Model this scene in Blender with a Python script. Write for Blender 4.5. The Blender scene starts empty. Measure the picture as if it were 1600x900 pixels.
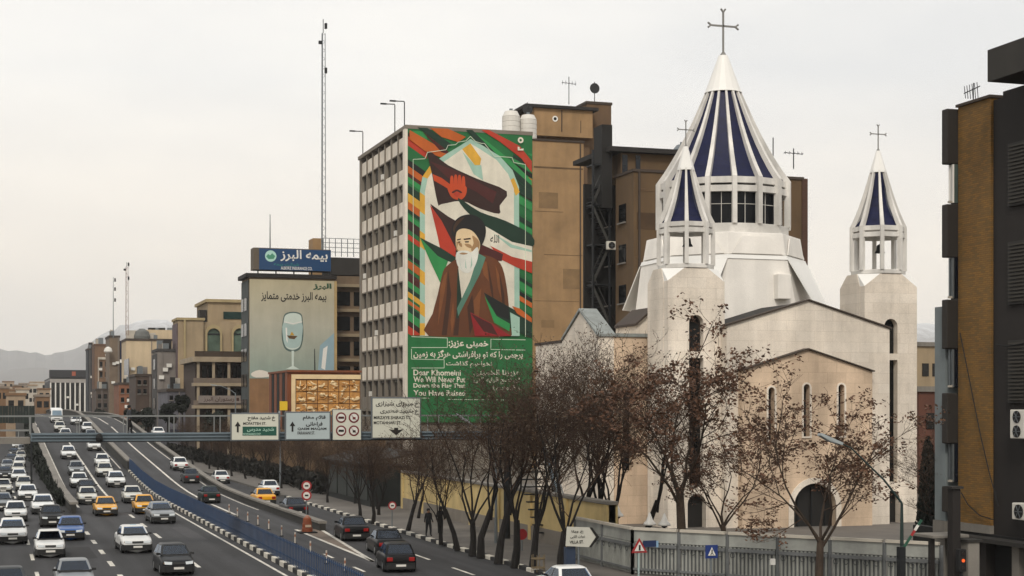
import bpy, bmesh, math, random
from mathutils import Vector, Matrix
from mathutils.geometry import tessellate_polygon
R = math.radians
SC = bpy.context.scene
COL = SC.collection

# ------------------------------------------------------------------ camera, sky, sun, exposure
CAM_H = 6.4                       # eye height: standing on a footbridge like the one ahead
YAW = math.atan(817 / 2500)       # the street (world +Y) runs 18 degrees left of the view axis
cam_d = bpy.data.cameras.new('camera')
cam_d.sensor_width = 36; cam_d.lens = 2500 / 1600 * 36; cam_d.shift_y = 187 / 1600
cam_d.clip_start = .5; cam_d.clip_end = 40000
cam = bpy.data.objects.new('camera', cam_d); COL.objects.link(cam)
cam.location = (0, 0, CAM_H); cam.rotation_euler = (R(90), 0, -YAW)
SC.camera = cam
SC.unit_settings.system = 'METRIC'; SC.unit_settings.scale_length = 1.3     # one unit of the survey is about 1.3 m

SUN_EL, SUN_AZ = R(42), R(205)    # azimuth from +Y clockwise: behind the camera, a little left
world = bpy.data.worlds.new('World'); SC.world = world; world.use_nodes = True
nt = world.node_tree; nt.nodes.clear()
wo = nt.nodes.new('ShaderNodeOutputWorld'); bg = nt.nodes.new('ShaderNodeBackground')
sky = nt.nodes.new('ShaderNodeTexSky'); sky.sky_type = 'NISHITA'; sky.sun_disc = False
sky.sun_elevation = SUN_EL; sky.sun_rotation = SUN_AZ; sky.dust_density = 3; sky.air_density = 1.2
skm = nt.nodes.new('ShaderNodeVectorMath'); skm.operation = 'SCALE'; skm.inputs['Scale'].default_value = .1
nt.links.new(sky.outputs[0], skm.inputs[0])
tc = nt.nodes.new('ShaderNodeTexCoord'); mp = nt.nodes.new('ShaderNodeMapping'); mp.inputs['Scale'].default_value = (1, 1, 3.5)
nz = nt.nodes.new('ShaderNodeTexNoise'); nz.inputs['Scale'].default_value = 2.2; nz.inputs['Detail'].default_value = 6; nz.inputs['Roughness'].default_value = .55
rp = nt.nodes.new('ShaderNodeValToRGB')          # the closed cloud layer, slightly uneven
rp.color_ramp.elements[0].position = .37; rp.color_ramp.elements[0].color = (.69, .685, .675, 1)
rp.color_ramp.elements[1].position = .64; rp.color_ramp.elements[1].color = (.86, .832, .785, 1)
mx = nt.nodes.new('ShaderNodeMix'); mx.data_type = 'RGBA'; mx.inputs[0].default_value = .93
nt.links.new(tc.outputs['Generated'], mp.inputs[0]); nt.links.new(mp.outputs[0], nz.inputs['Vector']); nt.links.new(nz.outputs[0], rp.inputs[0])
sz = nt.nodes.new('ShaderNodeSeparateXYZ'); nt.links.new(tc.outputs['Generated'], sz.inputs[0])      # thinner, creamier cloud towards the horizon
hr = nt.nodes.new('ShaderNodeMapRange'); hr.inputs[1].default_value = 0; hr.inputs[2].default_value = .2; hr.inputs[3].default_value = 1; hr.inputs[4].default_value = 0; nt.links.new(sz.outputs[2], hr.inputs[0])
hx = nt.nodes.new('ShaderNodeMix'); hx.data_type = 'RGBA'; hx.blend_type = 'MULTIPLY'; hx.inputs[7].default_value = (1.24, 1.08, .89, 1); nt.links.new(hr.outputs[0], hx.inputs[0]); nt.links.new(rp.outputs[0], hx.inputs[6])
nt.links.new(skm.outputs[0], mx.inputs[6]); nt.links.new(hx.outputs[2], mx.inputs[7]); nt.links.new(mx.outputs[2], bg.inputs[0])
bg.inputs[1].default_value = 1.0
nt.links.new(bg.outputs[0], wo.inputs[0])
sun_d = bpy.data.lights.new('sun', 'SUN'); sun_d.energy = 1.5; sun_d.angle = R(14); sun_d.color = (1, .93, .83)
sun = bpy.data.objects.new('sun', sun_d); COL.objects.link(sun)
sun.rotation_euler = (R(90) - SUN_EL, 0, R(180) - SUN_AZ)
sun.rotation_euler = Vector((-math.sin(SUN_AZ) * math.cos(SUN_EL), -math.cos(SUN_AZ) * math.cos(SUN_EL), -math.sin(SUN_EL))).to_track_quat('-Z', 'Y').to_euler()
SC.view_settings.view_transform = 'Standard'; SC.view_settings.look = 'None'
SC.view_settings.exposure = 0.4; SC.view_settings.gamma = 1; SC.view_settings.use_curve_mapping = False
SC.cycles.volume_bounces = 1; SC.cycles.max_bounces = 6
try: SC.cycles.use_denoising = True
except Exception: pass

# ------------------------------------------------------------------ surveying: a sight line from the photograph to a known plane of the place
SA, CA = math.sin(YAW), math.cos(YAW)
def ray(px, py):
    cx, cz = (px - 800) / 2500, -(py - 637) / 2500
    return Vector((cx * CA + SA, -cx * SA + CA, cz))
EYE = Vector((0, 0, CAM_H))
def onU(px, py, u):  d = ray(px, py); return EYE + d * (u / d.y)       # facade plane facing the camera
def onV(px, py, v):  d = ray(px, py); return EYE + d * (v / d.x)       # facade plane along the street
def onZ(px, py, z=0): d = ray(px, py); return EYE + d * ((z - CAM_H) / d.z)
def onY(px, py, Y):  return EYE + ray(px, py) * Y

# ------------------------------------------------------------------ materials
MATS = {}
def lin(c):
    if isinstance(c, str):
        c = c.lstrip('#'); c = [int(c[i:i + 2], 16) / 255 for i in (0, 2, 4)]
        c = [x / 12.92 if x <= .04045 else ((x + .055) / 1.055) ** 2.4 for x in c]
    return tuple(c)
def M(name, col, rough=.75, metal=0, var=.18, scale=.6, streak=0, bump=0, bscale=30, brick=None, grain=0, emit=None, coat=0, spec=.5, track=0):
    if name in MATS: return MATS[name]
    m = bpy.data.materials.new(name); m.use_nodes = True; t = m.node_tree; n = t.nodes; L = t.links
    b = n['Principled BSDF']; c = lin(col); lum = sum(c) / 3; c = tuple(x * (.60 + .40 * min(1, lum / .45)) for x in c)
    b.inputs['Roughness'].default_value = rough; b.inputs['Metallic'].default_value = metal
    b.inputs['Specular IOR Level'].default_value = spec
    if coat: b.inputs['Coat Weight'].default_value = coat; b.inputs['Coat Roughness'].default_value = .08
    geo = n.new('ShaderNodeNewGeometry')
    no = n.new('ShaderNodeTexNoise'); no.inputs['Scale'].default_value = scale; no.inputs['Detail'].default_value = 8; no.inputs['Roughness'].default_value = .62
    L.new(geo.outputs['Position'], no.inputs['Vector'])
    mp = n.new('ShaderNodeMapRange'); mp.inputs[1].default_value = .3; mp.inputs[2].default_value = .7
    mp.inputs[3].default_value = 1 - var; mp.inputs[4].default_value = 1 + var * .7
    L.new(no.outputs[0], mp.inputs[0]); fac = mp.outputs[0]
    def mul(a, bb):
        q = n.new('ShaderNodeMath'); q.operation = 'MULTIPLY'; L.new(a, q.inputs[0]); L.new(bb, q.inputs[1]); return q.outputs[0]
    if streak:                                     # rain streaks: noise stretched down the wall
        mm = n.new('ShaderNodeMapping'); mm.inputs['Scale'].default_value = (.9, .9, .12)
        n2 = n.new('ShaderNodeTexNoise'); n2.inputs['Scale'].default_value = 1.3; n2.inputs['Detail'].default_value = 5
        L.new(geo.outputs['Position'], mm.inputs[0]); L.new(mm.outputs[0], n2.inputs['Vector'])
        r2 = n.new('ShaderNodeMapRange'); r2.inputs[1].default_value = .42; r2.inputs[2].default_value = .62
        r2.inputs[3].default_value = 1 - streak * .42; r2.inputs[4].default_value = 1.0
        L.new(n2.outputs[0], r2.inputs[0]); fac = mul(fac, r2.outputs[0])
    if track:                                      # wheel tracks and oil: noise drawn out along the lanes
        mm = n.new('ShaderNodeMapping'); mm.inputs['Scale'].default_value = (1.5, .035, 1)
        n2 = n.new('ShaderNodeTexNoise'); n2.inputs['Scale'].default_value = 1.0; n2.inputs['Detail'].default_value = 6
        L.new(geo.outputs['Position'], mm.inputs[0]); L.new(mm.outputs[0], n2.inputs['Vector'])
        r2 = n.new('ShaderNodeMapRange'); r2.inputs[1].default_value = .35; r2.inputs[2].default_value = .65; r2.inputs[3].default_value = 1 - track; r2.inputs[4].default_value = 1 + track * .6
        L.new(n2.outputs[0], r2.inputs[0]); fac = mul(fac, r2.outputs[0])
    if grain:
        n3 = n.new('ShaderNodeTexNoise'); n3.inputs['Scale'].default_value = 22; n3.inputs['Detail'].default_value = 3
        L.new(geo.outputs['Position'], n3.inputs['Vector'])
        r3 = n.new('ShaderNodeMapRange'); r3.inputs[1].default_value = .3; r3.inputs[2].default_value = .7; r3.inputs[3].default_value = 1 - grain; r3.inputs[4].default_value = 1 + grain
        L.new(n3.outputs[0], r3.inputs[0]); fac = mul(fac, r3.outputs[0])
    base = n.new('ShaderNodeRGB'); base.outputs[0].default_value = (*c, 1); src = base.outputs[0]
    bh = None
    if brick:
        bw, bhh, mort, c2, cm = brick
        sx = n.new('ShaderNodeSeparateXYZ'); L.new(geo.outputs['Position'], sx.inputs[0])
        ad = n.new('ShaderNodeMath'); L.new(sx.outputs[0], ad.inputs[0]); L.new(sx.outputs[1], ad.inputs[1])
        cx = n.new('ShaderNodeCombineXYZ'); L.new(ad.outputs[0], cx.inputs[0]); L.new(sx.outputs[2], cx.inputs[1])
        br = n.new('ShaderNodeTexBrick'); br.inputs['Scale'].default_value = 1; br.inputs['Brick Width'].default_value = bw
        br.inputs['Row Height'].default_value = bhh; br.inputs['Mortar Size'].default_value = mort
        br.inputs['Color1'].default_value = (*c, 1); br.inputs['Color2'].default_value = (*lin(c2), 1); br.inputs['Mortar'].default_value = (*lin(cm), 1)
        L.new(cx.outputs[0], br.inputs['Vector']); src = br.outputs[0]; bh = br.outputs['Fac']
    sc = n.new('ShaderNodeVectorMath'); sc.operation = 'SCALE'; L.new(src, sc.inputs[0]); L.new(fac, sc.inputs['Scale'])
    L.new(sc.outputs[0], b.inputs['Base Color'])
    if bump or bh:
        bp = n.new('ShaderNodeBump'); bp.inputs['Strength'].default_value = bump or .3; bp.inputs['Distance'].default_value = .02
        if bh: bp.invert = True; L.new(bh, bp.inputs['Height'])
        else:
            n4 = n.new('ShaderNodeTexNoise'); n4.inputs['Scale'].default_value = bscale; n4.inputs['Detail'].default_value = 4
            L.new(geo.outputs['Position'], n4.inputs['Vector']); L.new(n4.outputs[0], bp.inputs['Height'])
        L.new(bp.outputs[0], b.inputs['Normal'])
    if emit: b.inputs['Emission Color'].default_value = (*lin(col), 1); b.inputs['Emission Strength'].default_value = emit
    MATS[name] = m; return m
def flat(name, col, rough=.7, **k): return M(name, col, rough, var=k.pop('var', .07), **k)
GLASS = M('window glass', '#121416', .16, spec=.3, var=.25, scale=.35)
GLASSB = M('bluish glass', '#161d28', .14, spec=.3, var=.25, scale=.35)
CARGLASS = M('car glass', '#1a2738', .12, var=.3, scale=.9, spec=.4)
DARK = M('dark void', '#0b0a09', .9, var=.2)
BLACK = M('black rubber', '#0c0c0d', .8, var=.15)
STEEL = M('galvanised steel', '#7f868a', .45, .6, var=.15, scale=3)
DSTEEL = M('dark steel', '#24272a', .55, .4, var=.2)
WHITE = flat('white paint', '#dedcd6', .5)
BWHITE = flat('plate white', '#cfcdc6', .5)
INK = flat('black ink', '#15130f', .7)

# ------------------------------------------------------------------ objects
def empty(name, loc=(0, 0, 0)):
    o = bpy.data.objects.new(name, None); o.empty_display_size = .3; o.location = loc; COL.objects.link(o); return o
def tag(o, label=None, cat=None, group=None, kind=None):
    if label: o['label'] = label
    if cat: o['category'] = cat
    if group: o['group'] = group
    if kind: o['kind'] = kind
    return o
def thing(name, label, cat, loc=(0, 0, 0), group=None): return tag(empty(name, loc), label, cat, group)
def chain_off(p):
    v = Vector((0, 0, 0))
    while p is not None: v += p.location; p = p.parent
    return v
def copy_tree(o, parent=None):
    c = o.copy(); COL.objects.link(c); c.parent = parent
    for ch in list(o.children): copy_tree(ch, c)
    return c
class MB:
    def __init__(s): s.v = []; s.f = []
    def add(s, vs, fs):
        k = len(s.v); s.v += [Vector(p) for p in vs]; s.f += [tuple(i + k for i in f) for f in fs]; return s
    def box(s, x0, x1, y0, y1, z0, z1):
        return s.add([(x0, y0, z0), (x1, y0, z0), (x1, y1, z0), (x0, y1, z0), (x0, y0, z1), (x1, y0, z1), (x1, y1, z1), (x0, y1, z1)],
                     [(3, 2, 1, 0), (4, 5, 6, 7), (0, 1, 5, 4), (1, 2, 6, 5), (2, 3, 7, 6), (3, 0, 4, 7)])
    def poly(s, pts): return s.add(pts, [tuple(range(len(pts)))])
    def prism(s, ring, z0, z1):
        n = len(ring); a = [(p[0], p[1], z0) for p in ring] + [(p[0], p[1], z1) for p in ring]
        return s.add(a, [tuple(range(n))[::-1], tuple(range(n, 2 * n))] + [(i, (i + 1) % n, (i + 1) % n + n, i + n) for i in range(n)])
    def extr(s, pts, d):                            # any flat ring pushed along d
        n = len(pts); d = Vector(d); a = [Vector(p) for p in pts]; a = a + [p + d for p in a]
        return s.add(a, [tuple(range(n)), tuple(range(n, 2 * n))[::-1]] + [(i, i + n, (i + 1) % n + n, (i + 1) % n) for i in range(n)])
    def rings(s, rs, cap=True):
        k = len(s.v); n = len(rs[0])
        for r in rs: s.v += [Vector(p) for p in r]
        for j in range(len(rs) - 1):
            for i in range(n):
                a, b = k + j * n + i, k + j * n + (i + 1) % n
                s.f.append((a, b, b + n, a + n))
        if cap: s.f.append(tuple(k + i for i in range(n))[::-1]); s.f.append(tuple(k + (len(rs) - 1) * n + i for i in range(n)))
        return s
    def lathe(s, c, prof, n=16, ph=0, cap=True):
        return s.rings([[(c[0] + r * math.cos(ph + 2 * math.pi * i / n), c[1] + r * math.sin(ph + 2 * math.pi * i / n), c[2] + z) for i in range(n)] for r, z in prof], cap)
    def path(s, pts, r, n=6, cap=True):
        pts = [Vector(p) for p in pts]; rs = r if isinstance(r, (list, tuple)) else [r] * len(pts); out = []
        for i, p in enumerate(pts):
            d = (pts[min(i + 1, len(pts) - 1)] - pts[max(i - 1, 0)])
            d = d.normalized() if d.length > 1e-9 else Vector((0, 0, 1))
            a = d.cross(Vector((0, 0, 1)) if abs(d.z) < .9 else Vector((1, 0, 0))).normalized(); b = d.cross(a)
            out.append([p + (a * math.cos(2 * math.pi * k / n) + b * math.sin(2 * math.pi * k / n)) * rs[i] for k in range(n)])
        return s.rings(out, cap)
    def bar(s, p0, p1, w, h=None):                  # rectangular bar
        p0, p1 = Vector(p0), Vector(p1); d = (p1 - p0).normalized(); h = h or w
        a = d.cross(Vector((0, 0, 1)) if abs(d.z) < .95 else Vector((0, 1, 0))).normalized(); b = d.cross(a)
        q = lambda p: [p + a * w / 2 + b * h / 2, p - a * w / 2 + b * h / 2, p - a * w / 2 - b * h / 2, p + a * w / 2 - b * h / 2]
        return s.rings([q(p0), q(p1)])
    def hull(s, pts):
        bm = bmesh.new(); vs = [bm.verts.new(p) for p in pts]
        r = bmesh.ops.convex_hull(bm, input=vs); bm.verts.ensure_lookup_table()
        bm.verts.index_update(); s.add([v.co.copy() for v in bm.verts], [tuple(v.index for v in f.verts) for f in bm.faces]); bm.free(); return s
    def slab(s, outer, holes, o, ax, ay, d):        # plate with openings: 2D loops in the frame o, ax, ay pushed along d
        o, ax, ay, d = Vector(o), Vector(ax), Vector(ay), Vector(d)
        loops = [outer] + holes; flatpts = [p for l in loops for p in l]
        tri = tessellate_polygon([[Vector((p[0], p[1], 0)) for p in l] for l in loops])
        P = [o + ax * p[0] + ay * p[1] for p in flatpts]; n = len(P)
        fs = [tuple(t) for t in tri] + [tuple(i + n for i in t)[::-1] for t in tri]; k = 0
        for l in loops:
            m = len(l); fs += [(k + i, k + (i + 1) % m, k + (i + 1) % m + n, k + i + n) for i in range(m)]; k += m
        return s.add(P + [p + d for p in P], fs)
    def build(s, name, mat, parent=None, smooth=False, bevel=0, origin=None, recalc=True, seg=2):
        me = bpy.data.meshes.new(name)
        if parent is None:
            if origin is None:
                lo = Vector([min(p[i] for p in s.v) for i in range(3)]); hi = Vector([max(p[i] for p in s.v) for i in range(3)])
                origin = Vector(((lo.x + hi.x) / 2, (lo.y + hi.y) / 2, lo.z))
            off = Vector(origin)
        else: off = chain_off(parent)
        me.from_pydata([p - off for p in s.v], [], s.f)
        if recalc or bevel:
            bm = bmesh.new(); bm.from_mesh(me)
            if bevel:
                bmesh.ops.remove_doubles(bm, verts=bm.verts, dist=1e-5)
                bmesh.ops.recalc_face_normals(bm, faces=bm.faces)
                es = [e for e in bm.edges if len(e.link_faces) == 2 and e.calc_face_angle(0) > .5]
                bmesh.ops.bevel(bm, geom=es, offset=bevel, segments=seg, profile=.5, affect='EDGES', clamp_overlap=True)
            bmesh.ops.recalc_face_normals(bm, faces=bm.faces); bm.to_mesh(me); bm.free()
        for mm in (mat if isinstance(mat, (list, tuple)) else [mat]): me.materials.append(mm)
        if smooth: me.polygons.foreach_set('use_smooth', [True] * len(me.polygons))
        ob = bpy.data.objects.new(name, me); COL.objects.link(ob)
        if parent is None: ob.location = off
        else: ob.parent = parent
        return ob
def bx(name, mat, parent, *a, bevel=0): return MB().box(*a).build(name, mat, parent, bevel=bevel)
def struct(o): o['kind'] = 'structure'; return o

# ------------------------------------------------------------------ lettering
AR = {'ا': 'ﺍﺎﺍﺎ', 'آ': 'ﺁﺂﺁﺂ', 'ب': 'ﺏﺐﺑﺒ', 'پ': 'ﭖﭗﭘﭙ', 'ت': 'ﺕﺖﺗﺘ', 'ج': 'ﺝﺞﺟﺠ', 'چ': 'ﭺﭻﭼﭽ', 'ح': 'ﺡﺢﺣﺤ', 'خ': 'ﺥﺦﺧﺨ', 'د': 'ﺩﺪﺩﺪ', 'ذ': 'ﺫﺬﺫﺬ',
      'ر': 'ﺭﺮﺭﺮ', 'ز': 'ﺯﺰﺯﺰ', 'س': 'ﺱﺲﺳﺴ', 'ش': 'ﺵﺶﺷﺸ', 'ط': 'ﻁﻂﻃﻄ', 'ع': 'ﻉﻊﻋﻌ', 'غ': 'ﻍﻎﻏﻐ', 'ف': 'ﻑﻒﻓﻔ', 'ق': 'ﻕﻖﻗﻘ', 'ک': 'ﮎﮏﮐﮑ', 'گ': 'ﮒﮓﮔﮕ', 'ل': 'ﻝﻞﻟﻠ',
      'م': 'ﻡﻢﻣﻤ', 'ن': 'ﻥﻦﻧﻨ', 'و': 'ﻭﻮﻭﻮ', 'ه': 'ﻩﻪﻫﻬ', 'ی': 'ﯼﯽﯾﯿ', 'ئ': 'ﺉﺊﺋﺌ', 'ض': 'ﺽﺾﺿﻀ', 'ص': 'ﺹﺺﺻﺼ'}
STOPS = set('اآدذرزو')
def shape_fa(t):
    out = []
    for i, c in enumerate(t):
        if c not in AR: out.append(c); continue
        prev = i > 0 and t[i - 1] in AR and t[i - 1] not in STOPS
        nxt = i + 1 < len(t) and t[i + 1] in AR and c not in STOPS
        out.append(AR[c][3 if prev and nxt else 1 if prev else 2 if nxt else 0])
    return ''.join(out[::-1])
def is_fa(t): return any('\u0600' <= c <= '\u06ff' for c in t)
def text_in(t, o, ax, ay, w, h, mat, parent, name='lettering', bold=.012, thick=.0):
    """flat lettering filling w x h metres from corner o (bottom left)"""
    cu = bpy.data.curves.new('lettering', 'FONT'); cu.body = shape_fa(t) if is_fa(t) else t
    cu.offset = bold; cu.resolution_u = 3; cu.fill_mode = 'FRONT'
    ob = bpy.data.objects.new('lettering', cu); me = ob.to_mesh()
    vs = [v.co.copy() for v in me.vertices]; fs = [tuple(p.vertices) for p in me.polygons]; ob.to_mesh_clear()
    bpy.data.objects.remove(ob); bpy.data.curves.remove(cu)
    if not vs: return None
    x0, x1 = min(v.x for v in vs), max(v.x for v in vs); y0, y1 = min(v.y for v in vs), max(v.y for v in vs)
    sx, sy = w / (x1 - x0), h / (y1 - y0); o, ax, ay = Vector(o), Vector(ax), Vector(ay)
    b = MB(); b.add([o + ax * ((v.x - x0) * sx) + ay * ((v.y - y0) * sy) for v in vs], fs)
    return b.build(name, mat, parent, recalc=False)
UX, UZ = Vector((1, 0, 0)), Vector((0, 0, 1))
def text_u(t, px0, py0, px1, py1, u, mat, parent, **k):
    a = onU(px0, py1, u); b = onU(px1, py0, u)
    return text_in(t, a, UX, UZ, b.x - a.x, b.z - a.z, mat, parent, **k)
def poly_u(name, pts, u, mat, parent): return MB().poly([onU(x, y, u) for x, y in pts]).build(name, mat, parent, recalc=False)
def clip(poly, x0, x1, y0, y1):
    def cut(P, f, g):
        o = []
        for i in range(len(P)):
            a, b = P[i - 1], P[i]; fa, fb = f(a), f(b)
            if (fa >= 0) != (fb >= 0):
                t = fa / (fa - fb); o.append((a[0] + (b[0] - a[0]) * t, a[1] + (b[1] - a[1]) * t))
            if fb >= 0: o.append(b)
        return o
    for f in (lambda p: p[0] - x0, lambda p: x1 - p[0], lambda p: p[1] - y0, lambda p: y1 - p[1]):
        poly = cut(poly, f, None)
        if not poly: return []
    return poly
# ------------------------------------------------------------------ ground, roads, ramps
PROF = [(0, 0), (108, 0), (118, .1), (128, .42), (166, 2.3), (201, 4.25), (222, 4.95), (245, 5.2), (330, 5.2), (420, 3.5), (600, 0), (9000, 0)]
def ramp(u):
    for (a, za), (b, zb) in zip(PROF, PROF[1:]):
        if a <= u <= b: return za + (zb - za) * (u - a) / (b - a)
    return 0
def on_ramp(px, py):
    d = ray(px, py); t0 = None
    for i in range(200, 4200):
        t = i / 10; p = EYE + d * t
        if p.z <= ramp(p.y): return Vector((p.x, p.y, ramp(p.y)))
    return onZ(px, max(py, 655), ramp(260))
ASPH = M('asphalt', '#38383b', .85, track=.42, var=.25, scale=.22, grain=.12, bump=.25, bscale=60)
ASPH2 = M('older asphalt', '#3e3e41', .85, track=.42, var=.25, scale=.3, grain=.12, bump=.25, bscale=60)
PAVE = M('pavement slabs', '#6f6a64', .85, var=.2, scale=.5, grain=.08, brick=(.8, .8, .015, '#67625c', '#4b4743'))
EARTH = M('dusty ground', '#6b6256', .95, var=.25, scale=.01)
CONC = M('weathered concrete', '#87827a', .85, var=.2, scale=.7, streak=.35, grain=.06)
DCONC = M('dark concrete', '#3a3833', .9, var=.3, scale=.6, streak=.4)  # dark base colour, mottled, with vertical streaks
LINE = M('road paint', '#c9c5bb', .7, var=.45, scale=1.4, grain=.3)
KWHITE = M('kerb white', '#c4bfb3', .8, var=.25, scale=1.5); KBLACK = M('kerb black', '#232222', .8, var=.25, scale=1.5)

def grid_ground():
    b = MB(); xs = [-12000, -3000, -600, -60, 0, 60, 600, 3000, 14000]; ys = [-400, 0, 200, 600, 1500, 4000, 14000]
    for i in range(len(xs) - 1):
        for j in range(len(ys) - 1): b.poly([(xs[i], ys[j], -.06), (xs[i + 1], ys[j], -.06), (xs[i + 1], ys[j + 1], -.06), (xs[i], ys[j + 1], -.06)])
    return b.build('ground', EARTH, origin=(0, 0, 0))
struct(grid_ground())
road = struct(MB().poly([(-16, -20, 0), (20, -20, 0), (20, 1600, 0), (-16, 1600, 0)]).build('road', ASPH, origin=(0, 0, 0)))
cross_road = struct(MB().poly([(20.02, 20, -.004), (90, 0, -.004), (90, 34, -.004), (33, 44.2, -.004), (20.02, 52.5, -.004)]).build('side_street', ASPH2, origin=(30, 40, -.004)))
pave = struct(MB().prism([(20.28, 52.6), (22.9, 52.0), (30.6, 44.5), (60, 40), (60, 125), (29, 125), (29, 420), (20.28, 420)], -.05, .13).build('pavement', PAVE, origin=(25, 60, 0)))
struct(MB().box(20.28, 29, 420, 1200, -.05, .12).build('pavement', PAVE, origin=(25, 700, 0)))
# kerb of the street: alternately white and black stones
kerb = empty('kerb', (20.14, 53, 0)); kerb['kind'] = 'structure'
kw = None
for i in range(64):
    y = 52.8 + i * .95; b = MB().box(20.0, 20.27, y, y + .93, -.02, .15)
    b.build('kerb_stone', KWHITE if i % 2 == 0 else KBLACK, kerb, bevel=.02, seg=1)
b = MB().box(20.0, 20.27, 113.6, 420, -.02, .15); b.build('kerb_run', M('kerb stone far', '#6e6a64', .85, var=.3, scale=1.1), kerb)

def strip_on(fn, u0, u1, va, vb, dz=0, step=4, vfun=None):   # ribbon following the ramp
    b = MB(); n = max(1, int((u1 - u0) / step)); rows = []
    for i in range(n + 1):
        u = u0 + (u1 - u0) * i / n; o = vfun(u) if vfun else 0
        rows.append(((va + o, u, fn(u) + dz), (vb + o, u, fn(u) + dz)))
    for (a, c), (d, e) in zip(rows, rows[1:]): b.poly([a, c, e, d])
    return b
def wall_on(fn, u0, u1, va, vb, top, bot=None, step=4):      # wall following the ramp, down to bot (absolute) or below the deck
    rs = []; n = max(1, int((u1 - u0) / step))
    for i in range(n + 1):
        u = u0 + (u1 - u0) * i / n; zt = fn(u) + top; zb = bot if bot is not None else fn(u) - .2
        rs.append([(va, u, zb), (vb, u, zb), (vb, u, zt), (va, u, zt)])
    return MB().rings(rs)
flyover = empty('flyover_road', (8, 104, 0)); flyover['kind'] = 'structure'
strip_on(ramp, 100, 620, 5.0, 11.2, .006).build('carriageway', ASPH, flyover)
strip_on(ramp, 66, 620, 11.5, 16.3, .006).build('carriageway', ASPH2, flyover)
wall_on(ramp, 100, 620, 4.72, 5.0, .55, -.05).build('retaining_wall', DCONC, flyover)
wall_on(ramp, 104, 620, 4.66, 5.06, .62, None).build('parapet_cap', CONC, flyover)   # pale top of the left parapet
wall_on(ramp, 140, 620, 11.22, 11.46, .8, -.05).build('median_wall', DCONC, flyover)
wall_on(ramp, 140, 620, 11.16, 11.52, .9, None).build('median_cap', CONC, flyover)
for ch in list(flyover.children)[-3:]: pass
wall_on(ramp, 82, 620, 16.3, 16.62, .38, -.05).build('side_wall', DCONC, flyover)
# pale capping: thin slabs on top of the walls
def cap_on(va, vb, u0, u1, top, th, name):
    rs = []; n = int((u1 - u0) / 4)
    for i in range(n + 1):
        u = u0 + (u1 - u0) * i / n; z = ramp(u) + top
        rs.append([(va, u, z), (vb, u, z), (vb, u, z + th), (va, u, z + th)])
    MB().rings(rs).build(name, CONC, flyover)
for ch in list(flyover.children):
    if ch.name.startswith(('parapet_cap', 'median_cap')): bpy.data.objects.remove(ch)
cap_on(4.62, 5.12, 100, 620, .56, .14, 'coping'); cap_on(11.12, 11.56, 140, 620, .81, .14, 'coping'); cap_on(16.24, 16.68, 82, 620, .385, .12, 'coping')
# markings
def mark(parent, name, u0, u1, v, w=.14, ramped=True, z=.004):
    fn = ramp if ramped else (lambda u: 0)
    return strip_on(fn, u0, u1, v - w / 2, v + w / 2, z + (.006 if ramped else 0), step=6).build(name, LINE, parent)
for i in range(9): mark(road, 'lane_dash', 42 + i * 7.6, 45 + i * 7.6, 8.0, .17, False)
for i in range(9): mark(road, 'lane_dash', 44 + i * 5.6, 46.2 + i * 5.6, 4.75, .2, False)
for i in range(14): mark(road, 'lane_dash', 46 + i * 8, 49 + i * 8, 1.75, .15, False)
mark(road, 'edge_line', 58, 139, 10.75, .13, False); mark(flyover, 'lane_line', 116, 330, 8.0, .16); mark(flyover, 'edge_line', 106, 330, 5.45, .14)
mark(flyover, 'lane_line', 96, 330, 14.0, .17); mark(flyover, 'edge_line', 142, 330, 10.8, .12); mark(flyover, 'edge_line', 100, 330, 16.0, .12)
for i in range(3): mark(road, 'lane_dash', 52 + i * 6.5, 55 + i * 6.5, 17.6, .13, False, .012)
for i in range(3): mark(road, 'lane_dash', 55 + i * 6, 57 + i * 6, 13.9, .13, False, .014)
# gore: painted nose between the ramp and the service road
gp = [onZ(462, 828), onZ(500, 827), onZ(583, 878)]
MB().poly([(p.x, p.y, .016) for p in gp]).build('gore_paving', M('gore paving', '#7d6f62', .9, var=.25, scale=1), road)
for a, c in ((gp[0], gp[2]), (gp[1], gp[2])):
    d = (c - a).normalized(); n = Vector((-d.y, d.x, 0)) * .09
    MB().poly([(q.x, q.y, .022) for q in (a + n, c + n, c - n, a - n)]).build('gore_line', LINE, road)

# ------------------------------------------------------------------ blue picket barrier between the two directions
bf = thing('barrier_fence', 'long blue picket barrier between the oncoming and outgoing lanes', 'barrier', (11.35, 58, 0))
BLUE = M('blue paint', '#2a456a', .5, var=.25, scale=1.2); BLUE2 = M('faded blue paint', '#375a82', .55, var=.3, scale=1.0)
for i in range(92):
    y = 50 + i * .98
    if i % 2 == 0 or i < 44: pass
    MB().box(11.2, 11.5, y, y + .96, -.02, .2 + ramp(y)).build('kerb_stone', KWHITE if i % 2 == 0 else KBLACK, bf, bevel=.02, seg=1)
pk = None
NP = 272
for i in range(NP):
    y = 50.1 + i * .33; z = ramp(y) + .19
    if pk is None:
        pk = MB().prism([(11.335, y - .03), (11.365, y - .03), (11.365, y + .03), (11.335, y + .03)], z, z + .92).build('picket', BLUE, bf)
        base_y, base_z = y, z
    else:
        o = pk.copy(); COL.objects.link(o); o.parent = bf; o.location = (0, y - base_y, z - base_z)
        if i % 7 == 3: o.scale = (1, 1, 1.0)
for zz in (.42, .98):
    rs = []
    for i in range(21):
        u = 50 + i * 4.5; z = ramp(u) + zz; rs.append([(11.37, u, z), (11.4, u, z), (11.4, u, z + .05), (11.37, u, z + .05)])
    MB().rings(rs).build('rail', BLUE2, bf)
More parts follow.
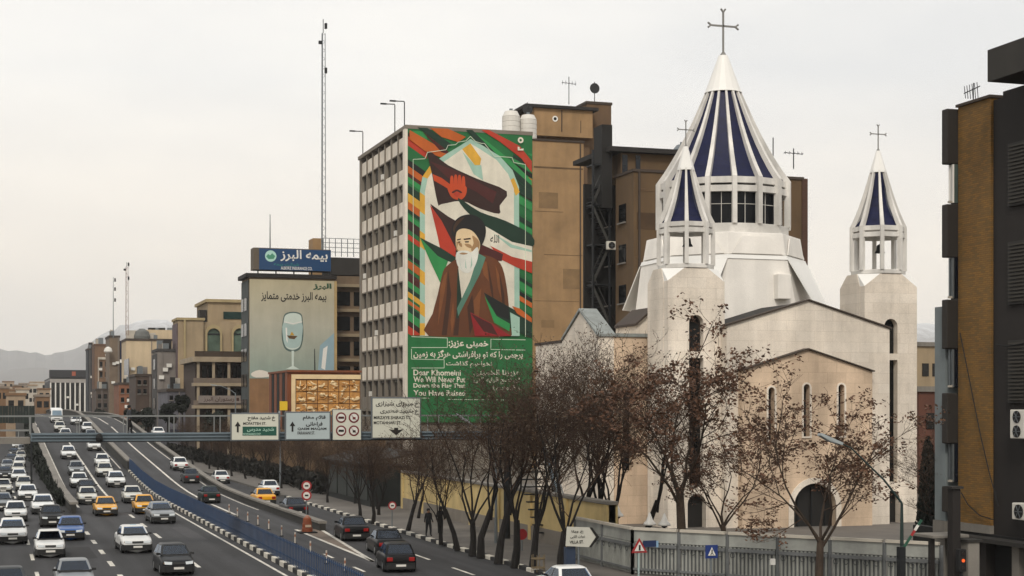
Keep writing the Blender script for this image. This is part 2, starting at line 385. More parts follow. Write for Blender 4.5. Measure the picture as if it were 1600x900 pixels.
# delineator posts in the outgoing lanes
DEL = MB().path([(0, 0, .0), (0, 0, .55)], .035, 6)
MB_band = MB().path([(0, 0, .34), (0, 0, .46)], .04, 6)
ORANGEP = flat('orange plastic', '#9a6a54', .55); PALEP = flat('pale plastic', '#b9b2a8', .6)
dp0 = None
for i, (x, y) in enumerate([(358, 802), (371, 808), (387, 815), (403, 821), (420, 828), (440, 838), (461, 850), (485, 865), (510, 881), (539, 894)]):
    p = onZ(x, y, .01)
    if dp0 is None:
        dp0 = thing('delineator_post', '', 'bollard', (0, 0, 0), 'thin delineator posts on the outgoing lanes')
        MB().lathe((0, 0, 0), [(.11, 0), (.11, .03), (.04, .05)], 10).build('base', BLACK, dp0); DEL.build('stem', PALEP, dp0); MB_band.build('band', ORANGEP, dp0); d = dp0
    else: d = copy_tree(dp0)
    d.location = p
    d['label'] = ['smallest thin pale delineator post, farthest up the outgoing lanes'] [0] if i == 0 else 'thin pale delineator post, %s in the row counted from the gore end' % ['', 'ninth', 'eighth', 'seventh', 'sixth', 'fifth', 'fourth', 'third', 'second', 'first'][i]

# ------------------------------------------------------------------ mountains and the low town far away on the left
def mountain(name, prof, Y, depth, mat, seed):
    rg = random.Random(seed); b = MB(); n = 46; rows = 9; P = []
    def h(px):
        for (a, ya), (c, yc) in zip(prof, prof[1:]):
            if a <= px <= c: return ya + (yc - ya) * (px - a) / (c - a)
        return prof[-1][1]
    x0, x1 = prof[0][0], prof[-1][0]
    for j in range(rows):
        t = j / (rows - 1); row = []
        for i in range(n + 1):
            px = x0 + (x1 - x0) * i / n; top = onY(px, h(px), Y); g = onY(px, 637, Y)
            w = math.sin(t * math.pi); w = w ** .8
            z = max(-3, (top.z - 0) * w * (1 + .10 * (rg.random() - .5) * (t != .5)) + rg.uniform(-8, 8) * (0 < t < 1))
            d = ray(px, 637); p = EYE + d * (Y + depth * (t - .5)); row.append((p.x, p.y, z if 0 < t < 1 else -3))
        P.append(row)
    for j in range(rows - 1):
        for i in range(n): b.poly([P[j][i], P[j][i + 1], P[j + 1][i + 1], P[j + 1][i]])
    o = b.build(name, mat, smooth=True, recalc=False); struct(o); return o
ROCK = M('bare mountain slope with snow', '#5d564f', .95, var=.3, scale=.004)
def snowy(m, z0, z1):
    t = m.node_tree; n = t.nodes; b = n['Principled BSDF']; old = b.inputs['Base Color'].links[0].from_socket
    g = n.new('ShaderNodeNewGeometry'); s = n.new('ShaderNodeSeparateXYZ'); t.links.new(g.outputs['Position'], s.inputs[0])
    no = n.new('ShaderNodeTexNoise'); no.inputs['Scale'].default_value = .012; no.inputs['Detail'].default_value = 7; t.links.new(g.outputs['Position'], no.inputs['Vector'])
    ma = n.new('ShaderNodeMath'); ma.operation = 'MULTIPLY_ADD'; ma.inputs[1].default_value = 260; t.links.new(no.outputs[0], ma.inputs[0]); t.links.new(s.outputs[2], ma.inputs[2])
    r = n.new('ShaderNodeMapRange'); r.inputs[1].default_value = z0; r.inputs[2].default_value = z1; t.links.new(ma.outputs[0], r.inputs[0])
    mx = n.new('ShaderNodeMix'); mx.data_type = 'RGBA'; mx.inputs[7].default_value = (.75, .77, .8, 1); t.links.new(r.outputs[0], mx.inputs[0]); t.links.new(old, mx.inputs[6]); t.links.new(mx.outputs[2], b.inputs['Base Color'])
snowy(ROCK, 430, 640)
mountain('mountain', [(-250, 560), (-60, 548), (20, 548), (70, 556), (120, 545), (165, 520), (200, 508), (235, 500), (262, 502), (300, 525), (420, 560)], 8200, 3600, ROCK, 3)
mountain('mountain', [(-300, 585), (0, 580), (60, 574), (140, 590), (260, 570), (400, 590), (760, 600)], 6200, 2200, ROCK, 5)
mountain('mountain', [(1250, 560), (1380, 520), (1445, 506), (1500, 515), (1700, 540), (1900, 560)], 8600, 3200, ROCK, 8)

# patches and repairs in the asphalt
for i, (v_, u_, w_, l_, c_) in enumerate(((6.6, 64, 1.1, 5, 0), (9.3, 78, .8, 9, 1), (3.1, 70, 1.3, 6, 0), (14.8, 60, 1.2, 8, 1), (18.4, 76, .9, 7, 0), (12.8, 84, .7, 6, 0), (7.2, 96, 1.2, 4, 1), (1.0, 88, 1.0, 12, 1))):
    MB().poly([(v_, u_, .0025), (v_ + w_, u_ + .1, .0025), (v_ + w_ - .05, u_ + l_, .0025), (v_ - .05, u_ + l_ - .15, .0025)]).build('asphalt_patch', M('asphalt patch %d' % c_, ['#29292b', '#48474a'][c_], .9, var=.2, grain=.12), road) if v_ < 11 or u_ < 66 or v_ > 16.7 else None
rk = random.Random(77)
for i in range(14):                                            # tarred cracks
    v_, u_ = rk.choice((1, 3, 6.2, 7.4, 9.2, 10, 13, 15, 18)), rk.uniform(52, 95); P = [Vector((v_, u_, 0))]
    for k in range(rk.randint(5, 10)): P.append(P[-1] + Vector((rk.uniform(-.25, .3), rk.uniform(.3, .8), 0)))
    b = MB(); zc = .0045 if not (11.4 < v_ < 16.4) else .013
    for p, q in zip(P, P[1:]): b.poly([(p.x - .02, p.y, zc), (p.x + .02, p.y, zc), (q.x + .02, q.y, zc), (q.x - .02, q.y, zc)])
    b.build('tarred_crack', M('tar', '#1c1c1d', .8), road, recalc=False)
# the low town on the far left: small blocks one can tell apart
TOWN = [M('town wall a', '#8d7f70', .9, streak=.2), M('town wall b', '#a7927a', .9, streak=.2), M('town wall c', '#9b8f82', .9, streak=.2), M('town wall d', '#8a6a4c', .9, streak=.2), M('town wall e', '#b8b0a3', .9, streak=.2)]
rg = random.Random(11)
town = [(-8, 14, 607, 340, 3), (12, 28, 611, 420, 1), (26, 46, 609, 380, 4), (44, 58, 603, 520, 4), (47, 76, 598, 640, 4), (56, 78, 620, 330, 3), (30, 50, 600, 700, 0), (4, 22, 597, 760, 1), (60, 79, 609, 460, 1), (-10, 6, 600, 620, 2), (20, 34, 603, 560, 3), (10, 40, 618, 300, 1)]
TL = ['brown block at the far left edge under the mountains', 'narrow ochre block among the low roofs at far left', 'pale house with two dark windows behind the green hoarding', 'small pale block left of the white rooftop house', 'white flat-roofed block highest in the low town', 'rusty orange block right beside the finned office', 'grey block far behind the pale house', 'far ochre block at the foot of the left mountain', 'ochre block just below the white flat-roofed block', 'beige block cut by the left picture edge', 'small brown block between two pale ones', 'ochre low block just above the green hoarding']
for (x0, x1, y, Y, k), lb in zip(town, TL):
    a = onY(x0, y, Y); c = onY(x1, y, Y)
    t = thing('low_house', lb, 'house', (a.x, a.y, 0), 'low town houses far left')
    dd = 14 if Y > 300 else 8
    bx('wall', TOWN[k], t, a.x, c.x, a.y, a.y + dd, 0, a.z); bx('roof_parapet', TOWN[(k + 2) % 5], t, a.x - .2, c.x + .2, a.y - .2, a.y + dd + .2, a.z + .003, a.z + .5)
    w = (c.x - a.x)
    for q in range(max(2, int(w / 2.4))):
        xx = a.x + (q + .5) * w / max(2, int(w / 2.4))
        for zz in (a.z - 2.2, a.z - 5.2):
            bx('window', GLASS, t, xx - .5, xx + .5, a.y - .03, a.y + .02, zz, zz + 1.3)
# ------------------------------------------------------------------ the church
V0 = 41.0                         # axis of the church
STONE = M('pale travertine', '#e3d9cb', .8, var=.2, scale=.4, streak=.38, grain=.09, brick=(1.1, .55, .007, '#ded3c4', '#c8bcac'))
PLASTER = M('peach stone', '#d4bca2', .8, var=.22, scale=.4, streak=.45, grain=.08, brick=(1.1, .55, .007, '#c9b299', '#b39d86'))
CREAM = M('white stucco', '#e9e5de', .7, var=.08, scale=.5, streak=.2, grain=.05)
RIBW = M('white rib concrete', '#d8d5cf', .6, var=.16, scale=.8, streak=.55, grain=.05)
SNOWW = M('white roof sheet', '#e0dfdb', .5, var=.05)
NAVY = M('navy blue tile', '#0b1444', .5, spec=.25, var=.3, scale=2.5, brick=(.35, .5, .012, '#091038', '#070c2a'))
ROOFD = M('dark roof felt', '#2f2b29', .9, var=.3)
COPE = M('brown coping', '#4a3d33', .8, var=.2)
ch = thing('church', 'pale stone church with navy and white ribbed conical dome', 'church', (V0, 76, 0))
def arch_ring(cx, z0, z1, w, n=10, rnd=True):
    r = w / 2
    if not rnd: return [(cx - r, z0), (cx + r, z0), (cx + r, z1), (cx - r, z1)]
    return [(cx - r, z0), (cx + r, z0)] + [(cx + r * math.cos(a), z1 - r + r * math.sin(a)) for a in [math.pi * i / n for i in range(n + 1)]]
def front(name, mat, parent, outer, holes, u, th):          # camera-facing plate at plane u
    return MB().slab(outer, holes, (0, u, 0), (1, 0, 0), (0, 0, 1), (0, th, 0)).build(name, mat, parent)
def side(name, mat, parent, outer, holes, v, th):           # street-facing plate at plane v; 2D = (u, z)
    return MB().slab(outer, holes, (v, 0, 0), (0, 1, 0), (0, 0, 1), (th, 0, 0)).build(name, mat, parent)
# nave body and gabled front
nl, nr, ez, az, gu = 36.45, 46.1, 10.65, 12.05, 75.6
front('gable_wall', STONE, ch, [(nl, 0), (nr, 0), (nr, ez), (41.2, az), (nl, ez)], [], gu, .5)
MB().rings([[(nl + .1, u, 0), (nr - .1, u, 0), (nr - .1, u, ez - .25), (41.2, u, az - .25), (nl + .1, u, ez - .25)] for u in (76.12, 82)]).build('nave', STONE, ch)
MB().rings([[(nl - .1, u, ez - .02), (41.2, u, az + .02), (nr + .1, u, ez - .02), (nr + .1, u, ez + .07), (41.2, u, az + .09), (nl - .1, u, ez + .07)] for u in (gu - .12, gu + .55)]).build('gable_coping', COPE, ch)
MB().rings([[(nl, u, ez - .2), (41.2, u, az - .2), (nr, u, ez - .2), (nr, u, ez - .05), (41.2, u, az - .05), (nl, u, ez - .05)] for u in (76.2, 83)]).build('nave_roof', ROOFD, ch)
# projecting porch wall with slit windows and the big arch
pu = 75.1
a = onU(1160, 578, pu); c = onU(1363, 582, pu); ap = onU(1262, 546, pu)
w1 = onU(1205, 605, pu); w1b = onU(1205, 688, pu); w2 = onU(1260, 600, pu); w2b = onU(1260, 682, pu); big = onU(1273, 755, pu); bigb = onU(1273, 832, pu)
w3x = 2 * w2.x - w1.x
holes = [arch_ring(w1.x, w1b.z, w1.z, .36, 6), arch_ring(w2.x, w2b.z, w2.z, .36, 6), arch_ring(w3x, w2b.z, w2.z, .36, 6), arch_ring(big.x, .05, big.z, 2.5, 14)]
front('porch_wall', PLASTER, ch, [(a.x, 0), (c.x, 0), (c.x, (a.z + c.z) / 2), (ap.x, ap.z), (a.x, (a.z + c.z) / 2)], holes, pu, .49)
ze = (a.z + c.z) / 2
MB().rings([[(a.x - .08, u, ze), (ap.x, u, ap.z), (c.x + .08, u, ze), (c.x + .08, u, ze + .06), (ap.x, u, ap.z + .07), (a.x - .08, u, ze + .06)] for u in (pu - .15, pu + .47)]).build('porch_coping', COPE, ch)
for x, zb, zt in ((w1.x, w1b.z, w1.z), (w2.x, w2b.z, w2.z), (w3x, w2b.z, w2.z)):
    wn = MB().poly([(x - .19, pu + .4, zb), (x + .19, pu + .4, zb), (x + .19, pu + .4, zt), (x - .19, pu + .4, zt)]).build('window', GLASSB, ch)
    MB().slab(arch_ring(x, zb - .08, zt + .09, .56, 6), [arch_ring(x, zb, zt, .37, 6)], (0, pu - .06, 0), (1, 0, 0), (0, 0, 1), (0, .08, 0)).build('window_surround', STONE, wn)
dr = MB().poly([(big.x - 1.3, pu + .42, .0), (big.x + 1.3, pu + .42, 0), (big.x + 1.3, pu + .42, big.z + .1), (big.x - 1.3, pu + .42, big.z + .1)]).build('portal_door', M('dark portal', '#16130f', .6), ch)
MB().slab(arch_ring(big.x, .05, big.z + .3, 3.1, 14), [arch_ring(big.x, .05, big.z, 2.5, 14)], (0, pu - .07, 0), (1, 0, 0), (0, 0, 1), (0, .09, 0)).build('portal_surround', STONE, dr)
for k in range(3): MB().box(big.x - .8 + k * .8 - .03, big.x - .8 + k * .8 + .03, pu + .34, pu + .38, .1, big.z - .2).build('glazing_bar', DSTEEL, dr)

# octagon helper whose flats line up with a square of half width h
def octa(cx, cy, h, z, k=math.tan(math.pi / 8)):
    q = h * k; return [(cx + x, cy + y, z) for x, y in ((h, -q), (h, q), (q, h), (-q, h), (-h, q), (-h, -q), (-q, -h), (q, -h))]
def sq(cx, cy, hx, hy, z): return [(cx - hx, cy - hy, z), (cx + hx, cy - hy, z), (cx + hx, cy + hy, z), (cx - hx, cy + hy, z)]
def cross(parent, c, h, name='cross'):
    t = .036 * h; b = MB(); x, y, z = c
    b.box(x - t / 2, x + t / 2, y - t / 2, y + t / 2, z, z + h); zc = z + h * .66; aw = h * .33
    b.box(x - aw, x + aw, y - t / 2, y + t / 2, zc - t / 2, zc + t / 2)
    for px, pz, dx, dz in ((x - aw, zc, -1, 0), (x + aw, zc, 1, 0), (x, z + h, 0, 1), (x, z + h * .05, 0, -1)):   # flared, forked ends
        for sgn in (-1, 1):
            e = Vector((px + dx * t * .8 - (sgn * t * 1.3 if dz else 0), y, pz + dz * t * .8 + (sgn * t * 1.3 if dx else 0)))
            b.bar((px - dx * t, y, pz - dz * t), e, t * .9); b.lathe((e.x, e.y, e.z - t * .7), [(.01, 0), (t * .8, t * .7), (.01, t * 1.4)], 6)
    b.lathe((x, y, z - .02 * h), [(t * 2.6, -.1 * h), (t * 2.2, 0), (t * .6, .08 * h)], 10)
    return b.build(name, M('silver cross', '#8d8c88', .5, .2), parent)
def spire(parent, cx, cy, zb, rb, nb, ph, levels, wins=True):
    """ribbed lantern: posts, rings, glazed or open bays, curved ribs, tiled cone, cap, cross.  levels: sill, post top, eave, rib top, cap top, cross top"""
    z_s, z_p, z_e, z_r, z_c, z_x, rt = levels
    da = 2 * math.pi / nb; deep = rb * (.09 if nb == 16 else .15); wid = rb * (.07 if nb == 16 else .14)
    MB().lathe((cx, cy, 0), [(rb * 1.0, zb), (rb * 1.0, z_s)], nb, ph).build('sill_ring', RIBW, parent, bevel=.03, seg=1)
    for z0, z1, rr in ((z_p, z_p + (z_e - z_p) * .42, .985), (z_p + (z_e - z_p) * .58, z_e, .97)):
        b = MB().rings([[(cx + rr * rb * q * math.cos(ph + da * i), cy + rr * rb * q * math.sin(ph + da * i), z) for i in range(nb)] for q, z in ((.86, z0), (1, z0), (1, z1), (.86, z1), (.86, z0))], cap=False)
        b.build('ring_beam', RIBW, parent)
    prof = [(rb * (1 - t) ** 1.0 + rt * t - rb * .055 * math.sin(math.pi * t ** .8), z_e + (z_r - z_e) * t) for t in [i / 8 for i in range(9)]]
    for i in range(nb):
        an = ph + da * i; d = Vector((math.cos(an), math.sin(an), 0)); tn = Vector((-d.y, d.x, 0)); C = Vector((cx, cy, 0))
        post = [C + d * (rb * 1.03 - q * deep) + tn * (wid / 2 * s) for q, s in ((0, -1), (0, 1), (1, 1), (1, -1))]
        MB().rings([[p + Vector((0, 0, z)) for p in post] for z in (z_s - .02, z_e)]).build('post', RIBW, parent)
        rs = []
        for r, z in prof:
            t = (z - z_e) / (z_r - z_e); w = wid * (1 - .55 * t); dp = deep * (1.15 - .5 * t)
            rs.append([C + d * (r * 1.03) + tn * (-w / 2) + UZ * z, C + d * (r * 1.03) + tn * (w / 2) + UZ * z, C + d * max(r * 1.03 - dp, .02) + tn * (w / 2) + UZ * z, C + d * max(r * 1.03 - dp, .02) + tn * (-w / 2) + UZ * z])
        MB().rings(rs).build('rib', RIBW, parent)
        if wins:
            a2 = an + da / 2; r2 = rb * .9 * math.cos(da / 2); d2 = Vector((math.cos(a2), math.sin(a2), 0)); t2 = Vector((-d2.y, d2.x, 0)); hw = rb * .9 * math.sin(da / 2) * 1.02
            q = C + d2 * r2; b = MB().poly([q - t2 * hw + UZ * z_s, q + t2 * hw + UZ * z_s, q + t2 * hw + UZ * z_p, q - t2 * hw + UZ * z_p])
            wn = b.build('window', M('drum glass', '#0c1018', .35, spec=.2), parent)
            q = C + d2 * (r2 + .05); bb = MB(); zm = z_s + (z_p - z_s) * .62
            bb.bar(q + UZ * z_s, q + UZ * z_p, .03); bb.bar(q - t2 * hw + UZ * zm, q + t2 * hw + UZ * zm, .03); bb.build('glazing_bar', RIBW, wn)
    con = MB().lathe((cx, cy, 0), [((r - rb * (.06 if nb == 16 else .12) * (1 - .55 * i / 8)) * (1 if nb == 16 else (1 - .35 * math.sin(math.pi * i / 8))), z) for i, (r, z) in enumerate(prof)], nb if nb > 8 else 8, ph + (da / 2 if 0 else 0), cap=False)
    con.build('tiled_cone', NAVY, parent)
    if not wins:
        MB().lathe((cx, cy, 0), [(rb * .95, z_p + (z_e - z_p) * .75), (rb * .95, z_p + (z_e - z_p) * .8)], nb, ph).build('soffit', RIBW, parent)
    MB().lathe((cx, cy, 0), [(rt * 1.12, z_r - .12), (rt * 1.06, z_r), (rt * .66, z_r + (z_c - z_r) * .5), (rt * .27, z_c)], nb, ph, True).build('cap_cone', SNOWW, parent)
    cross(parent, (cx, cy, z_c), z_x - z_c)
# two bell towers
def tower(cx, x0, x1, label):
    cy = 77.8; hx = (x1 - x0) / 2; zt = 13.7; zs = 13.0
    t = empty('bell_tower', (cx, cy, 0)); t.parent = ch; t.location = Vector((cx, cy, 0)) - ch.location
    if label: t['label'] = label
    hy = hx * .8
    zA = 12.1
    MB().rings([sq(cx, cy + .25, hx - .02, hy - .25, z) for z in (0, zs)]).build('shaft', STONE, t)
    # front plate with arched belfry slot, tall slot and ground-floor door
    sl = .82
    front('front_wall', STONE, t, [(x0, 0), (x1, 0), (x1, zs), (cx + hx * .41, zt), (cx - hx * .41, zt), (x0, zs)],
          [arch_ring(cx, 9.35, 11.25, sl, 10), arch_ring(cx, 2.35, 9.0, sl, 1, False), arch_ring(cx, .06, 1.9, 1.05, 10)], cy - hy - .02, .5)
    return t, cx, cy, hx, hy, zs, zt
for (x0, x1, lb) in ((33.5, 36.75, 'left bell tower with arched slots and open lantern'), (45.1, 48.35, 'right bell tower with arched slots and open lantern')):
    cx = (x0 + x1) / 2; t, cx, cy, hx, hy, zs, zt = tower(cx, x0, x1, lb)
    f = cy - hy + .49
    # the dark niches behind the openings
    for nm, za, zb, w, m in (('belfry_opening', 9.3, 11.3, .9, DARK), ('slot_window', 2.3, 9.02, .9, GLASS), ('arched_door', .02, 1.95, 1.15, M('dark door', '#1a1611', .6))):
        MB().box(cx - w / 2, cx + w / 2, f - .1, f - .02, za, zb).build(nm, m, t)
    MB().slab(arch_ring(cx, .06, 2.02, 1.3, 10), [arch_ring(cx, .06, 1.9, 1.05, 10)], (0, cy - hy - .09, 0), (1, 0, 0), (0, 0, 1), (0, .09, 0)).build('door_surround', STONE, t)
    # broached top: the square turns into an octagon
    h2 = hx
    MB().hull(sq(cx, cy, hx - .012, hy - .012, zs + .001) + [(cx + (p[0] - cx), cy + (p[1] - cy) * hy / hx, p[2]) for p in octa(cx, cy, h2 - .012, zt)]).build('broach', SNOWW, t)
    for s in (-1,):      # stone face on the street side
        side('side_wall', STONE, t, [(cy - hy + .49, 0), (cy + hy, 0), (cy + hy, zs), (cy + hy * .41, zt), (cy - hy * .41, zt), (cy - hy + .49, zs - .02)], [], x0 - .02, .2)
    lt = empty('lantern'); lt.parent = t
    spire(t, cx, cy, zt + .01, 1.5, 8, math.pi / 8, (13.95, 15.6, 16.15, 19.1, 20.25, 21.6, .42) if cx < 41 else (13.95, 15.75, 16.35, 19.5, 20.6, 22.0, .42), wins=False)
    bpy.data.objects.remove(lt)
    MB().lathe((cx + .1, cy, 14.95), [(.02, .5), (.16, .42), (.2, .15), (.3, 0)], 10).build('bell', DSTEEL, t)
# dome on stepped octagonal base
dc = onU(1130, 300, 85.6); dx, dy = dc.x, 85.6
dm = empty('dome'); dm.parent = ch; dm.location = Vector((dx, dy, 14)) - ch.location; dm['label'] = 'navy and white ribbed conical dome on a windowed drum'
spire(dm, dx, dy, 16.3, 3.86, 16, R(270) - YAW + R(2), (16.85, 18.65, 19.5, 25.0, 27.1, 29.75, 1.0))
MB().hull(octa(dx, dy, 4.15, 16.28) + octa(dx, dy, 4.35, 15.0)).build('drum_base', CREAM, dm, bevel=.04)
MB().hull(octa(dx, dy, 4.42, 14.98) + octa(dx, dy, 4.5, 14.75)).build('drum_ledge', SNOWW, dm)
k45 = math.tan(math.pi / 8)
MB().hull(octa(dx, dy, 4.45, 14.74) + octa(dx, dy, 4.7, 10.5, .56)).build('broach', CREAM, dm)
for sx, sy in ((-1, -1), (1, -1), (-1, 1), (1, 1)):          # snow-white sheet roofs on the four corners
    q = 4.45 * k45; p1 = Vector((dx + sx * q, dy + sy * 4.45, 14.72)); p2 = Vector((dx + sx * 4.45, dy + sy * q, 14.72)); p3 = Vector((dx + sx * 5.0, dy + sy * 3.2, 12.2)); p4 = Vector((dx + sx * 3.2, dy + sy * 5.0, 12.2))
    n = Vector((sx, sy, .3)).normalized() * .05
    MB().extr([p1 + n, p2 + n, p3 + n, p4 + n], n).build('corner_roof', SNOWW, dm)
for i in range(8):                                            # sunk trapezoid panels on the drum base
    an = math.pi / 4 * i; d = Vector((math.cos(an), math.sin(an), 0)); tn = Vector((-d.y, d.x, 0)); C = Vector((dx, dy, 0))
    P = [C + d * (4.37 if z < 15.5 else 4.24) + tn * x + UZ * z for x, z in ((-1.6, 15.05), (1.6, 15.05), (.85, 16.05), (-.85, 16.05))]
    MB().extr(P, d * .06).build('panel', CREAM, dm)
MB().box(dx + .95, dx + 1.75, dy - 5.1, dy - 4.4, 12.5, 13.9).build('vent_box', CREAM, dm, bevel=.03)
# body behind: aisles, street-side gable, camera-facing return
side('aisle_wall', STONE, ch, [(80.0, 0), (90.3, 0), (90.3, 10.05), (85.6, 10.2), (82.7, 11.7), (80.0, 10.2)], [arch_ring(82.7, 3, 7.5, .7, 8), arch_ring(88, 3, 7.0, .6, 8)], 31.0, .9)
for u, z in ((82.7, 7.5), (88, 7)): MB().box(31.5, 31.6, u - .45, u + .45, 2.9, z + .1).build('window', GLASS, ch)
MB().rings([[(x, 79.9, 10.22), (x, 82.7, 11.74), (x, 85.6, 10.22), (x, 85.6, 10.34), (x, 82.7, 11.88), (x, 79.9, 10.36)] for x in (30.9, 31.95)]).build('gable_coping', M('slate coping', '#8d9391', .6, var=.25, scale=2), ch)
MB().box(30.95, 31.95, 85.7, 90.4, 10.1, 10.25).build('wall_coping', COPE, ch)
MB().box(31.92, 50.5, 80.6, 90.3, 0, 9.95).build('body', STONE, ch)
front('return_wall', PLASTER, ch, [(31.91, 0), (36.4, 0), (36.4, 10.2), (31.91, 10.2)], [arch_ring(32.7, 3, 7.4, .5, 8)], 80.05, .5)
MB().box(32.3, 33.1, 80.4, 80.5, 2.9, 7.5).build('window', GLASS, ch)
MB().box(31.9, 36.4, 79.95, 80.58, 10.22, 10.4).build('wall_coping', M('slate coping', '#8d9391'), ch)
MB().box(46.2, 50.5, 80.1, 80.58, 0, 10.0).build('return_wall', STONE, ch)
# small dark side gable peeping out left of the tower
g0, g1, g2 = onU(994, 509, 81.5), onU(1020, 484, 81.5), onU(1046, 509, 81.5)
MB().extr([(g0.x, 81.5, 9.9), (g2.x, 81.5, 9.9), (g2.x, 81.5, g0.z), (g1.x, 81.5, g1.z), (g0.x, 81.5, g0.z)], (0, 3, 0)).build('side_gable', STONE, ch)
MB().rings([[(g0.x - .1, u, g0.z), (g1.x, u, g1.z), (g2.x + .1, u, g0.z), (g2.x + .1, u, g0.z + .13), (g1.x, u, g1.z + .15), (g0.x - .1, u, g0.z + .13)] for u in (81.3, 84.5)]).build('gable_coping', COPE, ch)

# ------------------------------------------------------------------ compound fence: cream wall along the pavement, grey steel fence round the corner
YWALL = M('yellow wall', '#c9b27c', .85, var=.2, scale=.8, streak=.3)
WFOOT = M('wall foot stone', '#8b8378', .85, var=.2, streak=.2)
wl = thing('compound_wall', 'low cream yellow wall behind the bare street trees', 'wall', (24.6, 80, .13))
MB().box(24.5, 24.8, 62, 97, .13, 2.35).build('render', YWALL, wl)
MB().box(24.42, 24.88, 61.9, 97.1, 2.352, 2.5).build('coping', CONC, wl, bevel=.02)
MB().box(24.44, 24.52, 62, 97, .13, .8).build('plinth', WFOOT, wl)
for i in range(8): MB().box(24.4, 24.9, 62 + i * 4.95, 62.35 + i * 4.95, .13, 2.34).build('pier', YWALL, wl)
MB().box(27.3, 28, 116, 190, 0, 4.2).build('boundary_wall', M('ochre wall', '#7a5d38', .85, streak=.3)).update_tag()
tag(bpy.data.objects['boundary_wall'], 'ochre wall glimpsed behind the far row of trees', 'wall')
FST = M('grey painted steel', '#76797a', .5, .1, var=.25, scale=1.2, streak=.5); FST2 = M('pale grey steel', '#a3a59f', .5, .1, var=.25, scale=1.2, streak=.5); FDK = M('dark grey steel', '#4c5052', .5, .1)
fe = thing('steel_fence', 'grey sheet steel fence with vertical bars in front of the church', 'fence', (23, 55.8, .1))
CFA, CFB, CFC = Vector((23.0, 62, .1)), Vector((23.0, 55.8, .1)), Vector((30.2, 46.3, .1))
def fence_run(A, B, npan, alt):
    d = (B - A); L = d.length; d.normalize(); n = Vector((d.y, -d.x, 0));
    if n.dot(Vector((0, 0, 6.4)) - A) < 0: n = -n
    pw = L / npan
    for i in range(npan + 1):
        p = A + d * (pw * i); MB().bar(p, p + UZ * 1.7, .1).build('post', FST, fe)
    for i in range(npan):
        a = A + d * (pw * i + .07); c = A + d * (pw * (i + 1) - .07)
        MB().extr([a + UZ * 1.27, c + UZ * 1.27, c + UZ * 1.7, a + UZ * 1.7], -n * .04).build('top_sheet', FST2, fe)
        MB().bar(a + UZ * 1.76, c + UZ * 1.76, .16, .1).build('coping', M('fence coping', '#b9b2a5', .8, var=.2), fe)
        MB().extr([a + UZ * .1 - n * .06, c + UZ * .1 - n * .06, c + UZ * 1.3 - n * .06, a + UZ * 1.3 - n * .06], -n * .03).build('back_sheet', FST, fe)
        m = int((pw - .14) / .15); bar = None
        for k in range(m):
            q = a + d * ((k + .5) * (pw - .14) / m)
            if bar is None: bar = MB().bar(q + UZ * .1, q + UZ * 1.25, .06, .06).build('bar', FST2, fe); q0 = q
            else: o = bar.copy(); COL.objects.link(o); o.parent = fe; o.location = q - q0
        MB().bar(a + UZ * 1.15 + n * .05, c + UZ * 1.15 + n * .05, .05, .12).build('rail', FST, fe); MB().bar(a + UZ * .25 + n * .05, c + UZ * .25 + n * .05, .05, .08).build('rail', FST, fe)
        for k in range(5):                                     # small scroll ornaments under the top sheet
            q = a + d * ((k + .5) * (pw - .14) / 5) + n * .09 + UZ * .98
            MB().path([q + d * (.09 * math.cos(t)) + UZ * (.09 * math.sin(t)) for t in [j * .7 for j in range(10)]], .014, 4).build('ornament', FDK, fe)
fence_run(CFA, CFB, 2, 0); fence_run(CFB, CFC, 6, 1)
q = onY(1183, 873, 55.2); bx('notice_box', WHITE, fe, q.x - .08, q.x + .08, q.y - 1.2, q.y - 1.1, q.z - .1, q.z + .1)
# lamps with white bell-shaped shades inside the compound
def bell_lamp(px, py, Y, label):
    p = onY(px, py, Y); t = thing('garden_lamp', label, 'lamp', (p.x, p.y, .13), 'white bell-shaped lamps by the church fence')
    MB().path([(p.x, p.y, .13), (p.x, p.y, p.z - .1)], .04, 8).build('post', DSTEEL, t)
    MB().lathe((p.x, p.y, p.z - .22), [(.27, 0), (.25, .08), (.14, .2), (.09, .34), (.03, .5), (.01, .52)], 14).build('shade', flat('white glass shade', '#e4e2dc', .35), t, smooth=True)
    MB().lathe((p.x, p.y, p.z - .32), [(.02, 0), (.12, .04), (.12, .1)], 12).build('lamp_body', DSTEEL, t)
for px, py, Y, lb in ((1015, 812, 66, 'white bell-shaped lamp, left one of the pair above the fence'), (1038, 813, 66.5, 'white bell-shaped lamp, right one of the pair above the fence'), (918, 795, 74, 'white bell-shaped lamp just above the arrow sign'), (965, 799, 70, 'white bell-shaped lamp between the arrow sign and the pair')):
    bell_lamp(px, py, Y, lb)
# ------------------------------------------------------------------ office block with the mural
TAN = M('tan render', '#a5855e', .9, var=.25, scale=.3, streak=.25, grain=.05)
TAN2 = M('brown render', '#765c42', .9, var=.2, scale=.2, streak=.35)
GREYC = M('grey facade concrete', '#8a8276', .85, var=.14, scale=.4, streak=.3)
PANELW = M('cream spandrel', '#dcd3c5', .75, var=.15, scale=.8, streak=.2)
MV = 41.0
c0 = onV(637, 195, MV); cf = onV(563, 245, MV); MU, MZ = c0.y, c0.z; MU1 = cf.y
mr = onU(832, 206, MU); tr = onU(912, 209, MU)
mb = thing('office_block', 'tall office block with gridded street front and a mural on its end wall', 'building', (MV, MU, 0))
bx('body', GREYC, mb, MV + .5, mr.x, MU + .1, MU1, 0, MZ - .4)
bx('blind_wall', TAN, mb, mr.x, tr.x, MU + .02, MU + 14, 0, MZ - .9)
bx('roof_slab', GREYC, mb, MV - .25, mr.x + .02, MU - .05, MU1 + .2, MZ - .39, MZ)
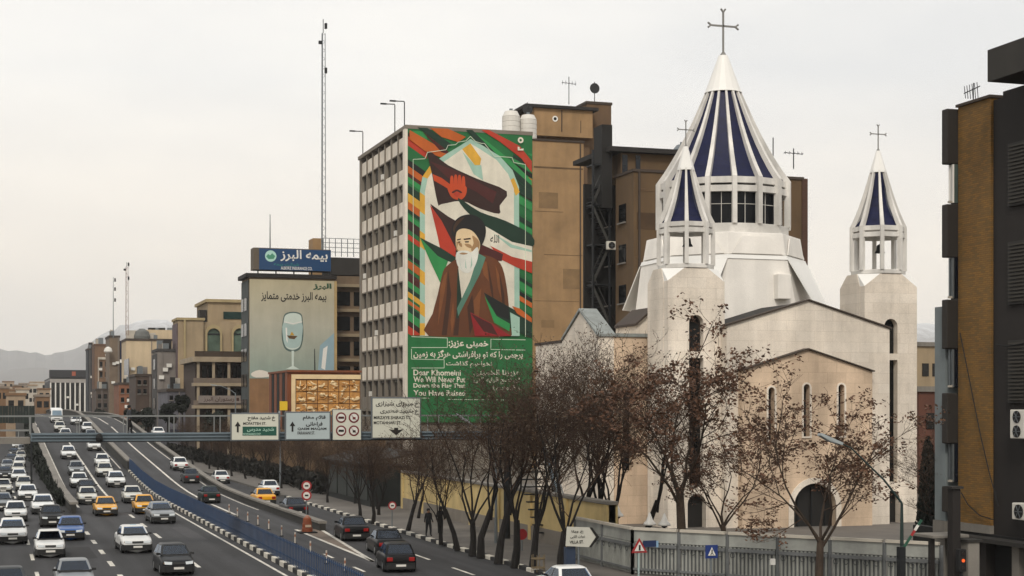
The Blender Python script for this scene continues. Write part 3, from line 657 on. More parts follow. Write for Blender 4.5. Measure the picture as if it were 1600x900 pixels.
bx('wall_coping', COPE, mb, mr.x + .03, tr.x + .1, MU - .1, MU + 14, MZ - .89, MZ - .7)
bx('corner_pier', PANELW, mb, MV - .3, MV + .5, MU, MU + .9, 0, MZ - .4)
bx('corner_pier', GREYC, mb, MV - .1, MV + .5, MU1 - .7, MU1, 0, MZ - .4)
ncol, pitch = 7, 3.37; u_a, u_b = MU + .95, MU1 - .75; cw = (u_b - u_a) / ncol
bx('pane_backing', DARK, mb, MV + .42, MV + .49, u_a, u_b, 0, MZ - .41)
for c in range(ncol + 1):
    u = u_a + c * cw; bx('mullion', GREYC, mb, MV - .12, MV + .4, u - .1, u + .1, 0, MZ - .41)
wp = sp = None
for r in range(11):
    zt = MZ - .95 - r * pitch
    if zt < 3: break
    bx('floor_band', GREYC, mb, MV - .02, MV + .39, u_a, u_b, zt - 1.62, zt - 1.5)
    for c in range(ncol):
        ua, ub = u_a + c * cw + .11, u_a + (c + 1) * cw - .11
        if r < 8: bx('spandrel', PANELW, mb, MV + .02, MV + .3, ua, ub, zt - 1.48, zt, bevel=.03)
        else: bx('spandrel', GREYC, mb, MV + .02, MV + .3, ua, ub, zt - 1.48, zt)
        w = bx('window', M('office glass', '#45423c', .25, var=.4, scale=.5), mb, MV + .3, MV + .36, ua, ub, zt - pitch + .02, zt - 1.63)
        um = (ua + ub) / 2 + .25; bx('window_frame', DSTEEL, w, MV + .22, MV + .29, um - .05, um + .05, zt - pitch + .02, zt - 1.63)
        rq = (r * 37 + c * 61 + r * c * 13) % 11
        if rq < 6: bx('blind', M('window blind %d' % (rq % 3), ['#777068', '#95907f', '#54504a'][rq % 3], .8), w, MV + .26, MV + .295, ua + .02 if rq % 2 else um + .06, (um - .06) if rq % 2 else ub - .02, zt - 1.9 - (rq * 5 % 4) * .38, zt - 1.64)
        if rq == 7: bx('wall_unit', BWHITE, w, MV - .3, MV + .2, ua + .1, ua + .8, zt - pitch + .05, zt - pitch + .6)
for yy, xa, xb in ((262, 834, 911), (330, 836, 880), (398, 850, 910), (470, 834, 905)):      # joints, old patches and a cable on the blind wall
    a, c = onU(xa, yy, MU), onU(xb, yy + 1.1, MU); bx('wall_joint', M('joint line', '#6f563a', .9, var=.3), mb, a.x, c.x, MU + .005, MU + .03, c.z, a.z)
for xa, xb, ya, yb_ in ((842, 872, 300, 326), (880, 908, 420, 452), (846, 866, 500, 512)):
    a, c = onU(xa, ya, MU), onU(xb, yb_, MU); bx('render_patch', M('render patch', '#8f7350', .9, var=.3, scale=.5), mb, a.x, c.x, MU + .009, MU + .03, c.z, a.z)
bx('drain_pipe', COPE, mb, onU(906, 300, MU).x, onU(907.2, 300, MU).x, MU - .12, MU + .01, 2, MZ - 1)
# rooftop lamp brackets
for px, py, dx in ((632, 178, 1), (617, 182, 1), (567, 223, -1)):
    p = onV(px, py, MV + .3); b = MB(); z0 = MZ; b.path([(p.x, p.y, z0), (p.x, p.y, p.z + 1.2), (p.x, p.y + .2, p.z + 1.35), (p.x - .9, p.y + .3, p.z + 1.35)], .06, 5)
    b.build('roof_bracket', DSTEEL, mb)
    MB().box(p.x - 1.5, p.x - .85, p.y + .2, p.y + .45, p.z + 1.28, p.z + 1.42).build('floodlight', DSTEEL, mb)

# ------------------------------------------------------------------ the mural (flat paint, layer on layer)
mu = thing('mural', 'huge painted mural of a turbaned elder in brown robe with flags', 'mural', (MV + 8, MU - .02, 6))
C = {k: M('mural ' + k, v, .8, var=.16, scale=.35, streak=.2, grain=.06) for k, v in dict(green='#1c7a3e', dgreen='#0d3a26', black='#0f1512', orange='#c8621a', red='#c23a1e', brown='#6a3414', dbrown='#3a1a10', maroon='#571a14', white='#d9d3c2', cyan='#9dbfae', yellow='#d9a636', skin='#dcc39b', skin2='#b08a5e', beard='#dcdcd2', robe='#74401a', robed='#4c280f', robel='#8f5528', teal='#5c8c78', turban='#161312', turb2='#4e3018', lgreen='#2f9a50', crimson='#a3161c', hand='#cc4a18', line='#c7d3bd').items()}
LAY = [0]
def mp_(col, pts, name='paint'):
    LAY[0] += 1; return poly_u(name, pts, MU - .012 - LAY[0] * .0016, C[col], mu)
def smooth_ring(pts, n=4):                      # rounded closed outline (Catmull-Rom)
    out = []; m = len(pts)
    for i in range(m):
        p0, p1, p2, p3 = pts[i - 1], pts[i], pts[(i + 1) % m], pts[(i + 2) % m]
        for k in range(n):
            t = k / n
            out.append(tuple(.5 * (2 * p1[a] + (p2[a] - p0[a]) * t + (2 * p0[a] - 5 * p1[a] + 4 * p2[a] - p3[a]) * t * t + (3 * p1[a] - p0[a] - 3 * p2[a] + p3[a]) * t ** 3) for a in (0, 1)))
    return out
mp_('green', [(637, 196), (832, 206.5), (832, 660), (637, 660)], 'ground_colour')
rg = random.Random(5)
cols = ['orange', 'dgreen', 'lgreen', 'dbrown', 'red', 'green', 'black', 'orange', 'maroon', 'lgreen', 'dgreen', 'yellow']
y = 150; k = 0
while y < 522:                                  # slanting bands down the left border
    h = rg.uniform(6, 15); q = clip([(637, y), (668, y + 22), (668, y + 22 + h), (637, y + h)], 637.5, 667, 205 if y > 160 else 203, 524)
    if len(q) > 2: mp_(cols[k % 12], q, 'band')
    y += h * (1.0 if rg.random() < .6 else 1.5); k += 1
y = 170; k = 3
while y < 522:
    h = rg.uniform(5, 13); q = clip([(802, y), (831.5, y + 18), (831.5, y + 18 + h), (802, y + h)], 802, 831.5, 240, 524)
    if len(q) > 2: mp_(['green', 'dgreen', 'lgreen', 'black', 'orange', 'green', 'dbrown', 'lgreen'][k % 8], q, 'band')
    y += h * 1.25; k += 1
for col, pts in (('orange', [(672, 200), (700, 201), (728, 214), (716, 222), (690, 214)]), ('dgreen', [(652, 199), (668, 200), (705, 225), (696, 236), (676, 216)]), ('orange', [(640, 203), (690, 232), (704, 240), (694, 248), (664, 236), (640, 218)]), ('maroon', [(660, 205), (700, 236), (704, 242), (690, 238)]),
                 ('lgreen', [(738, 205), (760, 220), (800, 252), (831, 282), (831, 296), (790, 262), (745, 222)]), ('dgreen', [(728, 203), (738, 203), (775, 240), (831, 290), (831, 300), (770, 250)]), ('red', [(752, 203), (764, 203), (812, 228), (831, 252), (831, 270), (815, 248), (782, 222)]), ('dgreen', [(770, 262), (800, 276), (831, 300), (831, 312), (806, 300)])):
    mp_(col, pts, 'streak')
arch = [(664, 525), (664, 300), (668, 279), (680, 262), (702, 247), (722, 233), (735, 224), (750, 233), (776, 250), (794, 272), (803, 295), (804, 525)]
mp_('cyan', [(656, 525), (656, 300), (660, 276), (674, 256), (698, 240), (720, 227), (735, 217), (752, 226), (781, 244), (801, 266), (811, 292), (812, 525)], 'arch_band')
for a, b_ in ((300, 330), (360, 385), (420, 440), (470, 490), (505, 524)): mp_('yellow', [(656, a), (664, a + 6), (664, b_ + 6), (656, b_)] if b_ < 520 else [(656, a), (664, a), (664, 524), (656, 524)], 'arch_band')
mp_('yellow', [(660, 276), (674, 256), (680, 262), (668, 279)], 'arch_band'); mp_('yellow', [(796, 282), (803, 278), (812, 300), (806, 306)], 'arch_band')
mp_('white', arch, 'arch_field'); mp_('yellow', [(722, 233), (735, 224), (752, 248), (750, 258), (742, 258)], 'arch_field'); mp_('cyan', [(722, 236), (742, 258), (752, 258), (755, 282), (740, 272)], 'arch_field')
mp_('dbrown', smooth_ring([(669, 236), (700, 258), (745, 279), (792, 299), (781, 321), (780, 334), (750, 326), (722, 314), (690, 319), (684, 318), (675, 272)], 3), 'dark_flag')
mp_('maroon', [(672, 252), (715, 268), (776, 300), (770, 318), (745, 300), (700, 278)], 'dark_flag')
mp_('hand', [(676, 272), (690, 278), (706, 290), (712, 296), (708, 300), (692, 290), (678, 282)], 'painted_forearm')
for x in (706, 712, 718, 724): mp_('hand', smooth_ring([(x - 2.6, 296), (x - 2.4, 276 + abs(x - 714) * .3), (x, 272 + abs(x - 714) * .3), (x + 2.4, 276 + abs(x - 714) * .3), (x + 2.6, 296)], 3), 'painted_finger')
mp_('hand', smooth_ring([(701, 292), (727, 290), (728, 304), (720, 312), (708, 310), (702, 302)], 3), 'painted_palm'); mp_('maroon', smooth_ring([(706, 300), (714, 296), (722, 300), (720, 302), (714, 299), (708, 302)], 3), 'painted_thumb'); mp_('red', smooth_ring([(709, 303), (714, 300), (719, 303), (714, 308)], 3), 'painted_thumb')
mp_('dbrown', [(672, 318), (700, 338), (714, 346), (720, 372), (714, 402), (704, 380)], 'red_flag'); mp_('red', [(672, 320), (690, 345), (712, 388), (712, 402), (690, 400), (684, 370)], 'red_flag')
mp_('dgreen', smooth_ring([(716, 309), (750, 331), (790, 345), (831, 368), (831, 386), (800, 378), (770, 362), (745, 344), (725, 326)], 3), 'tricolour_flag')
mp_('white', [(752, 350), (770, 360), (800, 378), (831.5, 385), (831.5, 410), (800, 401), (766, 385)], 'tricolour_flag'); mp_('cyan', [(770, 364), (800, 382), (831, 391), (831, 394), (798, 387)], 'flag_fold'); mp_('red', [(766, 384), (800, 401), (831.5, 409), (831.5, 427), (808, 418), (784, 406)], 'tricolour_flag'); mp_('maroon', [(748, 380), (786, 397), (784, 408), (762, 406), (748, 398)], 'tricolour_flag')
LAY[0] += 2; text_u('الله', 766, 367, 780, 379, MU - .012 - LAY[0] * .0016, C['black'], mu)
mp_('dgreen', [(656, 371), (690, 388), (712, 402), (711, 412), (684, 402)], 'green_flag'); mp_('lgreen', [(656, 371), (684, 400), (700, 408), (688, 442), (672, 408)], 'green_flag')
mp_('robe', smooth_ring([(670, 525), (676, 490), (684, 460), (692, 425), (700, 414), (716, 404), (750, 398), (773, 404), (785, 418), (792, 450), (796, 490), (798, 525)], 3), 'robe')
for pts in ([(700, 420), (705, 460), (698, 524), (690, 524), (697, 470)], [(716, 470), (718, 500), (716, 524), (708, 524), (713, 490)], [(762, 410), (770, 450), (772, 480), (766, 450)], [(780, 424), (788, 460), (790, 500), (784, 470)], [(730, 480), (738, 460), (742, 500), (734, 524)]): mp_('robed', pts, 'robe_fold')
for pts in ([(688, 450), (694, 430), (699, 424), (694, 460), (684, 510)], [(752, 412), (760, 408), (764, 440), (756, 430)], [(774, 414), (780, 430), (784, 470), (778, 450)], [(740, 470), (752, 450), (748, 500), (742, 512)], [(704, 500), (708, 470), (710, 500), (706, 522)]): mp_('robel', pts, 'robe_fold')
mp_('dgreen', [(715, 420), (720, 424), (722, 470), (716, 498), (713, 496)], 'robe_lining'); mp_('white', [(716, 418), (745, 412), (742, 440), (722, 472)], 'shirt'); mp_('teal', [(748, 396), (759, 402), (750, 428), (716, 494), (714, 482), (734, 440)], 'collar')
mp_('turban', smooth_ring([(706, 366), (708, 350), (718, 339), (734, 335), (750, 341), (759, 356), (757, 374), (750, 386), (740, 388), (714, 372)], 4), 'turban'); mp_('turb2', smooth_ring([(708, 356), (714, 345), (726, 339), (720, 346), (712, 356), (710, 364)], 3), 'turban')
mp_('skin', smooth_ring([(712, 376), (714, 362), (724, 357), (738, 361), (748, 374), (750, 386), (744, 398), (724, 400), (714, 390)], 4), 'painted_face'); mp_('skin2', smooth_ring([(738, 368), (748, 376), (749, 386), (742, 396), (736, 390), (740, 380)], 3), 'painted_face'); mp_('skin2', [(713, 377), (716, 379), (714, 388), (717, 392), (713, 391)], 'painted_nose')
for pts in ([(714, 374), (720, 372.5), (720, 374.5), (714.5, 376)], [(724, 373), (735, 371.5), (736, 374), (725, 375)], [(726, 377), (733, 376.5), (732, 379), (727, 379)]): mp_('dbrown', pts, 'painted_brow')
mp_('skin2', smooth_ring([(716, 379), (721, 380), (722, 386), (718, 384)], 3), 'painted_cheek'); mp_('skin2', smooth_ring([(726, 381), (735, 382), (738, 388), (730, 386)], 3), 'painted_cheek'); mp_('dbrown', [(715, 377.5), (719.5, 377), (719, 379), (715.5, 379)], 'painted_eye'); mp_('skin2', [(741, 374), (746, 376), (747, 384), (743, 386), (744, 380)], 'painted_ear')
mp_('beard', smooth_ring([(713, 396), (722, 394), (736, 394), (746, 386), (747, 400), (742, 416), (733, 426), (722, 424), (714, 412)], 4), 'painted_beard')
mp_('skin2', smooth_ring([(717, 396), (724, 393.5), (731, 396), (724, 398)], 3), 'painted_mouth'); mp_('beard', smooth_ring([(713, 395), (718, 392), (724, 391.5), (731, 392), (737, 396), (730, 395.5), (722, 394.5), (716, 397)], 3), 'painted_moustache')
for pts in ([(718, 404), (720, 418), (722, 422), (719, 414)], [(727, 404), (729, 420), (727, 418)], [(737, 400), (738, 414), (735, 420), (736, 410)]): mp_('cyan', pts, 'beard_strand')
mp_('dgreen', [(756, 457), (800, 482), (831, 500), (831, 528), (800, 514), (775, 502)], 'lower_flag'); mp_('black', [(756, 457), (795, 480), (796, 500), (776, 492)], 'lower_flag'); mp_('lgreen', [(757, 462), (776, 494), (797, 506), (796, 518), (772, 504)], 'lower_flag'); mp_('crimson', [(735, 488), (770, 506), (798, 525), (742, 525)], 'lower_flag'); mp_('maroon', [(736, 490), (768, 506), (778, 524), (756, 518)], 'lower_flag'); mp_('cyan', [(797, 488), (812, 496), (812, 525), (800, 525)], 'lower_flag'); mp_('orange', [(800, 478), (812, 482), (831, 497), (831, 504), (808, 490)], 'lower_flag')
mp_('green', [(637, 525.5), (832, 528.5), (832, 660), (637, 660)], 'caption_ground')
def mline(pts, w=.9):
    LAY[0] += 1; b = MB(); u = MU - .012 - LAY[0] * .0016
    for (xa, ya), (xb, yb) in zip(pts, pts[1:]):
        L = math.hypot(xb - xa, yb - ya); nx, ny = -(yb - ya) / L * w / 2, (xb - xa) / L * w / 2
        b.poly([onU(xa + nx, ya + ny, u), onU(xb + nx, yb + ny, u), onU(xb - nx, yb - ny, u), onU(xa - nx, ya - ny, u)])
    b.build('frame_line', C['line'], mu, recalc=False)
mline([(646, 524), (645.5, 249), (664, 248), (668, 238), (697, 234), (700, 227), (712, 226), (716, 222), (728, 220), (735, 213), (743, 221), (752, 224), (757, 224), (768, 238), (772, 244), (800, 246), (803, 254), (821, 257), (821, 526)])
mline([(643, 526), (699, 528), (699, 543), (643, 543)]); mline([(821, 531), (767, 530), (767, 546), (821, 547)]); mline([(643, 545), (643, 561), (694, 562), (694, 575), (643, 575)]); mline([(643, 622), (672, 622)]); mline([(700, 624), (802, 625)])
tl = MU - .012 - (LAY[0] + 3) * .0016; PW = C['white']
text_u('خمینی عزیز:', 701, 533, 763, 544, tl, PW, mu, bold=.03); text_u('پرچمی را که تو برافراشتی هرگز به زمین', 646, 548, 817, 561, tl, PW, mu, bold=.025); text_u('نخواهیم گذاشت', 697, 564, 769, 574, tl, PW, mu, bold=.02)
for i, s in enumerate(('Dear Khomeini', 'We Will Never Put', 'Down the Flag That', 'You Have Raised')): text_u(s, 646, 578 + i * 10.6, (720, 727, 727, 727)[i], 586.6 + i * 10.6, tl, PW, mu, bold=.02)
for i, s in enumerate(('عزیزنا الخمینی', 'لن نضع الرایه التی', 'رفعتها')): text_u(s, 740 if i < 2 else 770, 578 + i * 12, 812, 588 + i * 12, tl, PW, mu, bold=.02)
b = MB(); q = onU(813.5, 219, tl); b.slab([(1 * .32 * math.cos(t), .32 * math.sin(t)) for t in [i * math.pi / 6 for i in range(12)]], [[(.15 * math.cos(t), .15 * math.sin(t)) for t in [i * math.pi / 3 for i in range(6)]]], q, UX, UZ, (0, -.003, 0)); b.build('emblem', PW, mu); poly_u('emblem', [(809, 229), (812, 230), (812, 233), (818, 232), (818, 235), (809, 235)], tl, PW, mu)

# ------------------------------------------------------------------ tan block behind, with its roof clutter
u2 = MU + 14.1
a = onU(835, 168, u2); c = onU(965, 166, u2)
tb = thing('stair_block', 'tan stair tower rising behind the mural block', 'building', (a.x, u2, 0))
m1 = onU(926, 163, u2)
bx('penthouse', TAN, tb, a.x, m1.x, u2, u2 + 8, onU(926, 216, u2).z, a.z); bx('body', TAN2, tb, a.x, m1.x, u2 + 1, u2 + 8, 0, onU(926, 216, u2).z - .01); bx('tower', TAN2, tb, m1.x + .01, c.x, u2 + 2, u2 + 12, 0, onU(965, 165, u2 + 2).z)
bx('roof_slab', ROOFD, tb, a.x - 1.2, m1.x + .6, u2 - .4, u2 + 8.2, a.z + .003, a.z + .35); bx('tower_coping', COPE, tb, m1.x - .1, c.x + .1, u2 + 1.9, u2 + 12, onU(965, 165, u2 + 2).z + .003, onU(965, 165, u2 + 2).z + .3)
bx('door', flat('brown door', '#4a3726'), tb, onU(877, 185, u2).x, onU(878.5, 185, u2).x, u2 - .05, u2 + .05, onU(877, 206, u2).z, a.z - .1); bx('seam', COPE, tb, onU(907, 185, u2).x, onU(907.8, 185, u2).x, u2 - .04, u2 + .02, onU(877, 206, u2).z, a.z - 1.2)
q = onU(867.5, 185.5, u2 - .06); MB().lathe((0, 0, 0), [(.0, 0), (.3, 0), (.3, .1)], 14).build
b = MB(); b.slab([(.34 * math.cos(t), .34 * math.sin(t)) for t in [i * math.pi / 8 for i in range(16)]], [[(.2 * math.cos(t), .2 * math.sin(t)) for t in [i * math.pi / 4 for i in range(8)]]], q, UX, UZ, (0, .05, 0)); b.build('vent_ring', WHITE, tb); b = MB(); b.slab([(.22 * math.cos(t), .22 * math.sin(t)) for t in [i * math.pi / 4 for i in range(8)]], [], q + Vector((0, .03, 0)), UX, UZ, (0, .02, 0)); b.build('vent', BLACK, tb)
def antenna(px, pyt, pyb, u, name, label, kind):
    p = onU(px, pyb, u); t_ = onU(px, pyt, u); t = thing(name, label, 'antenna', p); h = t_.z - p.z
    MB().path([p, (p.x, p.y, t_.z)], .05, 5).build('mast', DSTEEL, t)
    if kind == 'yagi':
        b = MB(); b.bar((p.x - .9, p.y, p.z + h * .78), (p.x + .9, p.y, p.z + h * .74), .05)
        for k in range(5): b.bar((p.x - .8 + k * .4, p.y - .3, p.z + h * .77), (p.x - .8 + k * .4, p.y + .3, p.z + h * .77), .03); b.bar((p.x - .8 + k * .4, p.y, p.z + h * .7), (p.x - .8 + k * .4, p.y, p.z + h * .86), .03)
        b.build('elements', DSTEEL, t)
    if kind == 'dish':
        b = MB(); r = .62; rings = [[(p.x + r * q * math.cos(2 * math.pi * i / 18), p.y - .05 + .2 * (1 - q * q) * 1, p.z + h * .72 + r * q * math.sin(2 * math.pi * i / 18)) for i in range(18)] for q in (1, .75, .5, .25, .04)]
        b.rings(rings, True); b.build('dish', M('dark dish', '#1b1c1d', .5), t); MB().path([(p.x, p.y - .1, p.z + h * .72), (p.x + .1, p.y - .5, p.z + h * .9)], .03, 4).build('feed_arm', DSTEEL, t)
    return t
antenna(889, 120, 163, u2 + 3, 'roof_antenna', 'thin aerial on the tan penthouse roof left of the dish', 'yagi'); antenna(929, 128, 164, u2 + 3, 'satellite_dish', 'round dark satellite dish on the tan penthouse roof', 'dish')
antenna(824, 160, 197, MU + 8, 'roof_antenna', 'small aerial beside the white water tanks', 'dish')
for px0, px1, y0, lb in ((785, 812, 172, 'larger white water tank on the roof above the mural'), (812, 838, 178, 'smaller white water tank beside the penthouse')):
    a = onU(px0, y0, MU + 7); c = onU(px1, 200, MU + 7); r = (c.x - a.x) / 2
    tk = thing('water_tank', lb, 'tank', ((a.x + c.x) / 2, MU + 7, MZ)); prof = [(r, MZ - .02)]
    for i in range(5): z = MZ + (a.z - MZ) * .8 * (i + 1) / 5; prof += [(r, z - .1), (r * .96, z - .05), (r, z)]
    MB().lathe(((a.x + c.x) / 2, MU + 7, 0), prof + [(r * .7, a.z - .1), (r * .2, a.z)], 18).build('shell', flat('white tank plastic', '#cbc8c1', .5), tk, smooth=False); MB().lathe(((a.x + c.x) / 2, MU + 7, a.z), [(r * .2, 0), (r * .2, .2)], 10).build('lid', STEEL, tk)

# ------------------------------------------------------------------ brown block behind the church with the dark escape stair
BV = 50.0; q = onV(990, 268, BV); BU, BZ = q.y, q.z; e1 = onV(962, 268, BV).y; rr = onU(1253, 264, BU)
bb = thing('brown_block', 'brown rendered block behind the church dome with small windows', 'building', (BV, BU, 0))
BR1 = M('ochre brown render', '#6f573a', .9, var=.18, scale=.25, streak=.3)
bx('body', BR1, bb, BV, rr.x, BU, e1, 0, BZ); bx('coping', COPE, bb, BV - .1, rr.x + .15, BU - .12, e1 + .1, BZ + .003, BZ + .22)
bx('edge_pier', M('brick edge', '#5a3a2a', .9, var=.2, brick=(.4, .15, .02, '#4e3225', '#3a2a20')), bb, rr.x - .02, rr.x + .5, BU - .1, BU + 6, 0, BZ + .1)
pa, pc = onU(962, 238, BU + 4), onU(1062, 240, BU + 4)
bx('penthouse', BR1, bb, pa.x + .5, pc.x, BU + 4, BU + 12, BZ + .22, pa.z); bx('penthouse_roof', ROOFD, bb, pa.x - .8, pc.x + .5, BU + 3.3, BU + 12.2, pa.z + .003, pa.z + .4)
for x0, x1 in ((972, 980), (993, 1000)): w = bx('window', GLASSB, bb, onU(x0, 250, BU + 4).x, onU(x1, 250, BU + 4).x, BU + 3.92, BU + 3.99, BZ + .5, BZ + 2.0)
for r in range(7):
    z = BZ - 2.4 - r * 3.35
    for k, uu in enumerate((BU + 1.6, BU + 4.9)):
        w = bx('window', GLASS, bb, BV - .06, BV + .05, uu, uu + 1.5, z - 1.5, z); bx('sill', CONC, w, BV - .2, BV - .07, uu - .1, uu + 1.6, z - 1.62, z - 1.51)
for yy in (297, 401, 470): bx('wall_joint', M('joint line', '#6f563a'), bb, onU(992, yy, BU).x, onU(1024 + (yy % 7) * 3, yy, BU).x, BU - .03, BU + .02, onU(1000, yy + 1.2, BU).z, onU(1000, yy, BU).z)
bx('drain_pipe', COPE, bb, BV + .4, BV + .55, BU - .16, BU - .005, 3, BZ)
for px, py in ((1003, 293),): bx('stain_patch', TAN2, bb, onU(1000, 300, BU).x, onU(1008, 300, BU).x, BU - .03, BU + .02, onU(1000, 296, BU).z, onU(1000, 294, BU).z)
bx('patch', M('dark stain', '#5a4228', .9, var=.3), bb, onU(995, 330, BU).x, onU(1026, 330, BU).x, BU - .02, BU + .02, onU(1000, 358, BU).z, onU(1000, 332, BU).z)
# escape stair
es = thing('escape_stair', 'dark steel escape stair in the gap beside the brown block', 'stair', (BV - 2.5, e1, 0))
SX = onU(913, 300, e1 + 2.2).x
bx('shaft_wall', M('near black wall', '#1a1612', .95), es, SX, BV + 4, e1 + 2.2, e1 + 2.5, 0, onU(930, 282, e1).z)  # near-black sheet filling the stair gap
for r in range(7):
    z = BZ + 1.2 - r * 3.35; x0, x1 = SX + .15, BV - .3
    bx('landing', DSTEEL, es, x0, x1, e1 + .6, e1 + 2.1, z - .12, z)
    a, c = ((x0, z), (x1, z - 3.35)) if r % 2 else ((x1, z), (x0, z - 3.35))
    MB().bar((a[0], e1 + .7, a[1] - .15), (c[0], e1 + .7, c[1]), .08, .22).build('stringer', M('stair steel', '#3b3a36', .6), es); MB().bar((a[0], e1 + .65, a[1] + .85), (c[0], e1 + .65, c[1] + 1), .05).build('handrail', M('stair steel', '#3b3a36'), es)
    for k in range(8):
        t = (k + .5) / 8; x = a[0] + (c[0] - a[0]) * t; zz = a[1] + (c[1] - a[1]) * t
        bx('tread', DSTEEL, es, x - .16, x + .16, e1 + .75, e1 + 2.0, zz - .05, zz)
for x in (SX + .2, BV - .3): bx('column', DSTEEL, es, x - .08, x + .08, e1 + .6, e1 + .75, 0, BZ + 2.4)
bx('upper_housing', M('black cladding', '#15120f', .8), es, onU(942, 250, e1).x, onU(958, 250, e1).x, e1 + .2, e1 + 2.1, BZ - 2.5, onU(950, 250, e1).z + 3)
ac = onU(948, 390, e1 + .3)
def ac_unit(p, w, h, d, label, face='u', fans=1, parent=None):
    t = thing('air_conditioner', label, 'air conditioner', p); m = flat('ac white', '#c9c6bd', .5)
    x, y, z = p
    if face == 'u':
        MB().box(x, x + w, y, y + d, z, z + h).build('casing', m, t, bevel=.03)
        for k in range(fans):
            cz = z + h * (k + .5) / fans; b = MB(); rr_ = min(w * .36, h / fans * .42); b.slab([(rr_ * math.cos(a), rr_ * math.sin(a)) for a in [i * math.pi / 8 for i in range(16)]], [], (x + w * .42, y - .03, cz), UX, UZ, (0, .028, 0)); g = b.build('fan_grille', BLACK, t)
            for j in range(3): MB().bar((x + w * .42 - rr_ * math.cos(j * 1.05), y - .04, cz - rr_ * math.sin(j * 1.05)), (x + w * .42 + rr_ * math.cos(j * 1.05), y - .04, cz + rr_ * math.sin(j * 1.05)), .02).build('guard_wire', STEEL, g)
    else:
        MB().box(x, x + d, y, y + w, z, z + h).build('casing', m, t, bevel=.03)
        for k in range(fans):
            cz = z + h * (k + .5) / fans; rr_ = min(w * .36, h / fans * .42); b = MB(); b.slab([(rr_ * math.cos(a), rr_ * math.sin(a)) for a in [i * math.pi / 8 for i in range(16)]], [], (x - .03, y + w * .5, cz), (0, 1, 0), UZ, (.028, 0, 0)); g = b.build('fan_grille', BLACK, t)
            for j in range(3): MB().bar((x - .04, y + w * .5 - rr_ * math.cos(j * 1.05), cz - rr_ * math.sin(j * 1.05)), (x - .04, y + w * .5 + rr_ * math.cos(j * 1.05), cz + rr_ * math.sin(j * 1.05)), .02).build('guard_wire', STEEL, g)
    return t
ac_unit((ac.x, e1 + .1, ac.z), .9, .7, .4, 'single white air conditioner in the dark stair gap')
for px, pyt, pyb, lb in ((1208, 215, 264, 'thin aerial on the far right roof corner behind the dome'), (1240, 232, 264, 'bushy aerial with small flag above the brown block edge')):
    antenna(px, pyt, pyb, BU + 3, 'roof_antenna', lb, 'yagi' if px > 1220 else '')
p = onU(1066, 236, BU + 5); t = thing('water_tank', 'steel water tank half hidden behind the dome', 'tank', (p.x, BU + 5, BZ)); MB().lathe((p.x, BU + 5, 0), [(.9, BZ), (.9, p.z), (.5, p.z + .5), (.1, p.z + .6)], 16).build('shell', STEEL, t, smooth=True); MB().lathe((p.x, BU + 5, p.z + .6), [(.2, 0), (.2, .15)], 10).build('lid', STEEL, t)

# ------------------------------------------------------------------ insurance building with rooftop sign and painted advert
AV = 31.0; q = onV(390, 433, AV); AU, AZ = q.y, q.z; af = onV(378, 440, AV).y; ar = onU(522, 433, AU)
ib = thing('insurance_building', 'office building carrying the pale green advert and a rooftop sign', 'building', (AV, AU, 0))
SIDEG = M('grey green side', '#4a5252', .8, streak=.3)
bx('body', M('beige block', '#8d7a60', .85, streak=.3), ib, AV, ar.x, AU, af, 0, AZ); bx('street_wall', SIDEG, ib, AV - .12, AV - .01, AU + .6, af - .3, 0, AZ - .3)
for r in range(9):
    z = AZ - 2.5 - r * 3.2
    if z < 4: break
    for k in range(2): bx('window', GLASS, ib, AV - .2, AV - .125, AU + 1.2 + k * 2.6, AU + 3.2 + k * 2.6, z - 1.6, z)
bx('roof_edge', ROOFD, ib, AV - .5, ar.x + .3, AU - .3, af + .2, AZ + .004, AZ + .5)
# recessed right wing with open floors
wa, wb = onU(522, 430, AU + 3), onU(566, 430, AU + 3)
bx('wing', M('brown wing', '#7e6a54', .85, streak=.3), ib, wa.x + .02, wb.x + 3, AU + 3.9, AU + 20, 0, wa.z)
for r in range(6):
    y0 = 455 + r * 39; a = onU(526, y0, AU + 3); c = onU(549, y0 + 22, AU + 3); bx('window', GLASS, ib, a.x, c.x, AU + 3.8, AU + 3.89, c.z, a.z); bx('window', GLASS, ib, c.x + .5, c.x + 1.6, AU + 3.8, AU + 3.89, c.z, a.z); bx('floor_slab', M('beige slab', '#9a8a70', .85), ib, wa.x + .03, wb.x + 2, AU + 3.2, AU + 3.79, a.z + .6, a.z + 1.0)
a, c = onU(518, 402, AU + 5), onU(562, 430, AU + 5); bx('roof_plant', M('dark plant room', '#3a3733', .9), ib, a.x, c.x + 2, AU + 5, AU + 14, c.z, a.z)
a, c = onU(489, 372, AU + 7), onU(503, 400, AU + 7); bx('lift_housing', TAN, ib, a.x, c.x, AU + 7, AU + 10, AZ, a.z)
b = MB(); a, c = onU(505, 372, AU + 6), onU(562, 402, AU + 6)          # railing frames on the roof
for k in range(7): x = a.x + (c.x - a.x) * k / 6; b.bar((x, AU + 6, c.z), (x, AU + 6, a.z), .09)
for k in range(4): z = c.z + (a.z - c.z) * (k + 1) / 4; b.bar((a.x, AU + 6, z), (c.x, AU + 6, z), .07)
b.build('roof_frame', STEEL, ib)
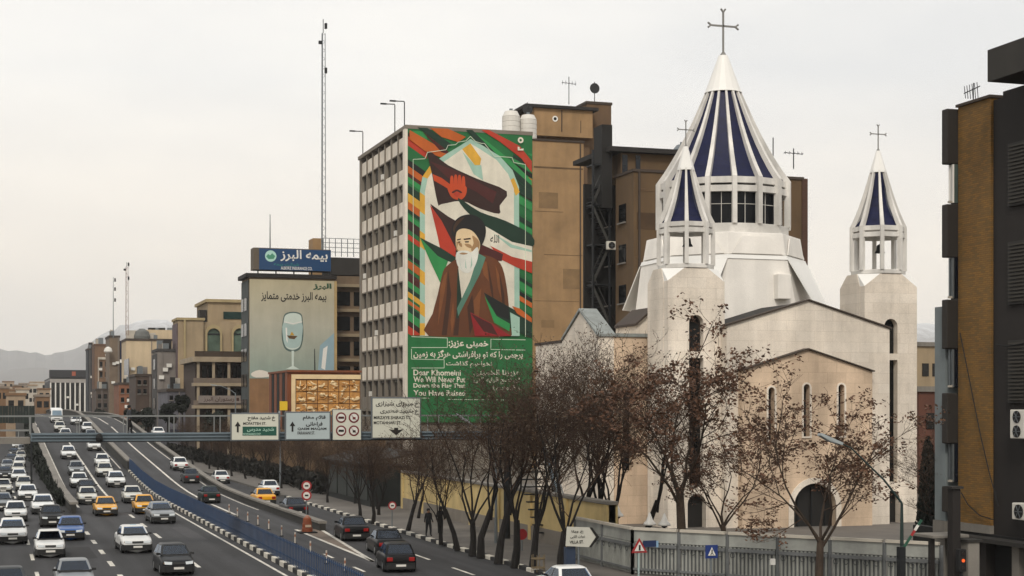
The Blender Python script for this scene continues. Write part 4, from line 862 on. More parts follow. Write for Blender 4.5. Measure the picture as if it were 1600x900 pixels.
# rooftop sign
SU = AU - .2; a, c = onU(405, 388, SU), onU(517, 424, SU)
sg = thing('rooftop_sign', 'dark blue rooftop sign with white lettering and round emblem', 'sign', (a.x, SU, c.z))
SB = flat('sign blue', '#12497a', .45); bx('box', M('sign box side', '#6c6152', .8), sg, a.x - .7, c.x, SU + .08, SU + 2.4, c.z, a.z + .1); bx('face', SB, sg, a.x, c.x, SU, SU + .07, c.z, a.z)
for k in range(5): x = a.x + (c.x - a.x) * k / 4; MB().bar((x, SU + 1, AZ + .4), (x, SU + 1, c.z + .1), .15).build('leg', DSTEEL, sg)
text_u('بیمه البرز', 438, 392, 512, 408, SU - .02, WHITE, sg, bold=.02); text_u('شرکت بیمه', 428, 411, 467, 416, SU - .02, flat('sign teal', '#2f8f8a'), sg); text_u('ALBORZ INSURANCE CO.', 439, 417.5, 488, 421, SU - .02, WHITE, sg)
q = onU(423, 400, SU - .015); rr_ = 8.5 * (AU / 2500) * 1.05
b = MB(); b.slab([(rr_ * math.cos(t), rr_ * math.sin(t)) for t in [i * math.pi / 12 for i in range(24)]], [], q, UX, UZ, (0, .01, 0)); em = b.build('emblem', flat('emblem pale', '#a9d2c6'), sg)
b = MB(); b.poly([q + Vector((x * rr_, -.01, z * rr_)) for x, z in ((-.8, -.1), (-.45, .35), (-.1, .1), (.25, .5), (.8, 0), (.5, -.5), (-.4, -.55))]); b.build('emblem_peak', flat('emblem green', '#4f9c7c'), em, recalc=False)
# painted advert
ad = thing('wall_advert', 'pale green wall advert with a wine glass and black lettering', 'advert', (AV, AU - .03, 8))
ADV = M('advert print', '#8fa08c', .8, var=.12, scale=.2, streak=.15)
t_ = ADV.node_tree; n_ = t_.nodes; g_ = n_.new('ShaderNodeNewGeometry'); s_ = n_.new('ShaderNodeSeparateXYZ'); r_ = n_.new('ShaderNodeMapRange'); cr_ = n_.new('ShaderNodeValToRGB')   # the print runs from cream above to sea green below
t_.links.new(g_.outputs['Position'], s_.inputs[0]); t_.links.new(s_.outputs[2], r_.inputs[0]); r_.inputs[1].default_value = onU(450, 600, AU).z; r_.inputs[2].default_value = AZ
cr_.color_ramp.elements[0].color = (*lin('#83988f'), 1); cr_.color_ramp.elements[1].color = (*lin('#b3a98c'), 1); e_ = cr_.color_ramp.elements.new(.55); e_.color = (*lin('#aeac9c'), 1)
t_.links.new(r_.outputs[0], cr_.inputs[0])
for l in list(n_['Principled BSDF'].inputs['Base Color'].links): sc_ = l.from_node
t_.links.new(cr_.outputs[0], sc_.inputs[0])
a, c = onU(390, 436, AU - .03), onU(522, 592, AU - .03); bx('board', ADV, ad, a.x, c.x, AU - .12, AU - .02, c.z, a.z)
bx('edge_strip', M('cream strip', '#b39a6c', .8), ad, c.x + .01, c.x + .35, AU - .14, AU - .02, c.z, a.z)
bx('lower_wall', M('orange plaster', '#9a7450', .85, streak=.35), ib, AV, onU(425, 620, AU).x, AU - .1, AU - .01, 0, c.z - .01)
adu = AU - .14
text_u('بیمه البرز خدمتی متمایز', 408, 457, 510, 471, adu, INK, ad, bold=.02); text_u('البرز', 489, 443, 518, 453, adu, flat('advert green', '#2c5a3c'), ad, bold=.05)
gl = flat('advert glass', '#c3cfc6'); gl2 = flat('advert glass shade', '#5d736e'); gl3 = flat('advert liquid', '#a3b8b4')
poly_u('goblet', smooth_ring([(442, 500), (446, 490), (458, 487), (470, 490), (473, 500), (474, 525), (470, 543), (462, 549), (452, 549), (444, 543), (440, 525)], 3), adu, gl2, ad); poly_u('goblet', smooth_ring([(443.5, 501), (447, 492), (458, 489), (469, 492), (471.5, 501), (472, 525), (468.5, 541), (461, 546), (453, 546), (446, 541), (442, 525)], 3), adu - .01, gl, ad); poly_u('goblet_liquid', smooth_ring([(442.5, 505), (458, 508), (472, 505), (472, 525), (468, 540), (458, 544), (446, 540), (442, 525)], 3), adu - .02, gl3, ad)
poly_u('goblet_stem', [(455.5, 548), (459.5, 548), (459, 572), (468, 577), (446, 577), (456, 572)], adu - .01, gl, ad); poly_u('goblet_rim', [(444, 502), (458, 505), (472, 502), (472, 503.4), (458, 506.6), (444, 503.4)], adu - .03, WHITE, ad); poly_u('goblet_shine', [(446, 512), (448.5, 512), (449.5, 536), (447.5, 532)], adu - .03, WHITE, ad); poly_u('goblet_boat', [(448, 524), (465, 525), (460, 530), (452, 529)], adu - .03, flat('advert brown', '#6a4a20'), ad); poly_u('goblet_boat', [(453, 524), (456, 518), (460, 524)], adu - .03, flat('advert yellow', '#c79a2a'), ad)
poly_u('hull', [(497, 578), (500, 540), (522, 520), (522, 590), (500, 590)], adu, flat('advert blue', '#8fa9b3'), ad); poly_u('hull', [(502, 575), (505, 545), (512, 540), (508, 578)], adu - .01, WHITE, ad); poly_u('mast', [(491, 545), (492, 545), (493, 585), (491, 585)], adu - .01, INK, ad)
poly_u('cloud', smooth_ring([(392, 584), (405, 578), (420, 582), (424, 588), (400, 590)], 3), adu - .01, flat('advert cloud', '#d5cec2'), ad)

# ------------------------------------------------------------------ low orange building with carved gold panel
OV = 28.6; q = onV(450, 580, OV); OU, OZ = q.y, q.z; of_ = onV(420, 585, OV).y; orr = onU(563, 580, OU)
ob = thing('low_gilded_building', 'low orange building with a carved golden relief front', 'building', (OV, OU, 0))
RUST = M('rust orange cladding', '#8a4a22', .7, var=.2, streak=.2)
bx('body', RUST, ob, OV + .1, orr.x, OU + .1, of_, 0, OZ - .1); bx('roof_edge', RUST, ob, OV - .1, orr.x + .1, OU - .15, of_, OZ - .09, OZ + .12)
n = 7
for k in range(n):
    uu = OU + .15 + (of_ - OU - .3) * k / n; bx('side_panel', DARK if k % 2 else RUST, ob, OV - .05, OV + .09, uu, uu + (of_ - OU) / n * .8, 0, OZ - .12)
GOLD = M('gilded relief', '#c08a46', .6, var=.4, scale=1.3, grain=.2); GOLD2 = M('pale gold frame', '#d6bd92', .6, var=.15)
x0, x1, z0, z1 = onU(455, 585, OU).x, orr.x, onU(455, 650, OU).z, onU(455, 585, OU).z
bx('panel_ground', M('relief ground', '#7a4d24', .7, var=.4, scale=1), ob, x0, x1, OU - .02, OU + .09, z0, z1)
for a in ((x0, x1, z1 - .45, z1), (x0, x0 + .4, z0, z1 - .46)): bx('panel_frame', GOLD2, ob, a[0], a[1], OU - .2, OU - .03, a[2], a[3])
rg = random.Random(9); nx, nz_ = 6, 3; cwx = (x1 - x0 - .5) / nx; chz = (z1 - z0 - .6) / nz_
for i in range(nx):
    for j in range(nz_):
        xa, za = x0 + .45 + i * cwx, z0 + .05 + j * chz; rl = bx('relief_tile', GOLD, ob, xa + .04, xa + cwx - .04, OU - .1, OU - .03, za + .04, za + chz - .04)
        for k in range(7):                                     # carved swirls, uneven depth
            cx, cz = xa + rg.uniform(.2, cwx - .2), za + rg.uniform(.2, chz - .2); s = rg.uniform(.12, .34); an = rg.uniform(0, 6.28)
            ln = rg.uniform(.3, 1.1); bend = rg.uniform(-.35, .35); pts = [(min(max(cx + (t / 4 - .5) * ln * math.cos(an) - bend * math.sin(math.pi * t / 4) * math.sin(an), xa + .08), xa + cwx - .08), OU - .1 - .04 * math.sin(math.pi * t / 4), min(max(cz + ((t / 4 - .5) * ln * math.sin(an) + bend * math.sin(math.pi * t / 4) * math.cos(an)) * .7, za + .08), za + chz - .08)) for t in range(5)]; rw = rg.uniform(.05, .16)
            MB().path(pts, [rw * .3, rw, rw * 1.2, rw * .8, rw * .2], 5).build('carving', GOLD2 if k % 3 else GOLD, rl)
yb = onV(431, 632, OV - .3); a, c = onU(437, 627, OU - .6), onU(449, 641, OU - .6); t = thing('yellow_sign', 'small square yellow sign by the rusty cladding', 'sign', (a.x, OU - .6, c.z)); bx('plate', flat('yellow plate', '#d8b420', .5), t, a.x, c.x, OU - .65, OU - .6, c.z, a.z); bx('bracket', DSTEEL, t, a.x + .2, a.x + .3, OU - .59, OU + .3, c.z + .3, c.z + .4); 
# ------------------------------------------------------------------ buildings further up the street
def corner(px, py, v): q = onV(px, py, v); return q.y, q.z
def grid(parent, mat, u, rects):                             # windows on a camera-facing wall from picture measures
    for (x0, x1, y0, y1) in rects:
        a, c = onU(x0, y0, u), onU(x1, y1, u)
        w = bx('window', mat, parent, a.x, c.x, u - .08, u - .005, c.z, a.z)
        bx('sill', CONC, w, a.x - .1, c.x + .1, u - .2, u - .09, c.z - .15, c.z - .01)
GRY = M('grey render', '#87807a', .85, var=.15, streak=.35)
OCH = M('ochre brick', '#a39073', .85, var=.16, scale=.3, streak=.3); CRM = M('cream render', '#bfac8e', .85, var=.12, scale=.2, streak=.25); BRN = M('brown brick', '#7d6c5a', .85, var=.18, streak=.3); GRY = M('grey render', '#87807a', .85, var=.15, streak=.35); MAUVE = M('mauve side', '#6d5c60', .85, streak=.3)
# arcaded ochre building
u, z = corner(278, 500, 29); r = onU(384, 500, u); f = onV(270, 505, 29).y
b1 = thing('arcade_building', 'ochre building with two big arched windows', 'building', (29, u, 0))
s1 = onU(318, 500, u).x
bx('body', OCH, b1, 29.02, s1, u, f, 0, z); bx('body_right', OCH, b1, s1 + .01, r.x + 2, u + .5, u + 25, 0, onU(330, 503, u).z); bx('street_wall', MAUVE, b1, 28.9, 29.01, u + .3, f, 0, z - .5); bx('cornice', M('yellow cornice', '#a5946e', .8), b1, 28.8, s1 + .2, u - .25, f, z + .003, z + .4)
bx('pilaster', M('yellow cornice', '#a5946e'), b1, onU(287, 520, u).x, onU(290, 520, u).x, u - .25, u - .01, 0, z)
a = onU(325, 472, u + 5); bx('upper_storey', OCH, b1, a.x, r.x + 3, u + 5, u + 20, z - 1, a.z); bx('upper_cornice', M('yellow cornice', '#a5946e'), b1, a.x - .4, r.x + 3, u + 4.6, u + 20, a.z + .003, a.z + .5)
a, c = onU(349, 487, u + 4.9), onU(384, 499, u + 4.9); bx('strip_window', M('green glass', '#1c3a36', .2), b1, a.x, c.x, u + 4.85, u + 4.99, c.z, a.z)
bx('roof_hut', ROOFD, b1, onU(312, 480, u + 6).x, onU(323, 480, u + 6).x, u + 6, u + 9, z, onU(318, 484, u + 6).z)
for xa, xb in ((321, 347), (362, 388)):
    a, c = onU(xa, 507, u), onU(xb, 558, u); w = c.x - a.x; cx = (a.x + c.x) / 2
    MB().slab(arch_ring(cx, c.z, a.z, w, 12), [arch_ring(cx, c.z, a.z - .6, w * .78, 12)], (0, u - .1, 0), (1, 0, 0), (0, 0, 1), (0, .5, 0)).build('arch_surround', M('yellow cornice', '#a5946e'), b1)
    g = MB().slab(arch_ring(cx, c.z + .1, a.z - .6, w * .8, 12), [], (0, u + .3, 0), (1, 0, 0), (0, 0, 1), (0, .1, 0)).build('arched_window', M('pale green glass', '#5d6f62', .15, var=.4, scale=.5), b1); MB().box(cx - w * .38, cx + w * .38, u + .2, u + .29, (a.z + c.z) / 2 + 1.0, (a.z + c.z) / 2 + 1.2).build('transom', DSTEEL, g)
# balcony building in front of it
u, z = corner(307, 563, 26.8); r = onU(382, 563, u)
b2 = thing('balcony_building', 'low building with open balconies and a shop sign band', 'building', (26.8, u, 0))
bx('body', M('dark balcony wall', '#4a3a31', .9), b2, 26.9, r.x, u + 2.2, u + 16, 0, z - .2); bx('roof_slab', M('pale slab', '#a4957e', .8, streak=.2), b2, 26.3, r.x, u - .3, u + 16, z - .19, z + .5)  # wall behind the balconies in one dark brown
bx('roof_garden_wall', M('planter', '#4a3d30', .9), b2, 26.7, r.x, u + .8, u + 1.2, z + .51, z + 1.3)
for k, yy in enumerate((601, 636)):
    zz = onU(340, yy, u).z; bx('balcony_slab', M('pale slab', '#a4957e'), b2, 26.4, r.x, u - .1, u + 2.19, zz - .2, zz + .25)
    bx('balustrade', M('balustrade', '#7d6f62', .8), b2, 26.4, r.x, u - .12, u + .05, zz + .26, zz + .9)
for xa in (308, 332, 356): x = onU(xa, 600, u).x; bx('pillar', M('pale slab', '#a4957e'), b2, x, x + .35, u + .1, u + .45, 0, z - .2)
for xa in (316, 326, 340, 350, 364, 372):
    for ya in (571, 608): a, c = onU(xa, ya, u + 2), onU(xa + 7, ya + 22, u + 2); bx('window', GLASS, b2, a.x, c.x, u + 2.12, u + 2.19, c.z, a.z)
a, c = onU(310, 618, u - .25), onU(376, 630, u - .25); s = bx('sign_band', M('sign band', '#8a7f78', .6), b2, a.x, c.x, u - .3, u - .14, c.z, a.z); text_u('رستوران البرز', 318, 620, 366, 628, u - .31, flat('sign brown', '#4a2a20'), s); bx('emblem', flat('sign brown', '#4a2a20'), s, onU(369, 620, u).x, onU(373, 620, u).x, u - .32, u - .305, c.z + .3, a.z - .3)
# cream tower, grey block, brown blocks, finned office
def plain(name, label, pxl, pxr, pyt, v, mat, smat, far, floors=None, wins=(), depth=20):
    u, z = corner(pxl, pyt, v); r = onU(pxr, pyt, u); f = onV(far, pyt, v).y if far else u + depth
    t = thing(name, label, 'building', (v, u, 0)); bx('wall', mat, t, v, r.x, u, max(f, u + 6), 0, z); bx('parapet', COPE if smat is None else smat, t, v - .15, r.x + .15, u - .15, max(f, u + 6) + .1, z + .003, z + .45)
    rq = random.Random(int(pxl * 7)); w_ = r.x - v
    for k in range(5):
        xx = v + rq.uniform(.3, max(.4, w_ - 2)); s_ = rq.uniform(.5, 1.5); bx('roof_unit', (STEEL, ROOFD, TOWN[4], GRY)[k % 4], t, xx, xx + s_, u + .4 + k, u + 1.2 + k, z + .45, z + .45 + rq.uniform(.5, 1.8))
    for k in range(3): xx = v + rq.uniform(.2, max(.3, w_ - .8)); zz = z - rq.uniform(2, 14); bx('wall_unit', BWHITE, t, xx, xx + .8, u - .45, u - .01, zz, zz + .6)
    xx = v + rq.uniform(.3, max(.4, w_ - .3)); bx('drain_pipe', GRY, t, xx, xx + .15, u - .16, u - .005, 2, z)
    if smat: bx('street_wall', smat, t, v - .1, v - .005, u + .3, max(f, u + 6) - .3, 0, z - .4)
    grid(t, GLASS, u, wins); return t, u, z, r
t, u, z, r = plain('cream_block', 'tall cream blank-walled block left of the ochre arcade', 197, 272, 532, 27.5, CRM, None, 190)
a, c = onU(222, 515, u + 3), onU(270, 532, u + 3); bx('upper_wall', CRM, t, a.x, c.x + 3, u + 3, u + 14, z, a.z); a, c = onU(199, 516, u + 2), onU(214, 530, u + 2); bx('roof_hut', TOWN[4], t, a.x, c.x, u + 2, u + 6, z, a.z)
a = onU(222, 522, u + 1.5); MB().lathe((a.x, u + 1.5, z + .4), [(1.6, 0), (1.7, .6), (1.4, 1.6), (.5, 2.2)], 14).build('cooler_drum', M('weathered cooler', '#6d6f6c', .7, var=.3), t)
for k, px in enumerate((232, 240, 248, 262)): a = onU(px, 512, u + 4); bx('roof_unit', STEEL if k % 2 else ROOFD, t, a.x, a.x + 1.4, u + 4, u + 5.5, onU(px, 517, u + 4).z - .6, a.z)
bx('blue_glazing', M('navy glazing', '#1b2440', .15), t, 27.38, 27.49, u - 8, u + 4, z - 26, z - 4)
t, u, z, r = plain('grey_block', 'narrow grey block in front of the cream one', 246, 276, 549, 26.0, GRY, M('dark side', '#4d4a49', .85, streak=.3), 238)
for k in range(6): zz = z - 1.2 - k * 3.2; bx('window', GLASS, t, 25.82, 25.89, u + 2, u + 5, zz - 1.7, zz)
t, u, z, r = plain('brown_block', 'brown tower with a white dish beside the two masts', 171, 187, 527, 27.0, BRN, None, 165)
bx('glass_bay', M('navy glazing', '#1b2440'), t, onU(187.3, 540, u).x, onU(197, 540, u).x, u + .1, u + 4, 6, z - .8)
for k in range(3): zz = z - 6 - k * 7; bx('bay_band', WHITE, t, onU(187.3, 540, u).x, onU(197.2, 540, u).x, u - .05, u + .08, zz, zz + .8)
p = onU(169, 541, u - 2); MB().lathe((p.x, u - 2, p.z - 1.4), [(.9, 0), (1.0, .2), (.8, .9), (.2, 1.3)], 14).build('white_dome_tank', flat('white tank plastic', '#cbc8c1'), t)
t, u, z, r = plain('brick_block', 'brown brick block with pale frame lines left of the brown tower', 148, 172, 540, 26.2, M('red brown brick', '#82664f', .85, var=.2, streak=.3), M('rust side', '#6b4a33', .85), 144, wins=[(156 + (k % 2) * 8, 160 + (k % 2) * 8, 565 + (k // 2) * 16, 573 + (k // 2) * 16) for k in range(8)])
bx('frame_line', TOWN[4], t, onU(153, 600, u).x, onU(154.2, 600, u).x, u - .3, u - .01, 4, z - 3); bx('frame_line', TOWN[4], t, onU(154.3, 600, u).x, onU(172, 600, u).x, u - .3, u - .01, z - 3.6, z - 3)
t, u, z, r = plain('dark_block', 'narrow dark block squeezed beside the finned office', 137, 148, 547, 25.2, M('dark blue grey', '#3d4147', .8), None, 134)
t, u, z, r = plain('finned_office', 'low office with black glass and white vertical fins', 79, 140, 592, 18.6, M('black glazing', '#0e1014', .2), M('dark fascia', '#26262b', .6), 70)
for k in range(9): x = onU(79, 600, u).x + (r.x - onU(79, 600, u).x) * k / 8; bx('fin', BWHITE, t, x - .2, x + .2, u - .8, u - .01, 0, z - 1.2)
bx('top_band', M('grey fascia', '#9a9590', .7), t, 18.4, r.x + .3, u - .9, u - .2, z - 1.19, z); a = onU(79, 578, u); bx('fascia', M('dark fascia', '#26262b'), t, 18.3, r.x + .4, u - 1.0, u + 5, z + .46, a.z); bx('fascia_badge', flat('orange badge', '#a8563a'), t, onU(112, 580, u).x, onU(118, 580, u).x, u - 1.1, u - 1.01, z + 1.0, a.z - .5)
for i, (xl, xr_, yt, v, m, lb) in enumerate([(186, 216, 601, 24.6, M('terracotta shopfront', '#8a5a40', .85, var=.25), 'low terracotta shop house under the cream tower'), (212, 240, 588, 25.0, M('dark brown house', '#54443a', .85, var=.25), 'dark brown shop house beside the grey block'), (262, 306, 612, 24.4, M('dull blue house', '#6b6a72', .85, var=.3), 'bluish low house at the foot of the ochre arcade'), (150, 188, 610, 24.2, M('smoky house', '#5f5148', .85, var=.3), 'smoky low house left of the terracotta one')]):
    t, u, z, r = plain('shop_house', lb, xl, xr_, yt, v, m, None, None, depth=14, wins=[(xl + 3 + k * 9, xl + 8 + k * 9, yt + 6 + j * 14, yt + 13 + j * 14) for k in range(max(1, (xr_ - xl) // 10)) for j in range(2)])
    bx('awning', M('awning %d' % i, ['#6a2f22', '#39413a', '#2a3550', '#7a6a50'][i], .8), t, v, r.x, u - 1.2, u - .21, 3.0, 3.3)
# masts
def mast(px, pyt, pyb, Y, label, lattice, n=12):
    p, q = onY(px, pyb, Y), onY(px, pyt, Y); t = thing('radio_mast', label, 'mast', (p.x, p.y, p.z)); h = q.z - p.z; w = .32 if lattice else .1
    if lattice:
        b = MB()
        for s in range(3):
            an = s * 2.094; b.path([(p.x + w * math.cos(an), p.y + w * math.sin(an), p.z), (p.x + w * .8 * math.cos(an), p.y + w * .8 * math.sin(an), q.z - h * .06)], .05, 4)
        for k in range(n * 3):
            a0 = k * 2.094; z0 = p.z + h * .94 * k / (n * 3); z1 = p.z + h * .94 * (k + 1) / (n * 3); b.path([(p.x + w * .9 * math.cos(a0), p.y + w * .9 * math.sin(a0), z0), (p.x + w * .9 * math.cos(a0 + 2.094), p.y + w * .9 * math.sin(a0 + 2.094), z1)], .03, 3)
        b.build('lattice', STEEL if pyt < 200 else M('red white mast', '#8c6a60', .6), t)
    else: MB().path([p, q], [.1, .05], 6).build('pole', STEEL, t)
    MB().path([(p.x, p.y, q.z - h * .06), q], .05, 4).build('tip', DSTEEL, t)
    for k in (() if pyb == 390 else (.97, .9, .78) if lattice else (.95, .8, .62)):
        z = p.z + h * k; MB().box(p.x + .2, p.x + .5, p.y - .2, p.y + .2, z - .3, z + .4).build('aerial_box', DSTEEL, t) if k != .9 else MB().box(p.x - .6, p.x - .1, p.y - .2, p.y + .2, z - .2, z + .2).build('aerial_box', DSTEEL, t)
    return t
mast(505, 30, 396, onU(505, 390, AU + 9).y, 'very tall thin lattice mast behind the blue rooftop sign', True, 26)
mast(422, 335, 390, AU + 10, 'short thin mast above the left end of the blue sign', False)
mast(177, 433, 528, 330, 'left of the two thin masts on the brown tower', False); mast(198, 410, 524, 320, 'right taller one of the two masts, with boxes all along it', True, 8)

# ------------------------------------------------------------------ dark brick building at the right edge
RV = 34.0
BRICK = M('ochre brick cladding', '#755d31', .85, var=.22, scale=.5, streak=.2, brick=(.26, .075, .012, '#805c26', '#66491f'))
DKW = M('dark brown wall', '#241d19', .85, var=.25, scale=.6, streak=.3); BAY = M('dark bay panel', '#312b25', .8, var=.2, streak=.3)
def rv(px, py, v=RV): return onV(px, py, v)
u0, u1 = rv(1548, 160).y, rv(1497, 165).y; zt = rv(1520, 161).z; un = u0 - 6
rb = thing('brick_apartments', 'dark apartment building with a tall ochre brick strip and bay windows', 'building', (RV, u0, 0))
zb = rv(1520, 818).z
bx('core', DKW, rb, RV + .35, RV + 14, un, u1 + 1.0, 0, zt - .25); bx('brick_strip', BRICK, rb, RV, RV + .34, u0, u1, zb, zt); bx('strip_cap', COPE, rb, RV - .08, RV + .5, u0 - .05, u1 + .05, zt + .003, zt + .1); bx('strip_base', CONC, rb, RV - .06, RV + .34, u0 - .05, u1 + .05, zb - .3, zb - .005)
bx('dark_wall', DKW, rb, RV + .1, RV + .34, un, u0 - .02, 0, zt - .1)  # wall of dark brown material beside the brick strip
q = rv(1543, 92, RV - 1.2); q2 = rv(1543, 128, RV - 1.2); bx('roof_slab', M('grey roof slab', '#3d3a35', .85, streak=.3), rb, RV - 1.2, RV + 10, un - 4, q.y, q2.z, q.z + .3); bx('upper_wall', DKW, rb, RV + .3, RV + 10, un - 3, u0 - .3, zt - .2, q2.z - .01)
for k in range(3):                                            # slatted shutters, one above the other
    zc = q2.z - 2.0 - k * 3.45
    sh = bx('shutter', M('shutter frame', '#2a2621', .7), rb, RV + .0, RV + .09, u0 - 3.4, u0 - 1.0, zc - 2.2, zc)
    for j in range(16): bx('slat', M('shutter slat', '#3d382f', .7), sh, RV - .06, RV - .005, u0 - 3.3, u0 - 1.1, zc - 2.1 + j * .13, zc - 2.04 + j * .13)
ys = [(170, 256, 318), (319, 402, 467), (468, 545, 606), (614, 693, 754), (760, 800, 840)]
us, ue = u1 + .03, rv(1471, 250, RV - .45).y
for k, (ya, yb_, yc) in enumerate(ys):
    a, b_, c_ = rv(1484, ya, RV - .3).z, rv(1484, yb_, RV - .3).z, rv(1484, yc, RV - .3).z
    bx('bay', BAY, rb, RV - .45, RV + .34, us, ue, b_, a, bevel=.04)
    w = bx('bay_window', M('greenish glass', '#52605c', .12, var=.3) if k == 0 else GLASSB, rb, RV - .15, RV + .34, us, ue - .3, c_ + .02, b_ - .01)
    for uu in (us + .02, (us + ue) / 2, ue - .38): bx('window_frame', STEEL if k else WHITE, w, RV - .22, RV - .155, uu, uu + .07, c_ + .03, b_ - .02)
    bx('sill', M('pale sill', '#a8a296', .7), w, RV - .35, RV - .151, us, ue - .25, c_ + .021, c_ + .1)
a, c = rv(1463, 480, RV - .25), rv(1474, 480, RV - .25); bx('pale_pier', M('blue grey pier', '#7d8688', .8, streak=.3), rb, RV - .25, RV + .3, ue + .05, ue + .75, 2.2, a.z); bx('pale_pier_base', CONC, rb, RV - .3, RV + .3, ue, ue + .8, .1, 2.19)
bx('ground_floor', DARK, rb, RV - .02, RV + .34, un, u1 + 3, .13, zb - .32); bx('canopy', M('canopy', '#2d2a26', .8), rb, RV - .7, RV - .03, un, u1 + .6, zb - .55, zb - .4)
for k in range(5): bx('shop_pillar', CONC if k == 2 else DKW, rb, RV - .4, RV - .03, un + k * 1.9, un + k * 1.9 + .4, .13, zb - .56)
for px0, py0, lb, h, fans in ((1574, 640, 'white double-fan air conditioner high on the dark right-hand wall', 45, 2), (1577, 785, 'small white air conditioner low on the dark right-hand wall', 26, 1)):
    p = rv(px0, py0 + h, RV - .45); p2 = rv(px0, py0, RV - .45); hh = p2.z - p.z; ac_unit((RV - .42, p.y - .9, p.z), .8, hh, .4, lb, 'v', fans)
# cables drooping over the brick
def cable(pts, label, r=.02):
    P = [rv(x, y, RV - .1) for x, y in pts]; t = MB().path(P, r, 5).build('cable', BLACK); tag(t, label, 'cable')
cable([(1500, 520), (1516, 600), (1532, 680), (1546, 740), (1560, 790)], 'thin straight cable slanting down the ochre brick'); cable([(1502, 770), (1512, 788), (1530, 805), (1552, 812)], 'drooping cable loop at the foot of the brick strip'); cable([(1556, 538), (1575, 541), (1600, 536)], 'short cable crossing the dark wall above the air conditioner')
p = rv(1521, 160, RV + .5); t = thing('roof_antenna', 'spiky aerial on top of the brick strip', 'antenna', (p.x, p.y, zt)); MB().path([(p.x, p.y, zt), (p.x, p.y, zt + .9)], .02, 4).build('mast', DSTEEL, t); b = MB(); b.bar((p.x, p.y + .6, zt + .62), (p.x, p.y - .4, zt + .7), .03)
for k in range(6): yy = p.y + .5 - k * .16; b.bar((p.x, yy, zt + .62 - (.2 + .04 * k)), (p.x, yy + .08, zt + .64 + .24), .02)
b.build('elements', DSTEEL, t)
# small houses seen between church and brick building
for xa, xb, yt, Y, m, lb in ((1432, 1470, 541, 150, OCH, 'ochre house seen between the church and the brick building'), (1436, 1466, 612, 120, M('brick red house', '#6a4030', .85, var=.2), 'reddish low house between the church and the brick building')):
    a, c = onY(xa, yt, Y), onY(xb, yt, Y); t = thing('back_house', lb, 'house', (a.x, a.y, 0)); bx('wall', m, t, a.x, c.x + 3, a.y, a.y + 10, 0, a.z); bx('parapet', CONC, t, a.x - .2, c.x + 3.2, a.y - .2, a.y + 10, a.z + .003, a.z + .4)
    for k in range(3):
        for j in range(3): zz = a.z - 1.6 - j * 3; bx('window', GLASS, t, a.x + .6 + k * 1.1, a.x + 1.3 + k * 1.1, a.y - .06, a.y - .005, zz - 1.2, zz)

# ------------------------------------------------------------------ footbridge over the street, with the direction signs hung on it
FU = 72.0
BSTEEL = M('blue grey steel', '#74838c', .5, .2, var=.15, scale=1.2, streak=.15); RAILM = M('rail steel', '#8a8d8c', .45, .4, var=.12)
gt, gb, rt_ = onU(300, 677, FU).z, onU(300, 690, FU).z, onU(300, 650, FU).z
fb = thing('footbridge', 'blue grey steel footbridge crossing the whole road', 'footbridge', (8, FU, 0))
va, vb = onU(48, 680, FU).x, 24.0
for k, uu in enumerate((FU, FU + 2.0)):
    bx('girder', BSTEEL, fb, va, vb, uu, uu + .06, gb, gt)
    for zz in (gb, (gb + gt) / 2 + .01, gt - .04): bx('flange', BSTEEL if zz > gb + .1 else DSTEEL, fb, va, vb, uu - .1, uu - .005, zz, zz + .05)
    bx('handrail', RAILM, fb, va - 2, vb, uu + .0, uu + .05, rt_ - .03, rt_ + .03)
    for i in range(12): x = va + (vb - va) * i / 11; bx('rail_post', RAILM, fb, x - .02, x + .02, uu + .005, uu + .045, gt - .02, rt_ - .031)
    bx('stiffener_row', BSTEEL, fb, va, va + .05, uu - .09, uu - .01, gb + .051, gt - .05)
bx('deck', DSTEEL, fb, va, vb, FU + .065, FU + 1.99, gb + .2, gb + .32)
bx('approach_girder', CONC, fb, va - 8, va - .02, FU + .1, FU + 1.9, gb - .05, gb + .22); bx('approach_rail', RAILM, fb, va - 8, va - .02, FU + .1, FU + .16, gt + .12, gt + .2)
for i in range(6): x = va - .5 - i * 1.3; bx('rail_post', RAILM, fb, x - .02, x + .02, FU + .11, FU + .15, gb + .221, gt + .115)
for x in (23.6, -4.6): MB().lathe((x, FU + 1, 0), [(.2, 0), (.16, .2), (.15, gb - .3), (.4, gb - .05)], 14).build('column', DSTEEL, fb, smooth=False)
for i in range(14):                                           # stair down to the pavement
    bx('tread', DSTEEL, fb, vb + .05, vb + 1.6, FU + 1.9 - i * .3, FU + 2.19 - i * .3, gb + .1 - i * .34, gb + .16 - i * .34)
MB().bar((vb + 1.7, FU + 2.2, gb + .2), (vb + 1.7, FU - 2.2, .1), .08, .3).build('stringer', BSTEEL, fb); MB().bar((vb + 1.7, FU + 2.2, gb + 1.2), (vb + 1.7, FU - 2.2, 1.1), .06).build('stair_rail', RAILM, fb)
FRAME = M('sign frame grey', '#6c7276', .5, .3)
def board(px0, py0, px1, py1, label, face, name='direction_sign', pad=2.2):
    u = FU - .35; a, c = onU(px0, py0, u), onU(px1, py1, u); t = thing(name, label, 'road sign', ((a.x + c.x) / 2, u, c.z), 'signs hung on the footbridge')
    bx('frame', FRAME, t, a.x, c.x, u, u + .1, c.z, a.z, bevel=.02); p, q = onU(px0 + pad, py0 + pad, u), onU(px1 - pad, py1 - pad, u); bx('face', face, t, p.x, q.x, u - .02, u - .003, q.z, p.z)
    for x in (a.x + .3, c.x - .3): bx('bracket', DSTEEL, t, x - .04, x + .04, u + .101, FU - .11, gt - .2, gt - .1)
    return t, u - .03
SWH = flat('sign white', '#c2c2b4', .5); SGR = flat('sign grey white', '#a7b3b4', .5); SGREEN = flat('sign green', '#0f5a48', .5)
